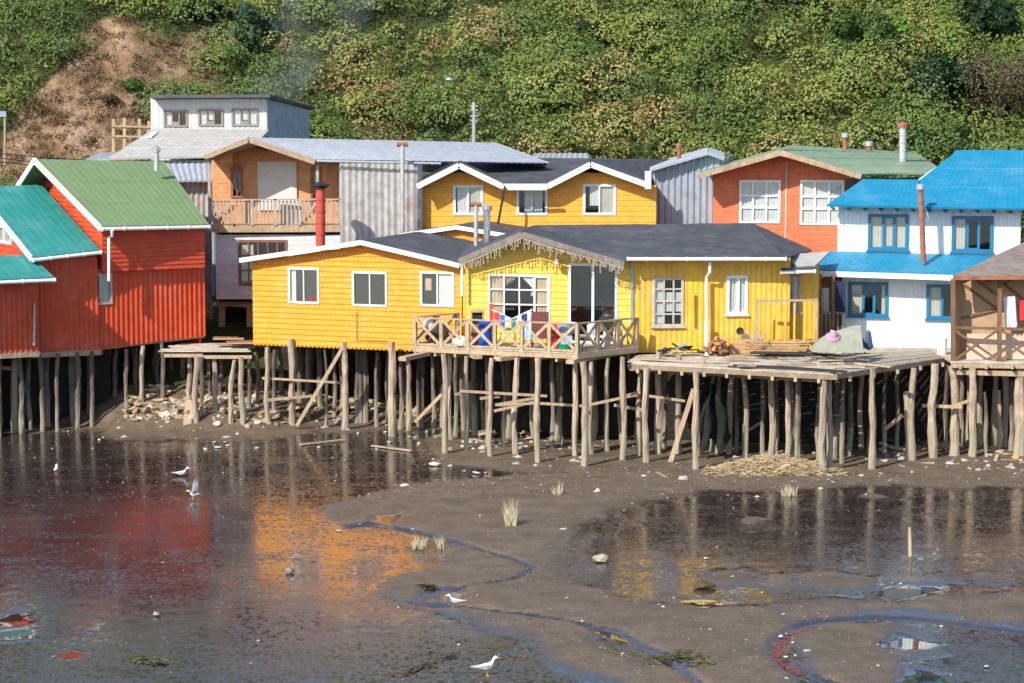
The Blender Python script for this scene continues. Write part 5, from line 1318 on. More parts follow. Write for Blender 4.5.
cladding(Wk2, [(0,5.0),(Wk2.L,5.0),(Wk2.L,Wk2.hit(309,110)[1]),(0,zk1)], 'v', (), 0.26, 0.03).build('side_wall', M_galvb, h11)
ra, rb_, rc, rd = P(150,97.5,106.2), P(270,97,105.8), P(313.5,109.5,111.8), P(180,100,112)
rd.z = rc.z
roofq(ra, rb_, rc, rd, 'felt', th=0.12).build('roof', M_felt, h11)
side_wall(Wk, 0, 5, 5.0, zk1-.6, m=M_whitew, parent=h11, right=False)
inner_room(Wk, h11, zk0-1, zk1-.1)
h12 = empty('low_roofed_shed', (P(180,160,103).x, 103, 4), 'low shed with pale fibre cement roof sloping down from below the clerestory windows', 'shed')
s0 = P(108,160,101.5); s1 = P(246,157,101.0); s2 = P(269,131,106.3); s3 = P(154,130,106.8)
roofq(s0, s1, s2, s3, 'corr', period=0.28, amp=0.006).build('roof', M_paler, h12)
sk = MB(); sk.hexa([P(146,138.3,104.9),P(152,137.5,104.9),P(158.5,132.3,106),P(153,132.6,106)]+[v_+Vector((0,0,.05)) for v_ in (P(146,138.3,104.9),P(152,137.5,104.9),P(158.5,132.3,106),P(153,132.6,106))]); sk.build('skylight', M_white, h12)
Wm = wallp(110, 102.0, 230, 101.6)
cladding(Wm, [(0,4.0),(Wm.L,4.0),(Wm.L,Wm.hit(200,160)[1]),(0,Wm.hit(200,161)[1])], 'v', (), 0.26, 0.02).build('front_wall', M_galvb, h12)
h13 = empty('patched_shed', (P(190,180,99).x, 99, 4), 'small rusty walled shed between the green roof and the tan balcony house', 'shed')
roofq(P(168,182,98.4), P(216,182,98.4), P(216,164.5,101.0), P(160,165,101.0), 'corr', period=0.26).build('roof', M_zincr, h13)
Wn = wallp(176, 98.9, 213, 98.9)
cladding(Wn, [(0,3.3),(Wn.L,3.3),(Wn.L,Wn.hit(200,182)[1]),(0,Wn.hit(200,182)[1])], 'v', (), 0.22, 0.03).build('front_wall', M_rustw, h13)
h14 = empty('grey_lean_to', (P(95,160,103).x, 104, 5), 'low grey metal roof just left of the clerestory building, at the foot of the landslip', 'shed')
roofq(P(80,163,103.4), P(112,160,103.2), P(125,153,106), P(100,154,106), 'corr', period=0.26).build('roof', M_zincr, h14)
Wo = wallp(84, 103.8, 112, 103.8); cladding(Wo, [(0,4.5),(Wo.L,4.5),(Wo.L,Wo.hit(100,162)[1]),(0,Wo.hit(100,163)[1])], 'v', (), 0.24, 0.02).build('front_wall', M_galvb, h14)
h15 = empty('far_roof_house', (P(560,158,104).x, 104, 4), 'far house, only its narrow pale metal roof showing above the two gable house', 'house')
roofq(P(530,161,103.2), P(590,161,103.2), P(588,154.5,106), P(534,154.5,106), 'corr').build('roof', M_zincr, h15)
Wp = wallp(530, 103.8, 590, 103.8); cladding(Wp, [(0,3.4),(Wp.L,3.4),(Wp.L,Wp.hit(560,162)[1]),(0,Wp.hit(560,162)[1])], 'v', (), 0.24, 0.02).build('front_wall', M_galv, h15)

# ---------------------------------------------------------------- 16 brown shed at the right edge
YS = 83.2; zs = P(990,361,YS).z
h16 = empty('open_shed', (P(985,361,YS).x, YS, 0), 'open brown timber shed on stilts with a weathered roof, at the right edge', 'shed')
XR = 4.2
f0 = P(952.5,277.5,YS-.3); f1 = P(1100,276.5,YS-.3); t1 = P(1140,240,YS+5.5); t0 = P(1024,244,YS+5.2)
t0 = Vector((P(1026,243,YS+4.8))); t1 = t0+Vector((3.0,0,0))
roofq(f0, f1, t1, t0, 'batten', period=0.16, amp=0.012).build('roof', mat('weathered_roof',(0.24,0.19,0.16),0.85,0.25,wood=1,dirt=0.5,dirtcol=(0.33,0.28,0.24),bump=0.3), h16)
fascia(h16, [f0+Vector((0,-.05,-.02)), f1+Vector((0,-.05,-.02))], 0.04, 0.13, M_rust)
for px, ya in ((953,277),(999.5,277),(1046,277)):
    m_ = MB(); m_.beam(P(px,364,YS), P(px,ya+2,YS), 0.14, 0.12, up=(0,1,0)); m_.build('shed_post', M_brown, h16)
m_ = MB(); m_.beam(P(953,327.5,YS), P(1060,330,YS), 0.1, 0.09); m_.build('handrail', M_brown, h16)
for x0, x1 in ((954.5,998),(1001,1045)):
    for s, (ya, yb_) in enumerate(((330,360),(360,330))):
        m_ = MB(); m_.beam(P(x0,ya,YS-.03-.05*s), P(x1,yb_,YS-.03-.05*s), 0.04, 0.08); m_.build('cross_rail', M_brown, h16)
m_ = MB(); a = P(951,361,YS-.1); b = P(1110,363,YS-.1)
m_.hexa([a+Vector((0,0,-.08)), b+Vector((0,0,-.08)), b+Vector((0,4,-.08)), a+Vector((0,4,-.08)), a, b, b+Vector((0,4,0)), a+Vector((0,4,0))]); m_.build('shed_floor', M_deck, h16)
m_ = MB(); m_.beam(a+Vector((0,0,-.16)), b+Vector((0,0,-.16)), .1, .14); m_.beam(P(957,372,YS), P(1030,374,YS), .1, .18)
for i in range(6): p = a+Vector((0.3+0.9*i,0,-.18)); m_.beam(p+Vector((0,-.2,0)), p+Vector((0,4,0)), .08, .16)
m_.build('floor_beam', M_wood, h16)
# fibreboard inside: back wall and left wall following the roof, with rafters
Yi = YS+0.85; ax = P(962,300,Yi).x; bx_ = P(1110,300,YS).x; axf = P(956,300,YS).x
bw = MB(); bw.hexa([Vector((ax,Yi,zs)),Vector((bx_,Yi,zs)),Vector((bx_,Yi+.06,zs)),Vector((ax,Yi+.06,zs)),Vector((ax,Yi,f0.z-.02)),Vector((bx_,Yi,f0.z+.08)),Vector((bx_,Yi+.06,f0.z+.08)),Vector((ax,Yi+.06,f0.z-.02))]); bw.build('back_wall', M_fibre, h16)
bw = MB(); ya_ = YS+.25; bw.hexa([Vector((axf,ya_,zs)),Vector((ax,Yi-.01,zs)),Vector((ax-.06,Yi-.01,zs)),Vector((axf-.06,ya_,zs)),Vector((axf,ya_,f0.z-.12)),Vector((ax,Yi-.01,f0.z-.02)),Vector((ax-.06,Yi-.01,f0.z-.02)),Vector((axf-.06,ya_,f0.z-.12))]); bw.build('side_wall', M_fibre, h16)
sl = MB()
sl.hexa([Vector((axf+.5,YS+.5,zs)),Vector((bx_,Yi-.2,zs)),Vector((bx_,Yi-.14,zs)),Vector((axf+.5,YS+.56,zs)),Vector((axf+.5,YS+.5,zs+0.9)),Vector((bx_,Yi-.2,zs+.9)),Vector((bx_,Yi-.14,zs+.9)),Vector((axf+.5,YS+.56,zs+.9))])
sl.build('inner_panel', mat('cream_panel',(0.62,0.50,0.38),0.7,0.1,dirt=0.3), h16)
for i in range(6):
    m_ = MB(); x = axf+0.25+i*0.75; m_.beam(Vector((x,YS-.1,f0.z-.16)), Vector((x+.6,Yi,f0.z-.03)), .06, .1); m_.build('rafter', M_brown, h16)
for px, yt, yb, w_ in ((953,366,457,10),(972,367,458,9),(985,392,456,5),(998,390,452,5.5),(1004,357,450,6),(1020,369,457,13),(1012,380,452,5),(962,376,450,5),(1036,368,455,7)):
    stilt(h16, px, yt, yb, w=w_)
for i in range(7):
    p = P(958+i*12, 400, YS+2.2); stilt_mb(p.x, p.y, zs-.1, zg(p.x,p.y), .1, seed=i+40).build('stilt', M_post, h16)
shade_backing(h16, wallp(950,YS,1110,YS), 3.0, 3.2)
for a_, b_ in (((961,282),(1000,311)),((976,280),(1000,297)),((958,319),(998,309)),((1003,283),(1024,300))):
    m_ = MB(); m_.beam(P(*a_,Yi-.05), P(*b_,Yi-.05), .05, .08); m_.build('wall_brace', M_brown, h16)
# clothes in the shed
def cloth(name, mtl, corners, label, cat, folds=5, amp=0.04, parent=None):
    mb = MB(); a, b, c, d = map(Vector, corners); nx, ny = 14, 8; vs = []
    for j in range(ny+1):
        for i in range(nx+1):
            fu, fv = i/nx, j/ny; p = (a*(1-fu)+b*fu)*(1-fv)+(d*(1-fu)+c*fu)*fv
            vs.append(p+Vector((0.0, amp*math.sin(fu*folds*2*math.pi+fv*1.5)*(0.3+fv), 0.03*math.sin(fu*7)*fv)))
    m = len(vs); vs += [v+Vector((0,.015,0)) for v in vs]; fs = []
    for j in range(ny):
        for i in range(nx): k = j*(nx+1)+i; fs += [(k,k+1,k+nx+2,k+nx+1), (m+k,m+k+nx+1,m+k+nx+2,m+k+1)]
    mb.add(vs, fs); o = mb.build(name, mtl, parent, smooth=True, fix=False)
    if label: tag(o, label, cat)
    return o
M_tshirt = plain('white_cloth', (0.75,0.76,0.78), 0.9)
cloth('hanging_shirt', M_tshirt, [P(1003,297,YS+.25),P(1015,296,YS+.25),P(1018,326,YS+.25),P(1006,328,YS+.25)], 'white shirt hanging in the open brown shed', 'shirt', 3)
cloth('hanging_cloth', plain('red_cloth',(0.55,0.03,0.04),0.9), [P(1019,300,YS+.4),P(1032,299,YS+.4),P(1032,320,YS+.4),P(1020,321,YS+.4)], 'red cloth hanging in the open brown shed at the picture edge', 'cloth', 2)
cl2 = cloth('hanging_clothes', plain('navy_cloth',(0.02,0.03,0.07),0.9), [P(835,281,88.0),P(845,281,88.0),P(846,312,88.0),P(834,311,88.0)], 'dark blue clothes hanging in the porch between yellow wing and white house', 'clothes', 3)
cloth('hanging_towel', plain('grey_cloth',(0.5,0.5,0.48),0.9), [P(822,288,88.2),P(829,288,88.2),P(829,312,88.2),P(822,312,88.2)], 'grey towel hanging in the porch beside the dark blue clothes', 'towel', 2)
# ================================================================ PLATFORM AND CLUTTER
M_oldw = mat('old_brown_beam', (0.30,0.225,0.155), 0.85, 0.2, wood=2, bump=0.35, dirt=.5, dirtcol=(.12,.09,.06))
F1 = P(630.5,364,82.6); F2 = P(835,376.5,80.0); F3 = P(951.5,357,83.6)
zp = (F1.z+F2.z)/2; F1 = at_z(631,363,3.36); F2 = at_z(835,374,3.36); F3 = at_z(951.5,356.5,3.36)
pf = empty('timber_platform', (F2.x, F2.y, 0), 'weathered plank platform on stilts in front of the yellow wing and the white house', 'platform')
B1 = Vector((P(640,350,85.3).x, 85.3, 3.34)); B2 = Vector((P(840,350,89).x+0.3, 89.7, 3.2)); B3 = Vector((P(955,350,89.5).x, 89.5, 3.2))
mb = MB(); q = random.Random(3)
def boards(mb, a, b, c, d, w, th=0.04, jit=0.22, lift=0.022):
    """boards laid from edge a-b back to edge d-c, long side parallel to a-b"""
    D = ((d-a).length+(c-b).length)/2; n = int(D/w)
    for i in range(n):
        f0, f1 = i/n+.004, (i+1)/n-.004; dz = Vector((0,0,q.uniform(-lift,lift)))
        p = [a.lerp(d,f0), b.lerp(c,f0), b.lerp(c,f1), a.lerp(d,f1)]
        e = (p[1]-p[0]).normalized(); j0, j1 = q.uniform(-jit,jit), q.uniform(-jit,jit)
        p = [p[0]+e*j0+dz, p[1]+e*j1+dz, p[2]+e*j1+dz, p[3]+e*j0+dz]; t = Vector((0,0,-th))
        mb.hexa([p[0]+t,p[1]+t,p[2]+t,p[3]+t]+p)
boards(mb, F1, F2, B2, B1, 0.19)
mb.build('plank_floor', M_deck, pf)
mb = MB(); boards(mb, F2, F3, B3, B2, 0.17, jit=0.03); mb.build('plank_floor', M_deck, pf)
mb = MB(); dn = Vector((0,0,-.12))
mb.beam(F1+dn+Vector((-.1,0.05,0)), F2+dn+Vector((0.1,0.05,0)), .1, .17); mb.build('edge_beam', M_oldw, pf)
mb = MB(); mb.beam(F2+dn+Vector((0,.08,-.0)), F3+dn+Vector((0,.08,0)), .08, .14); mb.build('edge_beam', M_oldw, pf)
mb = MB(); mb.beam(F1+Vector((0,.5,-.24)), F2+Vector((-.1,.5,-.28)), .14, .16); mb.build('edge_beam', M_oldw, pf)
for i in range(9):
    a = F1.lerp(F2,(i+.3)/9)+Vector((0,-.05,-.26)); b = B1.lerp(B2,(i+.3)/9)+Vector((0,0,-.26)); mb = MB(); mb.beam(a, b, .1, .14); mb.build('joist', M_wood, pf)
for i in range(5):
    a = F2.lerp(F3,(i+.6)/5)+Vector((0,-.05,-.24)); b = B2.lerp(B3,(i+.6)/5)+Vector((0,0,-.24)); mb = MB(); mb.beam(a, b, .1, .14); mb.build('joist', M_wood, pf)
for px, yt, yb, w_, ln in ((640,371,457,6,0),(646.5,368,464,7.5,0),(659,352,455,8,0),(679,356,455,7,0),(695,372,471,7,1.5),(700,390,457,5,0),(713,374,453,5,0),(730.5,374,456,7,2),(737,376,455,5,0),(745,378,460,6,-1),(770.6,376,464,7,0),(777,378,456,5,0),
                           (786.8,380,467,6.5,0),(800,380,456,5,0),(823.8,378,475,8,1),(829,380,473,6,0),(862,372,450,6,0),(872,368,471,7.5,0),(886,370,455,5,0),(907,392,462,7,-1.5),(913.6,368,462,7.5,0),(934,364,459.5,9,1),(947,364,452,5,0),
                           (843,376,452,5,0),(897,370,452,5,0)):
    stilt(pf, px, yt, yb, w=w_, leanpx=ln)
for a, b, Y, t_ in (((670,463),(693.7,389),82.0,.15),((614,405),(648,411),82.8,.1),((649,396),(685,401),82.9,.09),((922,405.6),(961.7,407),83.0,.11),((948,408),(968,401),83.1,.1),((885,429),(903,415),83.6,.13),((749,430),(763,421),84.0,.1),((622,397),(640,392),82.9,.1)):
    mb = MB(); mb.beam(P(*a,Y), P(*b,Y), t_*.6, t_); mb.build('cross_brace', M_wood, pf)
shade_backing(pf, wallp(640,86.6,850,85.6), 0, 3.05)
shade_backing(pf, wallp(850,85.6,956,86.3), 0, 3.05)
back_stilts(pf, Wall(tuple(F1.xy),tuple(F2.xy)), [0.4+0.95*i for i in range(8)], (2.4,), 3.1, .08)
back_stilts(pf, Wall(tuple(F2.xy),tuple(F3.xy)), [0.5+1.0*i for i in range(5)], (1.6,), 3.1, .09)
def PZ(px, py): return at_z(px, py, 3.37)
# lumber stack: two bundles of planks
q = random.Random(8)
lum = empty('lumber_stack', PZ(755,352), 'stack of new tan planks lying on the plank platform below the yellow wing wall', 'lumber')
a0 = at_z(722,350,3.5); a1 = at_z(803,351,3.5); ax_ = (a1-a0).normalized(); pr = Vector((-ax_.y,ax_.x,0))
for lay in range(8):
    for r_ in range(5):
        L_ = (a1-a0).length*q.uniform(.86,1.0); c = a0 + ax_*(q.uniform(0,.25)+lay*.05) + pr*(0.17*r_-0.05+q.uniform(-.02,.02)) + Vector((0,0,-.08+.055*lay))
        m_ = MB(); m_.beam(c, c+ax_*L_+Vector((0,0,q.uniform(-.02,.03))), .15, .045); m_.build('plank', M_lumb, lum)
blk = empty('offcut_pile', PZ(716,356), 'jumbled pile of brown timber offcuts with cut ends, left end of the lumber stack', 'wood pile')
for i in range(26):
    c = at_z(q.uniform(706,727),354,3.42)+Vector((0,q.uniform(0,.7),q.uniform(0,.5)*1.0)); d = Vector((q.uniform(-.25,.25),q.uniform(.5,1),q.uniform(-.05,.1)))*q.uniform(.2,.5)
    m_ = MB(); m_.beam(c-d*.5, c+d, .11, .09); m_.build('offcut', M_lumb if q.random() < .45 else M_rust, blk)
pl = empty('pipe_bundle', PZ(795,356), 'bundle of black corrugated sheets and pipes lying on top of the platform boards', 'pipes')
for i in range(9):
    a = at_z(752+q.uniform(-3,8),352+i*.5,3.44)+Vector((0,0,.015*i)); b = at_z(836+q.uniform(-12,4),354.5+i*.55,3.44)+Vector((0,0,.015*i)); m_ = MB(); m_.tube([a, a.lerp(b,.5)+Vector((0,0,q.uniform(0,.03))), b], .035, 7); m_.build('pipe', M_black, pl)
pl2 = empty('pipe_bundle', PZ(790,366), 'long black pipes and dark strips lying along the front edge of the platform', 'pipes')
for i in range(4):
    a = F1.lerp(F2,.5)+Vector((.0+q.uniform(-.2,.3),.1+.14*i,.05)); b = F1.lerp(F2,1.0)+Vector((.35+q.uniform(-.5,.3),.12+.15*i,.05)); m_ = MB(); m_.tube([a, a.lerp(b,.5)+Vector((0,0,.03)), b], .035, 7); m_.build('pipe', M_black, pl2)
for i, (x0, x1, yy) in enumerate(((725,835,371),(760,870,360))):
    a = at_z(x0,yy-6,3.42); b = at_z(x1,yy,3.42)
for i, (x0,y0,x1,y1,lb) in enumerate(((640,359,705,362,'long weathered plank lying loose at the left end of the platform'),(845,362,892,367,'loose grey plank sticking over the right front edge of the platform'),(805,350,842,357,'short pale plank lying beside the black pipes on the platform'),(852,358,868,360,'small white board lying on the platform before the big grey green sheet'))):
    m_ = MB(); a = at_z(x0,y0,3.41); b = at_z(x1,y1,3.41); m_.beam(a, b, .2, .04); tag(m_.build('loose_plank', M_wood if i != 3 else M_white), lb, 'plank')
for i in range(22):
    x0 = q.uniform(655,840); yy = q.uniform(352,366) if x0 < 800 else q.uniform(352,368); a = at_z(x0,yy,3.40+.004*i); L_ = q.uniform(.5,1.6); t_ = q.uniform(-.35,.35)
    m_ = MB(); m_.beam(a, a+Vector((L_*math.cos(t_),L_*math.sin(t_),q.uniform(-.01,.03))), q.uniform(.07,.16), .025); tag(m_.build('board_scrap', (M_wood,M_oldw,M_deck)[i%3]), 'loose board scrap lying on the plank platform', 'wood scrap', 'loose board scraps on the platform')
# roofing sheets leaning pile between wing wall and platform
sh = MB(); q = random.Random(12)
shr = empty('scrap_metal', P(680,349,85.2), 'heap of dark twisted metal scrap between the yellow wing wall and the platform', 'scrap')
for i in range(16):
    c = P(q.uniform(655,702),q.uniform(345,352),q.uniform(84.6,85.6)); c.z = max(c.z,3.4); m_ = MB(); m_.box(c, (q.uniform(.15,.5),q.uniform(.15,.4),.04), M=Matrix.Rotation(q.uniform(0,3),3,'Z') @ Matrix.Rotation(q.uniform(-.7,.7),3,'X')); m_.build('scrap_piece', M_black if i % 3 else M_galv, shr)
# picket rail in front of the wing
rk = empty('picket_fence', P(787,337,84.6), 'thin wooden rail fence with spaced pickets before the right end of the yellow wing', 'fence')
zf = 3.36
fa = P(757,330,85.4); fa.z = zf; fb = P(816,330,85.4); fb.z = zf
m_ = MB(); m_.beam(fa+Vector((0,0,P(757,301,85.4).z-zf)), fb+Vector((0,0,P(816,300,85.4).z-zf)), .06, .08); m_.build('rail', M_wood, rk)
for i, f in enumerate((0,.17,.33,.48,.63,.8,1.0)):
    p = fa.lerp(fb,f); t = P(787,303 if i not in (0,6) else 298,85.4).z; m_ = MB(); m_.beam(p, Vector((p.x,p.y,t)), .09 if i in (0,6) else .07, .05, up=(0,1,0)); m_.build('picket', M_wood if i in (0,6) else M_yelp, rk)
# tarpaulin mound
def blob(name, c, size, mtl, label=None, cat=None, seed=1, rough=.18, parent=None, n=3, flat=True):
    bm = bmesh.new(); bmesh.ops.create_icosphere(bm, subdivisions=n, radius=1); rr = random.Random(seed)
    ph = [rr.uniform(0,6) for _ in range(6)]
    for v in bm.verts:
        d = 1+rough*(math.sin(v.co.x*3+ph[0])*math.sin(v.co.y*2.7+ph[1])+.6*math.sin(v.co.z*5+ph[2]+v.co.x*4)+.35*math.sin(v.co.x*9+ph[3])*math.sin(v.co.y*8+ph[4]+v.co.z*7))
        v.co = v.co*d
        if flat and v.co.z < -0.25: v.co.z = -0.25+(v.co.z+.25)*.15
        v.co.x *= size[0]; v.co.y *= size[1]; v.co.z *= size[2]
    me = bpy.data.meshes.new(name); bm.to_mesh(me); bm.free(); me.materials.append(mtl)
    for p in me.polygons: p.use_smooth = True
    o = bpy.data.objects.new(name, me); col.objects.link(o)
    if parent is not None: o.parent = parent; o.location = Vector(c)-wloc(parent)
    else: o.location = c
    if label: tag(o, label, cat)
    return o
M_tarp = mat('tarpaulin', (0.27,0.28,0.22), 0.8, 0.15, dirt=.3, bump=.4, bscale=6)
c = at_z(834,355,3.36)+Vector((0,1.2,.1))
tm = MB(); q = random.Random(5)
fr = [(812,352),(814,346),(820,339),(829,333),(839,330),(851,326),(861,325),(862,338),(864,353)]
nfr = len(fr); vs = []
for (x,y) in fr: k = (353-y)/30.0; p = P(x,y,82.6+1.0*k+q.uniform(-.05,.05)); vs.append(p)
for (x,y) in fr: k = (353-y)/30.0; p = P(x,y,82.6+1.0*k)+Vector((.05,.12+.8*(1-k),-.04)); vs.append(p)
cen_ = len(vs); vs.append(P(838,341,83.0)+Vector((0,-.05,0)))
tm.add(vs, [(i,(i+1)%nfr,cen_) for i in range(nfr)]+[(nfr+(i+1)%nfr,nfr+i,i,(i+1)%nfr) for i in range(nfr)]+[tuple(nfr+i for i in reversed(range(nfr)))])
tag(tm.build('tarpaulin_cover', M_tarp), 'big grey green sheet leaning in a heap on the platform before the white house', 'tarpaulin')
m_ = MB(); cc = at_z(834,353,3.4)+Vector((0,-.15,.1)); m_.box(cc+Vector((.05,0,.3)), (.6,.05,.75), M=Matrix.Rotation(.3,3,'Y') @ Matrix.Rotation(-.25,3,'X')); tag(m_.build('leaning_board', M_canv), 'pale board leaning against the big grey green sheet', 'board')
pk_ = MB(); cc = P(833,337,81.5); pk_.lathe(cc, [(.24,-.04),(.27,0),(.2,.04),(.13,.06),(.12,.15),(.04,.18)], 16, Matrix.Rotation(R(35),3,'X')); tag(pk_.build('sun_hat', plain('pink_cloth',(0.46,0.24,0.34),.8), smooth=True), 'pink hat resting on the pale leaning board', 'hat')
sk_ = empty('backpack', at_z(858,356,3.36), 'dark sack and blue cloth slumped right of the big grey green sheet', 'sack')
blob('sack_body', at_z(858,356,3.36)+Vector((0,.1,.3)), (.24,.22,.42), plain('charcoal_cloth',(0.03,0.035,0.045),.8), seed=3, parent=sk_); blob('cloth_drape', at_z(865,355,3.36)+Vector((.14,.2,.35)), (.15,.18,.5), plain('blue_denim',(0.05,0.10,0.19),.9), seed=5, parent=sk_)
bk_ = MB(); bc = at_z(943,355.5,3.36)+Vector((0,.2,0)); bk_.lathe(bc, [(.16,0),(.19,.55),(.2,.56),(.2,.6),(.17,.6),(.16,.5)], 16); tag(bk_.build('bucket', M_white, smooth=False), 'tall white plastic bucket on the platform beside the brown shed', 'bucket')
m_ = MB(); pc_ = P(934,339,89.0); m_.box(pc_, (.62,.06,.72), M=Matrix.Rotation(-.12,3,'X')); tag(m_.build('pink_board', plain('pale_pink',(0.72,0.6,0.64),.7)), 'pale pink panel leaning on the white house wall', 'panel')
m_ = MB(); m_.box(P(907,345.5,89.1), (.35,.2,.14)); m_.box(P(907,343.5,89.1), (.28,.14,.05)); tag(m_.build('wooden_crate', M_brown), 'small brown crate at the foot of the white wall', 'crate')
m_ = MB(); sc_ = P(750,333,84.8); 
for k in range(9):
    a = math.pi*k/8; m_.tube([sc_+Vector((.45*math.cos(a),0,.3*math.sin(a)-.2)), sc_+Vector((.5*math.cos(a)+.1,.1,.32*math.sin(a)-.15)), sc_+Vector((0.3,.05,-.3))], .012, 4)
tag(m_.build('wire_coil', M_galvb), 'tangle of thin wire by the yellow wing wall above the lumber', 'wire')
# net hanging below the platform
nt_ = MB(); vs=[]
for j in range(9):
    for i in range(9):
        fu,fv=i/8,j/8; xl=705-7*fv**1.5; xr=716+17*fv; p=P(xl+(xr-xl)*fu+2.2*math.sin(fv*9+fu*3), 384+(62+9*math.sin(fu*11))*fv, 82.6+.28*math.sin(fu*11+fv*3)); vs.append(p)
fs=[(j*9+i,j*9+i+1,j*9+i+10,j*9+i+9) for j in range(8) for i in range(8)]
m9=len(vs); vs+= [v+Vector((0,.03,0)) for v in vs]; fs+=[(m9+j*9+i,m9+j*9+i+9,m9+j*9+i+10,m9+j*9+i+1) for j in range(8) for i in range(8)]
nt_.add(vs,fs); tag(nt_.build('fishing_net', mat('dark_net',(0.010,0.012,0.010),.95,.4,bump=1,bscale=15), smooth=True, fix=False), 'dark green net hanging from the platform edge down among the stilts', 'net')
# ---------------------------------------------------------------- deck clutter
def D(px, Y, z=0.0): return Vector(((px-512)/FPX*Y*1.0/ (cp+((341.5-335)/FPX)*sp), Y, ZD+z))
def solid(name, pts, mtl, label, cat):
    m_ = MB()
    for p, s, rz in pts: m_.box(p, s, rz)
    return tag(m_.build(name, mtl), label, cat)
cab = empty('stove_cabinet', D(475,85.6), 'orange wooden cabinet with a dark open front, left of the blue drum', 'cabinet')
m_ = MB(); c = D(471.5,85.6)
m_.box(c+Vector((0,0,.62)), (.06,.45,1.24)); m_.box(c+Vector((.42,0,.62)), (.06,.45,1.24)); m_.box(c+Vector((.21,0,1.22)), (.5,.48,.05)); m_.box(c+Vector((.21,0,.75)), (.36,.42,.04)); m_.box(c+Vector((.21,.2,.62)), (.36,.03,1.2)); m_.build('carcass', M_lumb, cab)
m_ = MB(); m_.box(c+Vector((.21,-.02,.95)), (.34,.36,.3)); m_.build('oven', M_black, cab)
m_ = MB(); m_.box(c+Vector((.21,-.02,.36)), (.34,.38,.7)); m_.build('lower_door', M_rust, cab)
def drum(px, Y, r, h, mtl, label, cat, name='drum', parent=None, z=0):
    m_ = MB(); m_.lathe(D(px,Y,z), [(r*.96,0),(r,.03),(r,h*.33),(r*1.04,h*.35),(r,h*.37),(r,h*.66),(r*1.04,h*.68),(r,h*.7),(r*.98,h-.02),(r*.9,h),(r*.85,h-.03)], 18); return tag(m_.build(name, mtl, smooth=False), label, cat)
drum(485.5,85.0,.25,.92,plain('blue_plastic',(0.01,0.08,0.40),.4), 'blue plastic drum standing on the deck behind the railing', 'drum')
solid('red_board', [(D(491.5,86.3,.72),(.16,.05,1.4),0)], plain('red_paint',(0.6,0.06,0.03),.5), 'narrow red board upright against the wall beside the many paned window', 'board')
dr = empty('drying_rack', D(512,85.5), 'folding drying rack hung with small coloured washing in front of the many paned window', 'drying rack')
c = D(512,85.5)
for s in (-1,1):
    m_ = MB(); m_.tube([c+Vector((s*.45,-.25,0)), c+Vector((0,-.2,.95)), c+Vector((s*.72,-.2,1.28))], .014, 6); m_.build('rack_leg', M_white, dr)
    m_ = MB(); m_.tube([c+Vector((s*.45,.25,0)), c+Vector((0,.2,.95)), c+Vector((s*.72,.2,1.28))], .014, 6); m_.build('rack_leg', M_white, dr)
for k in range(4):
    for s in (-1,1):
        f=.25+.25*k; p = c+Vector((s*.72*f,0,.95+.33*f)); m_ = MB(); m_.tube([p+Vector((0,-.2,0)), p+Vector((0,.2,0))], .008, 5); m_.build('rack_bar', M_white, dr)
for i,(x,cl,nm) in enumerate((( -.55,(0.6,0.05,0.05),'red'),(-.36,(0.05,0.15,0.5),'blue'),(-.18,(0.75,.75,.78),'white'),(.05,(0.02,.2,.25),'teal'),(.25,(.7,.7,.75),'pale grey'),(.45,(.03,.05,.2),'navy'),(.6,(.75,.72,.7),'cream'))):
    z = .95+.33*abs(x)/.72; cloth('small_garment', plain('garment_'+nm,cl,.9), [c+Vector((x-.07,-.22,z)),c+Vector((x+.09,-.22,z)),c+Vector((x+.09,-.22,z-.35-.05*(i%3))),c+Vector((x-.07,-.22,z-.35-.05*(i%3)))], nm+' garment hanging on the drying rack on the deck', 'garment', 1, .015)
blob('plastic_bag', D(508,84.6,.30), (.28,.22,.42), plain('yellow_plastic',(0.75,0.62,0.15),.5), 'bulging pale yellow bag on the deck behind the middle of the railing', 'bag', 4)
cloth('hanging_towel', plain('blue_white_cloth',(0.35,0.5,0.75),.9), [D(523,83.9,1.0),D(531,83.7,1.0),D(532,83.7,.42),D(524,83.9,.38)], 'pale blue towel hung over the deck railing left of the brown armchair', 'towel', 2, .03)
ch = empty('armchair', D(540,85.2), 'tall dark red brown chair back turned to the railing, right of the washing', 'chair')
c = D(540,85.2)
for nm,p,s in (('backrest',(0,-.25,.78),(.62,.1,.95)),('seat',(0,.05,.4),(.6,.6,.14)),('armrest',(-.32,.05,.55),(.08,.6,.1)),('armrest',(.32,.05,.55),(.08,.6,.1)),('leg',(-.27,-.2,.18),(.07,.07,.34)),('leg',(.27,-.2,.18),(.07,.07,.34)),('leg',(-.27,.3,.18),(.07,.07,.34)),('leg',(.27,.3,.18),(.07,.07,.34))):
    m_ = MB(); m_.box(c+Vector(p), s, 0); m_.build(nm, mat('maroon_fabric',(0.16,0.05,0.045),.85,.15), ch)
def crate(px, Y, w, d, h, mtl, label):
    m_ = MB(); c = D(px,Y)
    for s in (-1,1):
        for k in range(3):
            m_.box(c+Vector((0,s*d/2,h*(k+.5)/3)), (w,.03,h/3-.04)); m_.box(c+Vector((s*w/2,0,h*(k+.5)/3)), (.03,d,h/3-.04))
        for s2 in (-1,1): m_.box(c+Vector((s*w/2,s2*d/2,h/2)), (.06,.06,h))
    m_.box(c+Vector((0,0,.03)), (w,d,.03)); return tag(m_.build('crate', mtl), label, 'crate')
crate(554.5,84.2,.36,.4,.95, plain('red_plastic',(0.6,0.04,0.03),.45), 'tall red crate on the deck right of the brown chair')
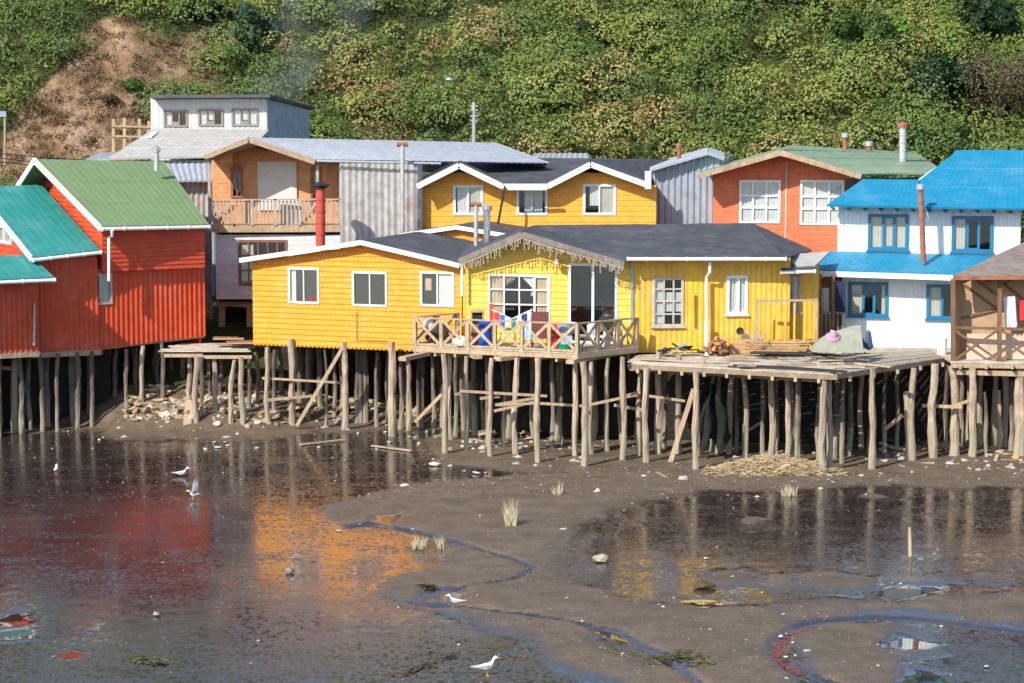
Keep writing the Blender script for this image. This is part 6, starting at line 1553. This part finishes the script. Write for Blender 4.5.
tb = MB(); c = D(566.5,83.95,.6); tb.lathe(c, [(.24,0),(.36,.34),(.38,.35),(.37,.37),(.33,.33),(.22,.03)], 16); tb.box(c+Vector((0,0,-.3)),(.4,.35,.58)); tag(tb.build('plastic_tub', plain('pale_blue_plastic',(0.42,0.55,0.68),.35)), 'pale blue plastic tub stacked high on the deck beside the red crate', 'tub')
tb = MB(); tb.lathe(D(565.5,83.6), [(.25,0),(.31,.26),(.33,.27),(.32,.29),(.28,.26),(.2,.04)], 16); tag(tb.build('basin', plain('green_plastic',(0.01,0.22,0.14),.35)), 'dark green basin on the deck floor below the pale blue tub', 'basin')
wt = empty('garden_table', D(591,84.7), 'white plastic table with a pot on top behind the right part of the railing', 'table')
c = D(591,84.7); m_ = MB(); m_.box(c+Vector((0,0,.42)), (1.0,.6,.05)); m_.build('tabletop', M_white, wt)
for sx in (-1,1):
    for sy in (-1,1): m_ = MB(); m_.box(c+Vector((sx*.42,sy*.24,.2)), (.06,.06,.4)); m_.build('leg', M_white, wt)
tb = MB(); tb.lathe(c+Vector((0.1,0,.45)), [(.15,0),(.24,.12),(.24,.32),(.26,.33),(.2,.4),(.04,.46)], 14); tag(tb.build('cooking_pot', plain('grey_enamel',(0.6,0.6,0.62),.35)), 'grey lidded pot on the white table on the deck', 'pot')
blob('white_sack', D(607,84.5,.22), (.15,.15,.42), M_canv, 'slim white sack standing beside the white table on the deck', 'sack', 9)
blob('plastic_bag', D(598,85.2,.62), (.2,.2,.26), M_white, 'white bag at the right end of the deck table behind the railing', 'bag', 10)
drum(631,85.5,.15,.7,plain('yellow_plastic2',(0.75,0.5,0.04),.45), 'small yellow drum in the right corner of the deck', 'drum')
tdy = empty('stuffed_toy', D(618,85.1), 'beige plush toy perched at the right end of the deck', 'toy'); 
mt_ = plain('beige_plush',(0.55,0.42,0.28),.95)
blob('toy_body', D(618,85.1,.5), (.17,.14,.24), mt_, seed=2, parent=tdy); blob('toy_head', D(618,85.1,.85), (.14,.13,.13), mt_, seed=3, parent=tdy, flat=False)
for s in (-1,1): blob('toy_ear', D(618,85.1,.98)+Vector((s*.11,0,0)), (.04,.03,.05), mt_, seed=3, parent=tdy, flat=False)
m_ = MB(); m_.box(D(618,85.15,.2),(.35,.35,.4)); tag(m_.build('stool', M_wood), 'wooden box stool under the beige plush toy', 'stool')
blob('round_bundle', D(429,86.2,.62), (.24,.22,.26), M_white, 'round white bundle at the left end of the deck', 'bundle', 11, .08, flat=False)
blob('dark_heap', D(436,86.3,.25), (.42,.3,.55), plain('dark_cloth',(0.06,0.055,0.05),.9), 'dark heap of cloth at the left end of the deck under the white bundle', 'heap', 12)
blob('white_sack', D(462,84.9,.15), (.3,.22,.28), M_canv, 'low white sack on the deck in front of the orange cabinet', 'sack', 13)
tr = MB(); c = D(423,85.9,.32)
for k in range(16):
    a0_, a1_ = 2*math.pi*k/16, 2*math.pi*(k+1)/16; tr.beam(c+Vector((.28*math.cos(a0_),0,.28*math.sin(a0_))), c+Vector((.28*math.cos(a1_),0,.28*math.sin(a1_))), .05, .04, up=(0,1,0))
tag(tr.build('hoop', plain('rubber',(0.25,0.13,0.08),.8)), 'thin brown hoop leaning at the left corner of the deck', 'hoop')
# flower pot in window
tb = MB(); p_ = W1.pt(*W1.hit(312,300), -.05); tb.lathe(p_+Vector((0,.0,-.05)), [(.07,0),(.1,.14),(.11,.15)], 10); tag(tb.build('flower_pot', plain('red_flower',(0.6,0.02,0.03),.6)), 'small red pot inside the left window of the orange yellow house', 'flower pot')

# ---------------------------------------------------------------- plank landing between red and yellow houses
ln_ = empty('rough_landing', P(210,355,90), 'rough grey plank landing on stilts between the red and the yellow houses', 'platform')
la, lb_, lc, ld = P(163,355,89.9), P(252,356,89.9), P(262,344,92.5), P(185,346,92.5)
for p in (la,lb_,lc,ld): p.z = 3.0
mb = MB(); q = random.Random(31); boards(mb, la, lb_, lc, ld, .22, jit=.25, lift=.03); mb.build('plank_floor', M_deck, ln_)
for a, b in ((P(164,355.5,89.8),P(203,355.5,89.8)),(P(200,357,89.75),P(252,357,89.75))):
    mb = MB(); mb.beam(a, b, .1, .12); mb.build('edge_beam', M_wood, ln_)
for px, yt, yb, w_, l_ in ((190,355,405,6,0),(197,357,424,6,0),(201.6,357,416,5,0),(214.5,358,413,6,0),(222,358,400,5,0),(231,360,426,6,3),(244,357,424.6,6.5,-3),(250,358,410,5,0),(208,358,402,4.5,0),(256,352,404,5,0)):
    stilt(ln_, px, yt, yb, w=w_, leanpx=l_)
rs_ = empty('rusty_sheets', P(240,352,91), 'rust red metal sheets and boards heaped on the rough landing', 'sheets')
for i in range(8):
    m_ = MB(); c = P(q.uniform(222,256),q.uniform(345,352),q.uniform(90.4,91.8)); c.z = 3.08+.03*i; m_.box(c,(q.uniform(.9,1.5),q.uniform(.25,.5),.02),q.uniform(-.3,.3)); m_.build('sheet', M_rust if i%2 else M_wood, rs_)

# ================================================================ MUD DEBRIS
def ground_hit(px, py, Y0=70):
    Ys = np.arange(84.0 if py < 470 else 50.0, 108, 0.12); d = P(px, py, 100.0)
    xs_ = d.x*Ys/100.0; zs_ = HC+(d.z-HC)*Ys/100.0; k = np.nonzero(zs_ <= zg_arr(xs_, Ys))[0]
    return Vector((float(xs_[k[0]]), float(Ys[k[0]]), zg(float(xs_[k[0]]), float(Ys[k[0]])))) if len(k) else None
def Gs(px, py):
    if py > 440: p = G(px, py); p.z = zg(p.x,p.y); return p
    return ground_hit(px, py) or G(px, py)
q = random.Random(77)
def protoset(name, mtl, n, size, label, cat, group, where, kind='blob', seed0=0, sizes=(0.6,1.6)):
    protos = []
    for k in range(4):
        if kind == 'blob': o = blob(name, (0,0,0), size, mtl, seed=seed0+k, n=2, rough=.3)
        else:
            m_ = MB(); qq = random.Random(seed0+k); L_ = size[0]; m_.beam(Vector((-L_/2,0,0)), Vector((L_/2,0.03,0.02)), size[1], size[2]); m_.beam(Vector((L_*.35,0,0.005)), Vector((L_*.55,0.08,.03)), size[1]*.5, size[2]*.7); o = m_.build(name, mtl, loc=(0,0,0))
        protos.append(o)
    for i in range(n):
        pr_ = protos[i % 4]; o = pr_ if i < 4 else pr_.copy()
        if i >= 4: col.objects.link(o)
        px, py = where(); p = Gs(px, py); s = q.uniform(*sizes)
        o.scale = (s*q.uniform(.7,1.3), s*q.uniform(.7,1.3), s); o.rotation_euler = (q.uniform(-.2,.2) if kind == 'blob' else q.uniform(-.1,.1), q.uniform(-.15,.15) if kind == 'blob' else q.uniform(-.35,.35), q.uniform(0,6.28))
        o.location = p+Vector((0,0,.02*s)); tag(o, label, cat, group)
def reg(boxes):
    def f():
        x0,y0,x1,y1 = q.choice(boxes); return q.uniform(x0,x1), q.uniform(y0,y1)
    return f
protoset('stone', M_stone, 150, (.10,.09,.07), 'small grey stone on the mud near the foot of the stilts', 'stone', 'small stones along the shore', reg([(110,405,430,440),(440,440,640,470),(640,455,1020,480),(120,400,250,425),(900,455,1024,475)]), seed0=1)
protoset('shell_fragment', M_shell, 100, (.05,.045,.025), 'small pale shell fragment lying on open mud', 'shell', 'pale shell fragments on the mud', reg([(330,480,760,660),(740,580,1024,680),(500,580,800,680),(400,455,700,500),(600,470,1020,510),(90,425,430,450)]), seed0=20)
protoset('driftwood_scrap', M_wood, 210, (.6,.09,.05), 'weathered scrap of wood lying on the bank below the houses', 'wood scrap', 'wood scraps on the bank', reg([(120,392,250,424),(150,388,250,415),(190,380,300,420),(130,400,230,420),(240,396,420,430),(130,400,200,420),(440,430,640,450),(880,448,1024,466)]), kind='plank', seed0=40, sizes=(.5,2.0))
protoset('rubble_block', mat('pale_rubble',(0.42,0.37,0.31),.85,.2,objvar=.4,bump=.3), 70, (.2,.15,.12), 'pale broken rubble block on the bank below the rough landing', 'rubble', 'rubble on the bank', reg([(125,396,250,424),(160,388,290,416),(190,385,430,428),(440,440,560,452)]), seed0=80, sizes=(.5,1.5))
protoset('litter_piece', plain('white_litter',(0.45,0.43,0.39),.6), 40, (.085,.06,.03), 'piece of whitish litter on the muddy shore under the houses', 'litter', 'white litter along the shore', reg([(180,385,430,440),(380,425,440,445),(420,450,560,475),(90,425,260,450),(980,455,1024,475)]), seed0=60)
def plankthing(a, b, w_, t, label, mtl=None, cat='plank', name='driftwood_plank'):
    m_ = MB(); m_.beam(a, b, w_, t); return tag(m_.build(name, mtl or M_wood), label, cat)
g = lambda x,y,h=0.05: Gs(x,y)+Vector((0,0,h))
plankthing(g(190,407,.05), g(238,381,.25), .5, .05, 'wide pale board sloping up the bank beneath the rough landing')
plankthing(g(187,428,.03), g(190,414,.45), .3, .04, 'short upright board leaning on the front stilt of the landing')
plankthing(g(128,418), g(142,421), .1,.05, 'thin pale plank on the bank below the green roofed red house')
plankthing(g(300,446), g(345,441), .12,.05, 'long pale plank at the water edge below the orange yellow house')
plankthing(g(505,437), g(552,430), .16,.06, 'long dark plank lying under the deck among the stilts', M_brown)
plankthing(g(657,474), g(666,479), .1,.05, 'short pale plank on the mud in front of the fallen brace')
plankthing(g(372,447), g(412,452), .14,.04, 'flat pale board at the edge of the wet mud left of the deck stilts')
for (x,y,s,lb,mtl,nm,cat) in ((600,562,(.20,.16,.15),'pale mossy boulder on the wet mud right of centre',mat('mossy_stone',(0.33,0.30,0.2),.85,.5,scale=8,dirt=.6,dirtcol=(.1,.1,.04),bump=.5),'boulder','boulder'),
    (683,481,(.16,.13,.12),'white rounded block on the mud in front of the platform stilts',M_shell,'boulder','boulder'),(644,478,(.1,.1,.06),'small white block on the brown shore',M_shell,'boulder','boulder'),
    (597,494,(.12,.1,.1),'pale stone on brown mud right of the twiggy stump',M_stone,'boulder','boulder'),(563,531,(.12,.09,.04),'flat dark edged stone on wet mud right of the tall reeds',M_stone,'boulder','boulder'),
    (704,588,(.25,.16,.12),'dark brown weed covered lump on the wet mud at right',mat('seaweed',(0.07,0.055,0.02),.8,.4,bump=.6),'weed_clump','seaweed'),
    (157,616,(.09,.08,.06),'lone dark stone in the wet mud at left',M_stone,'boulder','boulder'),
    (290,573,(.12,.1,.09),'pale stone in the orange reflection left of centre',M_stone,'boulder','boulder'),
    (753,477,(.2,.13,.08),'crumpled teal plastic on the straw heap',plain('teal_plastic',(0.08,0.42,0.5),.4),'plastic_bag','bag'),
    (833,484,(.1,.07,.04),'small light blue plastic scrap at the right foot of the straw heap',plain('sky_plastic',(0.2,0.5,0.65),.4),'plastic_scrap','plastic'),
    (1016,460,(.16,.13,.11),'orange lump on the shore at the right edge',plain('orange_foam',(0.7,0.3,0.1),.7),'foam_lump','foam'),
    (435,466,(.22,.14,.08),'pale broken block at the edge of the mud left of the deck stilts',M_shell,'boulder','boulder'),
    (405,487,(.14,.1,.06),'white stone at the edge of the orange reflection',M_shell,'boulder','boulder'),
    (700,603,(.5,.1,.03),'yellowish weed strip beside the brown lump at right',mat('yellow_weed',(0.35,0.26,0.07),.8,.3,bump=.5),'weed_clump','seaweed')):
    blob(nm, Gs(x,y)+Vector((0,0,s[2]*.2+.04)), s, mtl, lb, cat, seed=x, n=3, rough=.22)
def weed_patch(pts, w_, n, mtl, label, sz=1.0, fl=1.0):
    qq = random.Random(n); m_ = MB(); g_ = [Gs(*p) for p in pts]
    cs = []
    for i in range(n):
        k = qq.randrange(len(g_)-1) if len(g_) > 1 else 0; f = qq.random()
        cs.append((g_[k].lerp(g_[k+1], f) if len(g_) > 1 else g_[0].copy())+Vector((qq.gauss(0,w_),qq.gauss(0,w_),0)))
    zz = mud_z(np.array([[c.x for c in cs]]), np.array([[c.y for c in cs]]))[0]
    for c, z_c in zip(cs, zz):
        c.z = float(z_c)+qq.uniform(.008,.035)*sz
        a = qq.uniform(0,6.28); L_ = qq.uniform(.04,.13)*sz; d = Vector((math.cos(a),math.sin(a),qq.uniform(-.1,.15)*fl))*L_; s_ = Vector((-math.sin(a),math.cos(a),.3*fl))*L_*.3
        m_.add([c-d-s_*.5, c+s_*-1, c+d, c+s_, c-d+s_*.5], [(0,1,2,3,4)])
    return tag(m_.build('weed_clump', mtl, fix=False), label, 'seaweed')
M_weed = mat('olive_weed', (0.085,0.085,0.028), .7, .5, scale=12)
weed_patch([(130,660),(165,663)], .13, 160, M_weed, 'flat dark green weed patch near the bottom left')
weed_patch([(655,655),(700,660)], .16, 190, M_weed, 'flat green weed patch where the narrow channel meets the bottom')
weed_patch([(697,667),(710,666)], .07, 80, M_weed, 'small olive weed bits right of the flat green patch')
weed_patch([(420,588),(434,590)], .08, 90, MATS['seaweed'], 'twiggy dark weed beside the narrow channel')
weed_patch([(812,628),(790,633),(779,645),(776,655),(788,665),(800,671)], .09, 900, mat('red_weed',(0.25,0.085,0.07),.5,.4,scale=9), 'dull red weed strip lining the curved channel at the lower right', .55, .15)
weed_patch([(455,655),(420,668),(395,676)], .10, 120, MATS['seaweed'], 'dark weed line left of the gull at the bottom edge')
def tuft(px, py, h, n, label, spread=.12, colr=(0.42,0.38,0.24)):
    qq = random.Random(px); b = Gs(px, py); m_ = MB()
    for i in range(n):
        o = b+Vector((qq.uniform(-spread,spread),qq.uniform(-spread,spread),0.02)); L_ = h*qq.uniform(.55,1.05); dx = qq.uniform(-.22,.22); s = Vector((.014,0,0))
        m_.add([o-s, o+s, o+Vector((dx*.4,0,L_*.6))+s*.7, o+Vector((dx*.4,0,L_*.6))-s*.7, o+Vector((dx,0,L_))], [(0,1,2,3),(3,2,4)])
    return tag(m_.build('reed_tuft', mat('dry_reed',colr,.8,.25), fix=False), label, 'reeds')
tuft(511,527,.85,60,'tallest pale reed tuft on the mud in front of the deck',.15); tuft(419,549,.42,40,'wide low reed tuft left of the two beside the orange reflection',.18); tuft(441,549,.38,22,'narrow low reed tuft just right of the wide one',.09)
tuft(789,496,.38,40,'short pale tuft on the mud below the straw heap',.24); tuft(558,497,.5,16,'sparse twiggy stump on brown mud below the deck',.14,(0.42,0.38,0.24))
m_ = MB(); b = Gs(911,556); m_.tube([b-Vector((0,0,.3)), b+Vector((-.03,0,.4)), b+Vector((-.05,0,.82))], [.06,.055,.045], 8); tag(m_.build('wooden_stake', M_wood), 'single pale wooden stake upright in the wet mud at right', 'stake')
# straw heap
m_ = MB(); qq = random.Random(5); cA = Gs(769,474)
for i in range(2600):
    x = qq.gauss(0,.38); y = qq.uniform(-1,1); 
    X_ = cA.x+x*4.0*.62; Y_ = cA.y+y*.75
    if abs(x) > 1: continue
    hh = .6*max(0,1-abs(x)**1.5)*math.sqrt(max(0,1-y*y)); z = zg(X_,Y_)+qq.uniform(0.02,hh+.04)
    a_ = qq.uniform(-1.6,1.6); L_ = qq.uniform(.12,.4); d = Vector((math.cos(a_),math.sin(a_)*.8,qq.uniform(-.55,.55)))*L_; s = Vector((0,.3,1)).normalized()*.011
    p = Vector((X_,Y_,z)); m_.add([p-s, p+d*.5-s+Vector((0,0,.04)), p+d-s, p+d+s, p+d*.5+s+Vector((0,0,.04)), p+s], [(0,1,4,5),(1,2,3,4)])
tag(m_.build('straw_heap', mat('straw',(0.36,0.27,0.16),.85,.4), loc=(0,0,0), fix=False), kind='stuff')
# rope hanging between stilts etc.
# ---------------------------------------------------------------- gulls
def gull(px, py, face, pose, label, s=1.0):
    """one continuous loft: beak end, head, neck, breast, back, tail"""
    b = Gs(px, py); root = empty('seagull', b, label, 'seagull')
    Rz = Matrix.Rotation(face, 3, 'Z'); z0 = .13 if pose != 'sit' else .02
    def T(v): return b + Rz @ (Vector(v)*s)
    spine = [((.30,0,z0+.27),.012,.012),((.25,0,z0+.275),.035,.033),((.21,0,z0+.285),.05,.048),((.165,0,z0+.265),.047,.045),((.14,0,z0+.20),.05,.05),((.10,0,z0+.13),.075,.075),((.02,0,z0+.09),.095,.088),((-.08,0,z0+.085),.088,.075),((-.17,0,z0+.095),.055,.042),((-.27,0,z0+.105),.035,.015),((-.36,0,z0+.11),.03,.006)]
    n=12; vs=[]; fs=[]
    for i,(c,ry,rz_) in enumerate(spine):
        for k in range(n):
            t=2*math.pi*k/n; vs.append(T((c[0], c[1]+ry*math.cos(t), c[2]+rz_*math.sin(t))))
    for i in range(len(spine)-1):
        for k in range(n): k2=(k+1)%n; fs.append((i*n+k,(i+1)*n+k,(i+1)*n+k2,i*n+k2))
    fs += [tuple(range(n)), tuple((len(spine)-1)*n+k for k in reversed(range(n)))]
    m_ = MB(); m_.add(vs, fs); m_.build('body', M_gull, root, smooth=True)
    m_ = MB(); m_.tube([T((.295,0,z0+.27)), T((.335,0,z0+.265)), T((.355,0,z0+.25))], [.012,.009,.003], 6); m_.build('beak', M_beak, root)
    for sd_ in (-1,1):
        m_ = MB(); m_.tube([T((.195+.03,sd_*.043,z0+.293)), T((.198+.03,sd_*.05,z0+.293))], .008, 6); m_.build('eye', M_black, root)
        w = MB()
        if pose == 'up':
            P0=[(.08,.07,.12),(.0,.2,.34),(-.06,.26,.62),(-.16,.25,.80)]; P1=[(-.12,.07,.12),(-.15,.2,.30),(-.19,.26,.55),(-.18,.25,.80)]
        else:
            P0=[(.09,.085,.13),(-.02,.10,.15),(-.18,.075,.13),(-.40,.035,.125)]; P1=[(.07,.085,.06),(-.04,.098,.05),(-.18,.07,.075),(-.40,.03,.11)]
        vs=[T((x,sd_*y,z0+z)) for x,y,z in P0]+[T((x,sd_*y,z0+z)) for x,y,z in P1]
        vs+=[T((x,sd_*(y+.012),z0+z)) for x,y,z in P0]+[T((x,sd_*(y+.012),z0+z)) for x,y,z in P1]
        w.add(vs, [(0,1,5,4),(1,2,6,5),(2,3,7,6),(8,12,13,9),(9,13,14,10),(10,14,15,11),(0,8,9,1),(1,9,10,2),(2,10,11,3),(4,5,13,12),(5,6,14,13),(6,7,15,14),(0,4,12,8),(3,11,15,7)])
        w.build('wing', M_gullg, root)
        if pose != 'sit':
            m_ = MB(); m_.tube([T((.0,sd_*.035,z0+.03)), T((-.01,sd_*.035,z0-.06)), T((.0,sd_*.035,.0))], .007, 5); m_.box(T((.02,sd_*.035,.008)),(.06*s,.04*s,.008),face); m_.build('leg', M_beak, root)
gull(193,499,R(200),'up','seagull with raised wings standing in the red reflection at left',.66)
gull(487,676,R(20),'stand','white seagull standing on the mud at the bottom edge',1.0)
gull(455,604,R(170),'sit','small white gull resting beside the narrow channel',.75)
gull(56,474,R(90),'stand','seagull farthest left, small, near the foot of the red houses',.7)
gull(182,476,R(0),'sit','seagull sitting just left above the one with raised wings',.9)

# ================================================================ POLES, LAMP, WIRES, FENCE
up_ = empty('utility_pole', P(474,190,107), 'slim grey utility pole with crossarms rising behind the long metal roof', 'utility pole')
m_ = MB(); m_.tube([P(474,190,107), P(474,102,107)], [.11,.08], 8); m_.build('pole', M_galv, up_)
for y in (106,110,116,121): m_ = MB(); m_.beam(P(470.5,y,107), P(477.5,y,107), .06, .06); m_.build('crossarm', M_galv, up_)
lp = empty('street_lamp', P(440,190,108), 'street lamp with a pale head shining against the green hillside', 'street lamp')
m_ = MB(); m_.tube([P(436.5,175,108), P(437,90,108), P(440,81,108), P(446,79,108)], [.03,.025,.022,.02], 7); m_.build('pole', mat('dull_green_metal',(0.05,0.065,0.04),.8), lp)
m_ = MB(); c = P(449.5,79.5,108); m_.lathe(c, [(.02,-.1),(.16,-.06),(.2,0),(.12,.08),(.02,.11)], 12, Matrix.Rotation(R(8),3,'Y')); m_.build('lamp_head', M_steel, lp, smooth=True)
fn = empty('post_fence', P(124,150,112), 'row of weathered wooden posts and rails at the foot of the landslip', 'fence')
for px, yt, yb in ((113.5,119,152),(124.5,118,150),(139.5,119,150),(149,121,150)):
    m_ = MB(); Yp = 109.5; m_.beam(P(px,yb,Yp), P(px,yt,Yp), .13, .13, up=(0,1,0)); m_.build('fence_post', M_wood, fn)
for y in (126,136):
    m_ = MB(); m_.beam(P(112,y,109.4), P(151,y+1,109.4), .06, .08); m_.build('fence_rail', M_wood, fn)
up2 = empty('utility_pole', P(5,160,110), 'grey pole at the left edge in front of the landslip', 'utility pole')
m_ = MB(); m_.tube([P(5,165,110), P(5,114,110)], .06, 8); m_.build('pole', M_wood, up2); m_ = MB(); m_.box(P(3,114,110),(.3,.2,.25)); m_.build('transformer_box', M_galvb, up2)
for i,(x0,y0,x1,y1) in enumerate(((-60,150,240,157),(-60,153.5,205,158),(-60,147,300,152))):
    m_ = MB(); a=P(x0,y0,100+i); b=P(x1,y1,104+i); pts=[a.lerp(b,k/12)-Vector((0,0,.5*math.sin(math.pi*k/12))) for k in range(13)]; m_.tube(pts,.018,5); tag(m_.build('power_cable', M_black), ['lowest','middle','highest'][[1,0,2].index(i)]+' of three thin black cables crossing before the landslip', 'cable')

# ---------------------------------------------------------------- label check
for o in sc.objects:
    l = o.get('label')
    if l and not (4 <= len(l.split()) <= 16): print('LABEL', len(l.split()), o.name, l)
    if o.parent is None and o.type in ('MESH','EMPTY') and not l and not o.get('kind'): print('NOLABEL', o.name)

def grit():
    rs = np.random.RandomState(3); m_ = MB(); n = 0
    pts = []
    while n < 9000:
        px = rs.uniform(-20, 1044); py = rs.choice([rs.uniform(425,500), rs.uniform(470,690)], p=[.7,.3]); g_ = G(px,py); pts.append((g_.x,g_.y)); n += 1
    A = np.array(pts); dr = dryness(A[:,0],A[:,1]); Z = mud_z(A[:,0],A[:,1])
    for (x,y),d_,z in zip(pts,dr,Z):
        if rs.rand() > .12+.88*d_: continue
        r = rs.uniform(.008,.03)*(1+ (rs.rand()<.05)*1.2); c = Vector((x,y,float(z)+r*.2)); a=rs.uniform(0,6)
        vs=[c+Vector((r*math.cos(a+k*1.57)*rs.uniform(.7,1.4), r*math.sin(a+k*1.57)*rs.uniform(.7,1.4),0)) for k in range(4)]+[c+Vector((rs.uniform(-.3,.3)*r,rs.uniform(-.3,.3)*r,r*.8))]
        m_.add(vs,[(0,1,4),(1,2,4),(2,3,4),(3,0,4)])
    gm = mat('grit',(0.24,0.20,0.155),.85,.7,scale=9)
    tag(m_.build('shore_grit', gm, loc=(0,0,0), fix=False), kind='stuff')
grit()

for i,(a_,b_,lb) in enumerate(((P(474,106,107),P(560,150,103.5),'thin cable running right from the slim utility pole down to the roofs'),(P(474,110,107),P(330,150,101),'thin cable running left from the slim utility pole over the long metal roof'),(P(474,106,107),P(845,138,101),'long thin cable from the slim utility pole to the coral house roof'))):
    m_ = MB(); pts=[a_.lerp(b_,k/14)-Vector((0,0,(.5+.5*(i==2))*math.sin(math.pi*k/14))) for k in range(15)]; m_.tube(pts,.014,5); tag(m_.build('service_cable', M_black), lb, 'cable')
# ---------------------------------------------------------------- thin wood smoke drifting from the stovepipes up the slope
def smoke():
    pts = [P(216,168,104.5), P(250,120,106), P(283,78,108), P(305,40,110), P(330,0,112), P(345,-30,113)]
    m_ = MB(); m_.tube(pts, [.35,.8,1.3,1.7,2.1,2.3], 12)
    m = bpy.data.materials.new('smoke'); m.use_nodes = True; t = m.node_tree; t.nodes.remove(t.nodes['Principled BSDF'])
    v = t.nodes.new('ShaderNodeVolumePrincipled'); v.inputs['Color'].default_value = (0.86,0.92,1.0,1); v.inputs['Anisotropy'].default_value = 0.0
    g_ = t.nodes.new('ShaderNodeNewGeometry'); n = t.nodes.new('ShaderNodeTexNoise'); n.inputs['Scale'].default_value = .5; n.inputs['Detail'].default_value = 3
    t.links.new(g_.outputs['Position'], n.inputs['Vector']); r = t.nodes.new('ShaderNodeMapRange'); r.inputs[1].default_value = .4; r.inputs[2].default_value = .8; r.inputs[3].default_value = 0; r.inputs[4].default_value = .055
    t.links.new(n.outputs['Fac'], r.inputs[0]); t.links.new(r.outputs[0], v.inputs['Density']); t.links.new(v.outputs[0], t.nodes['Material Output'].inputs['Volume'])
    tag(m_.build('wood_smoke', m, loc=(0,0,0)), kind='stuff')
smoke()
sc.cycles.volume_step_rate = 4.0; sc.cycles.volume_bounces = 0
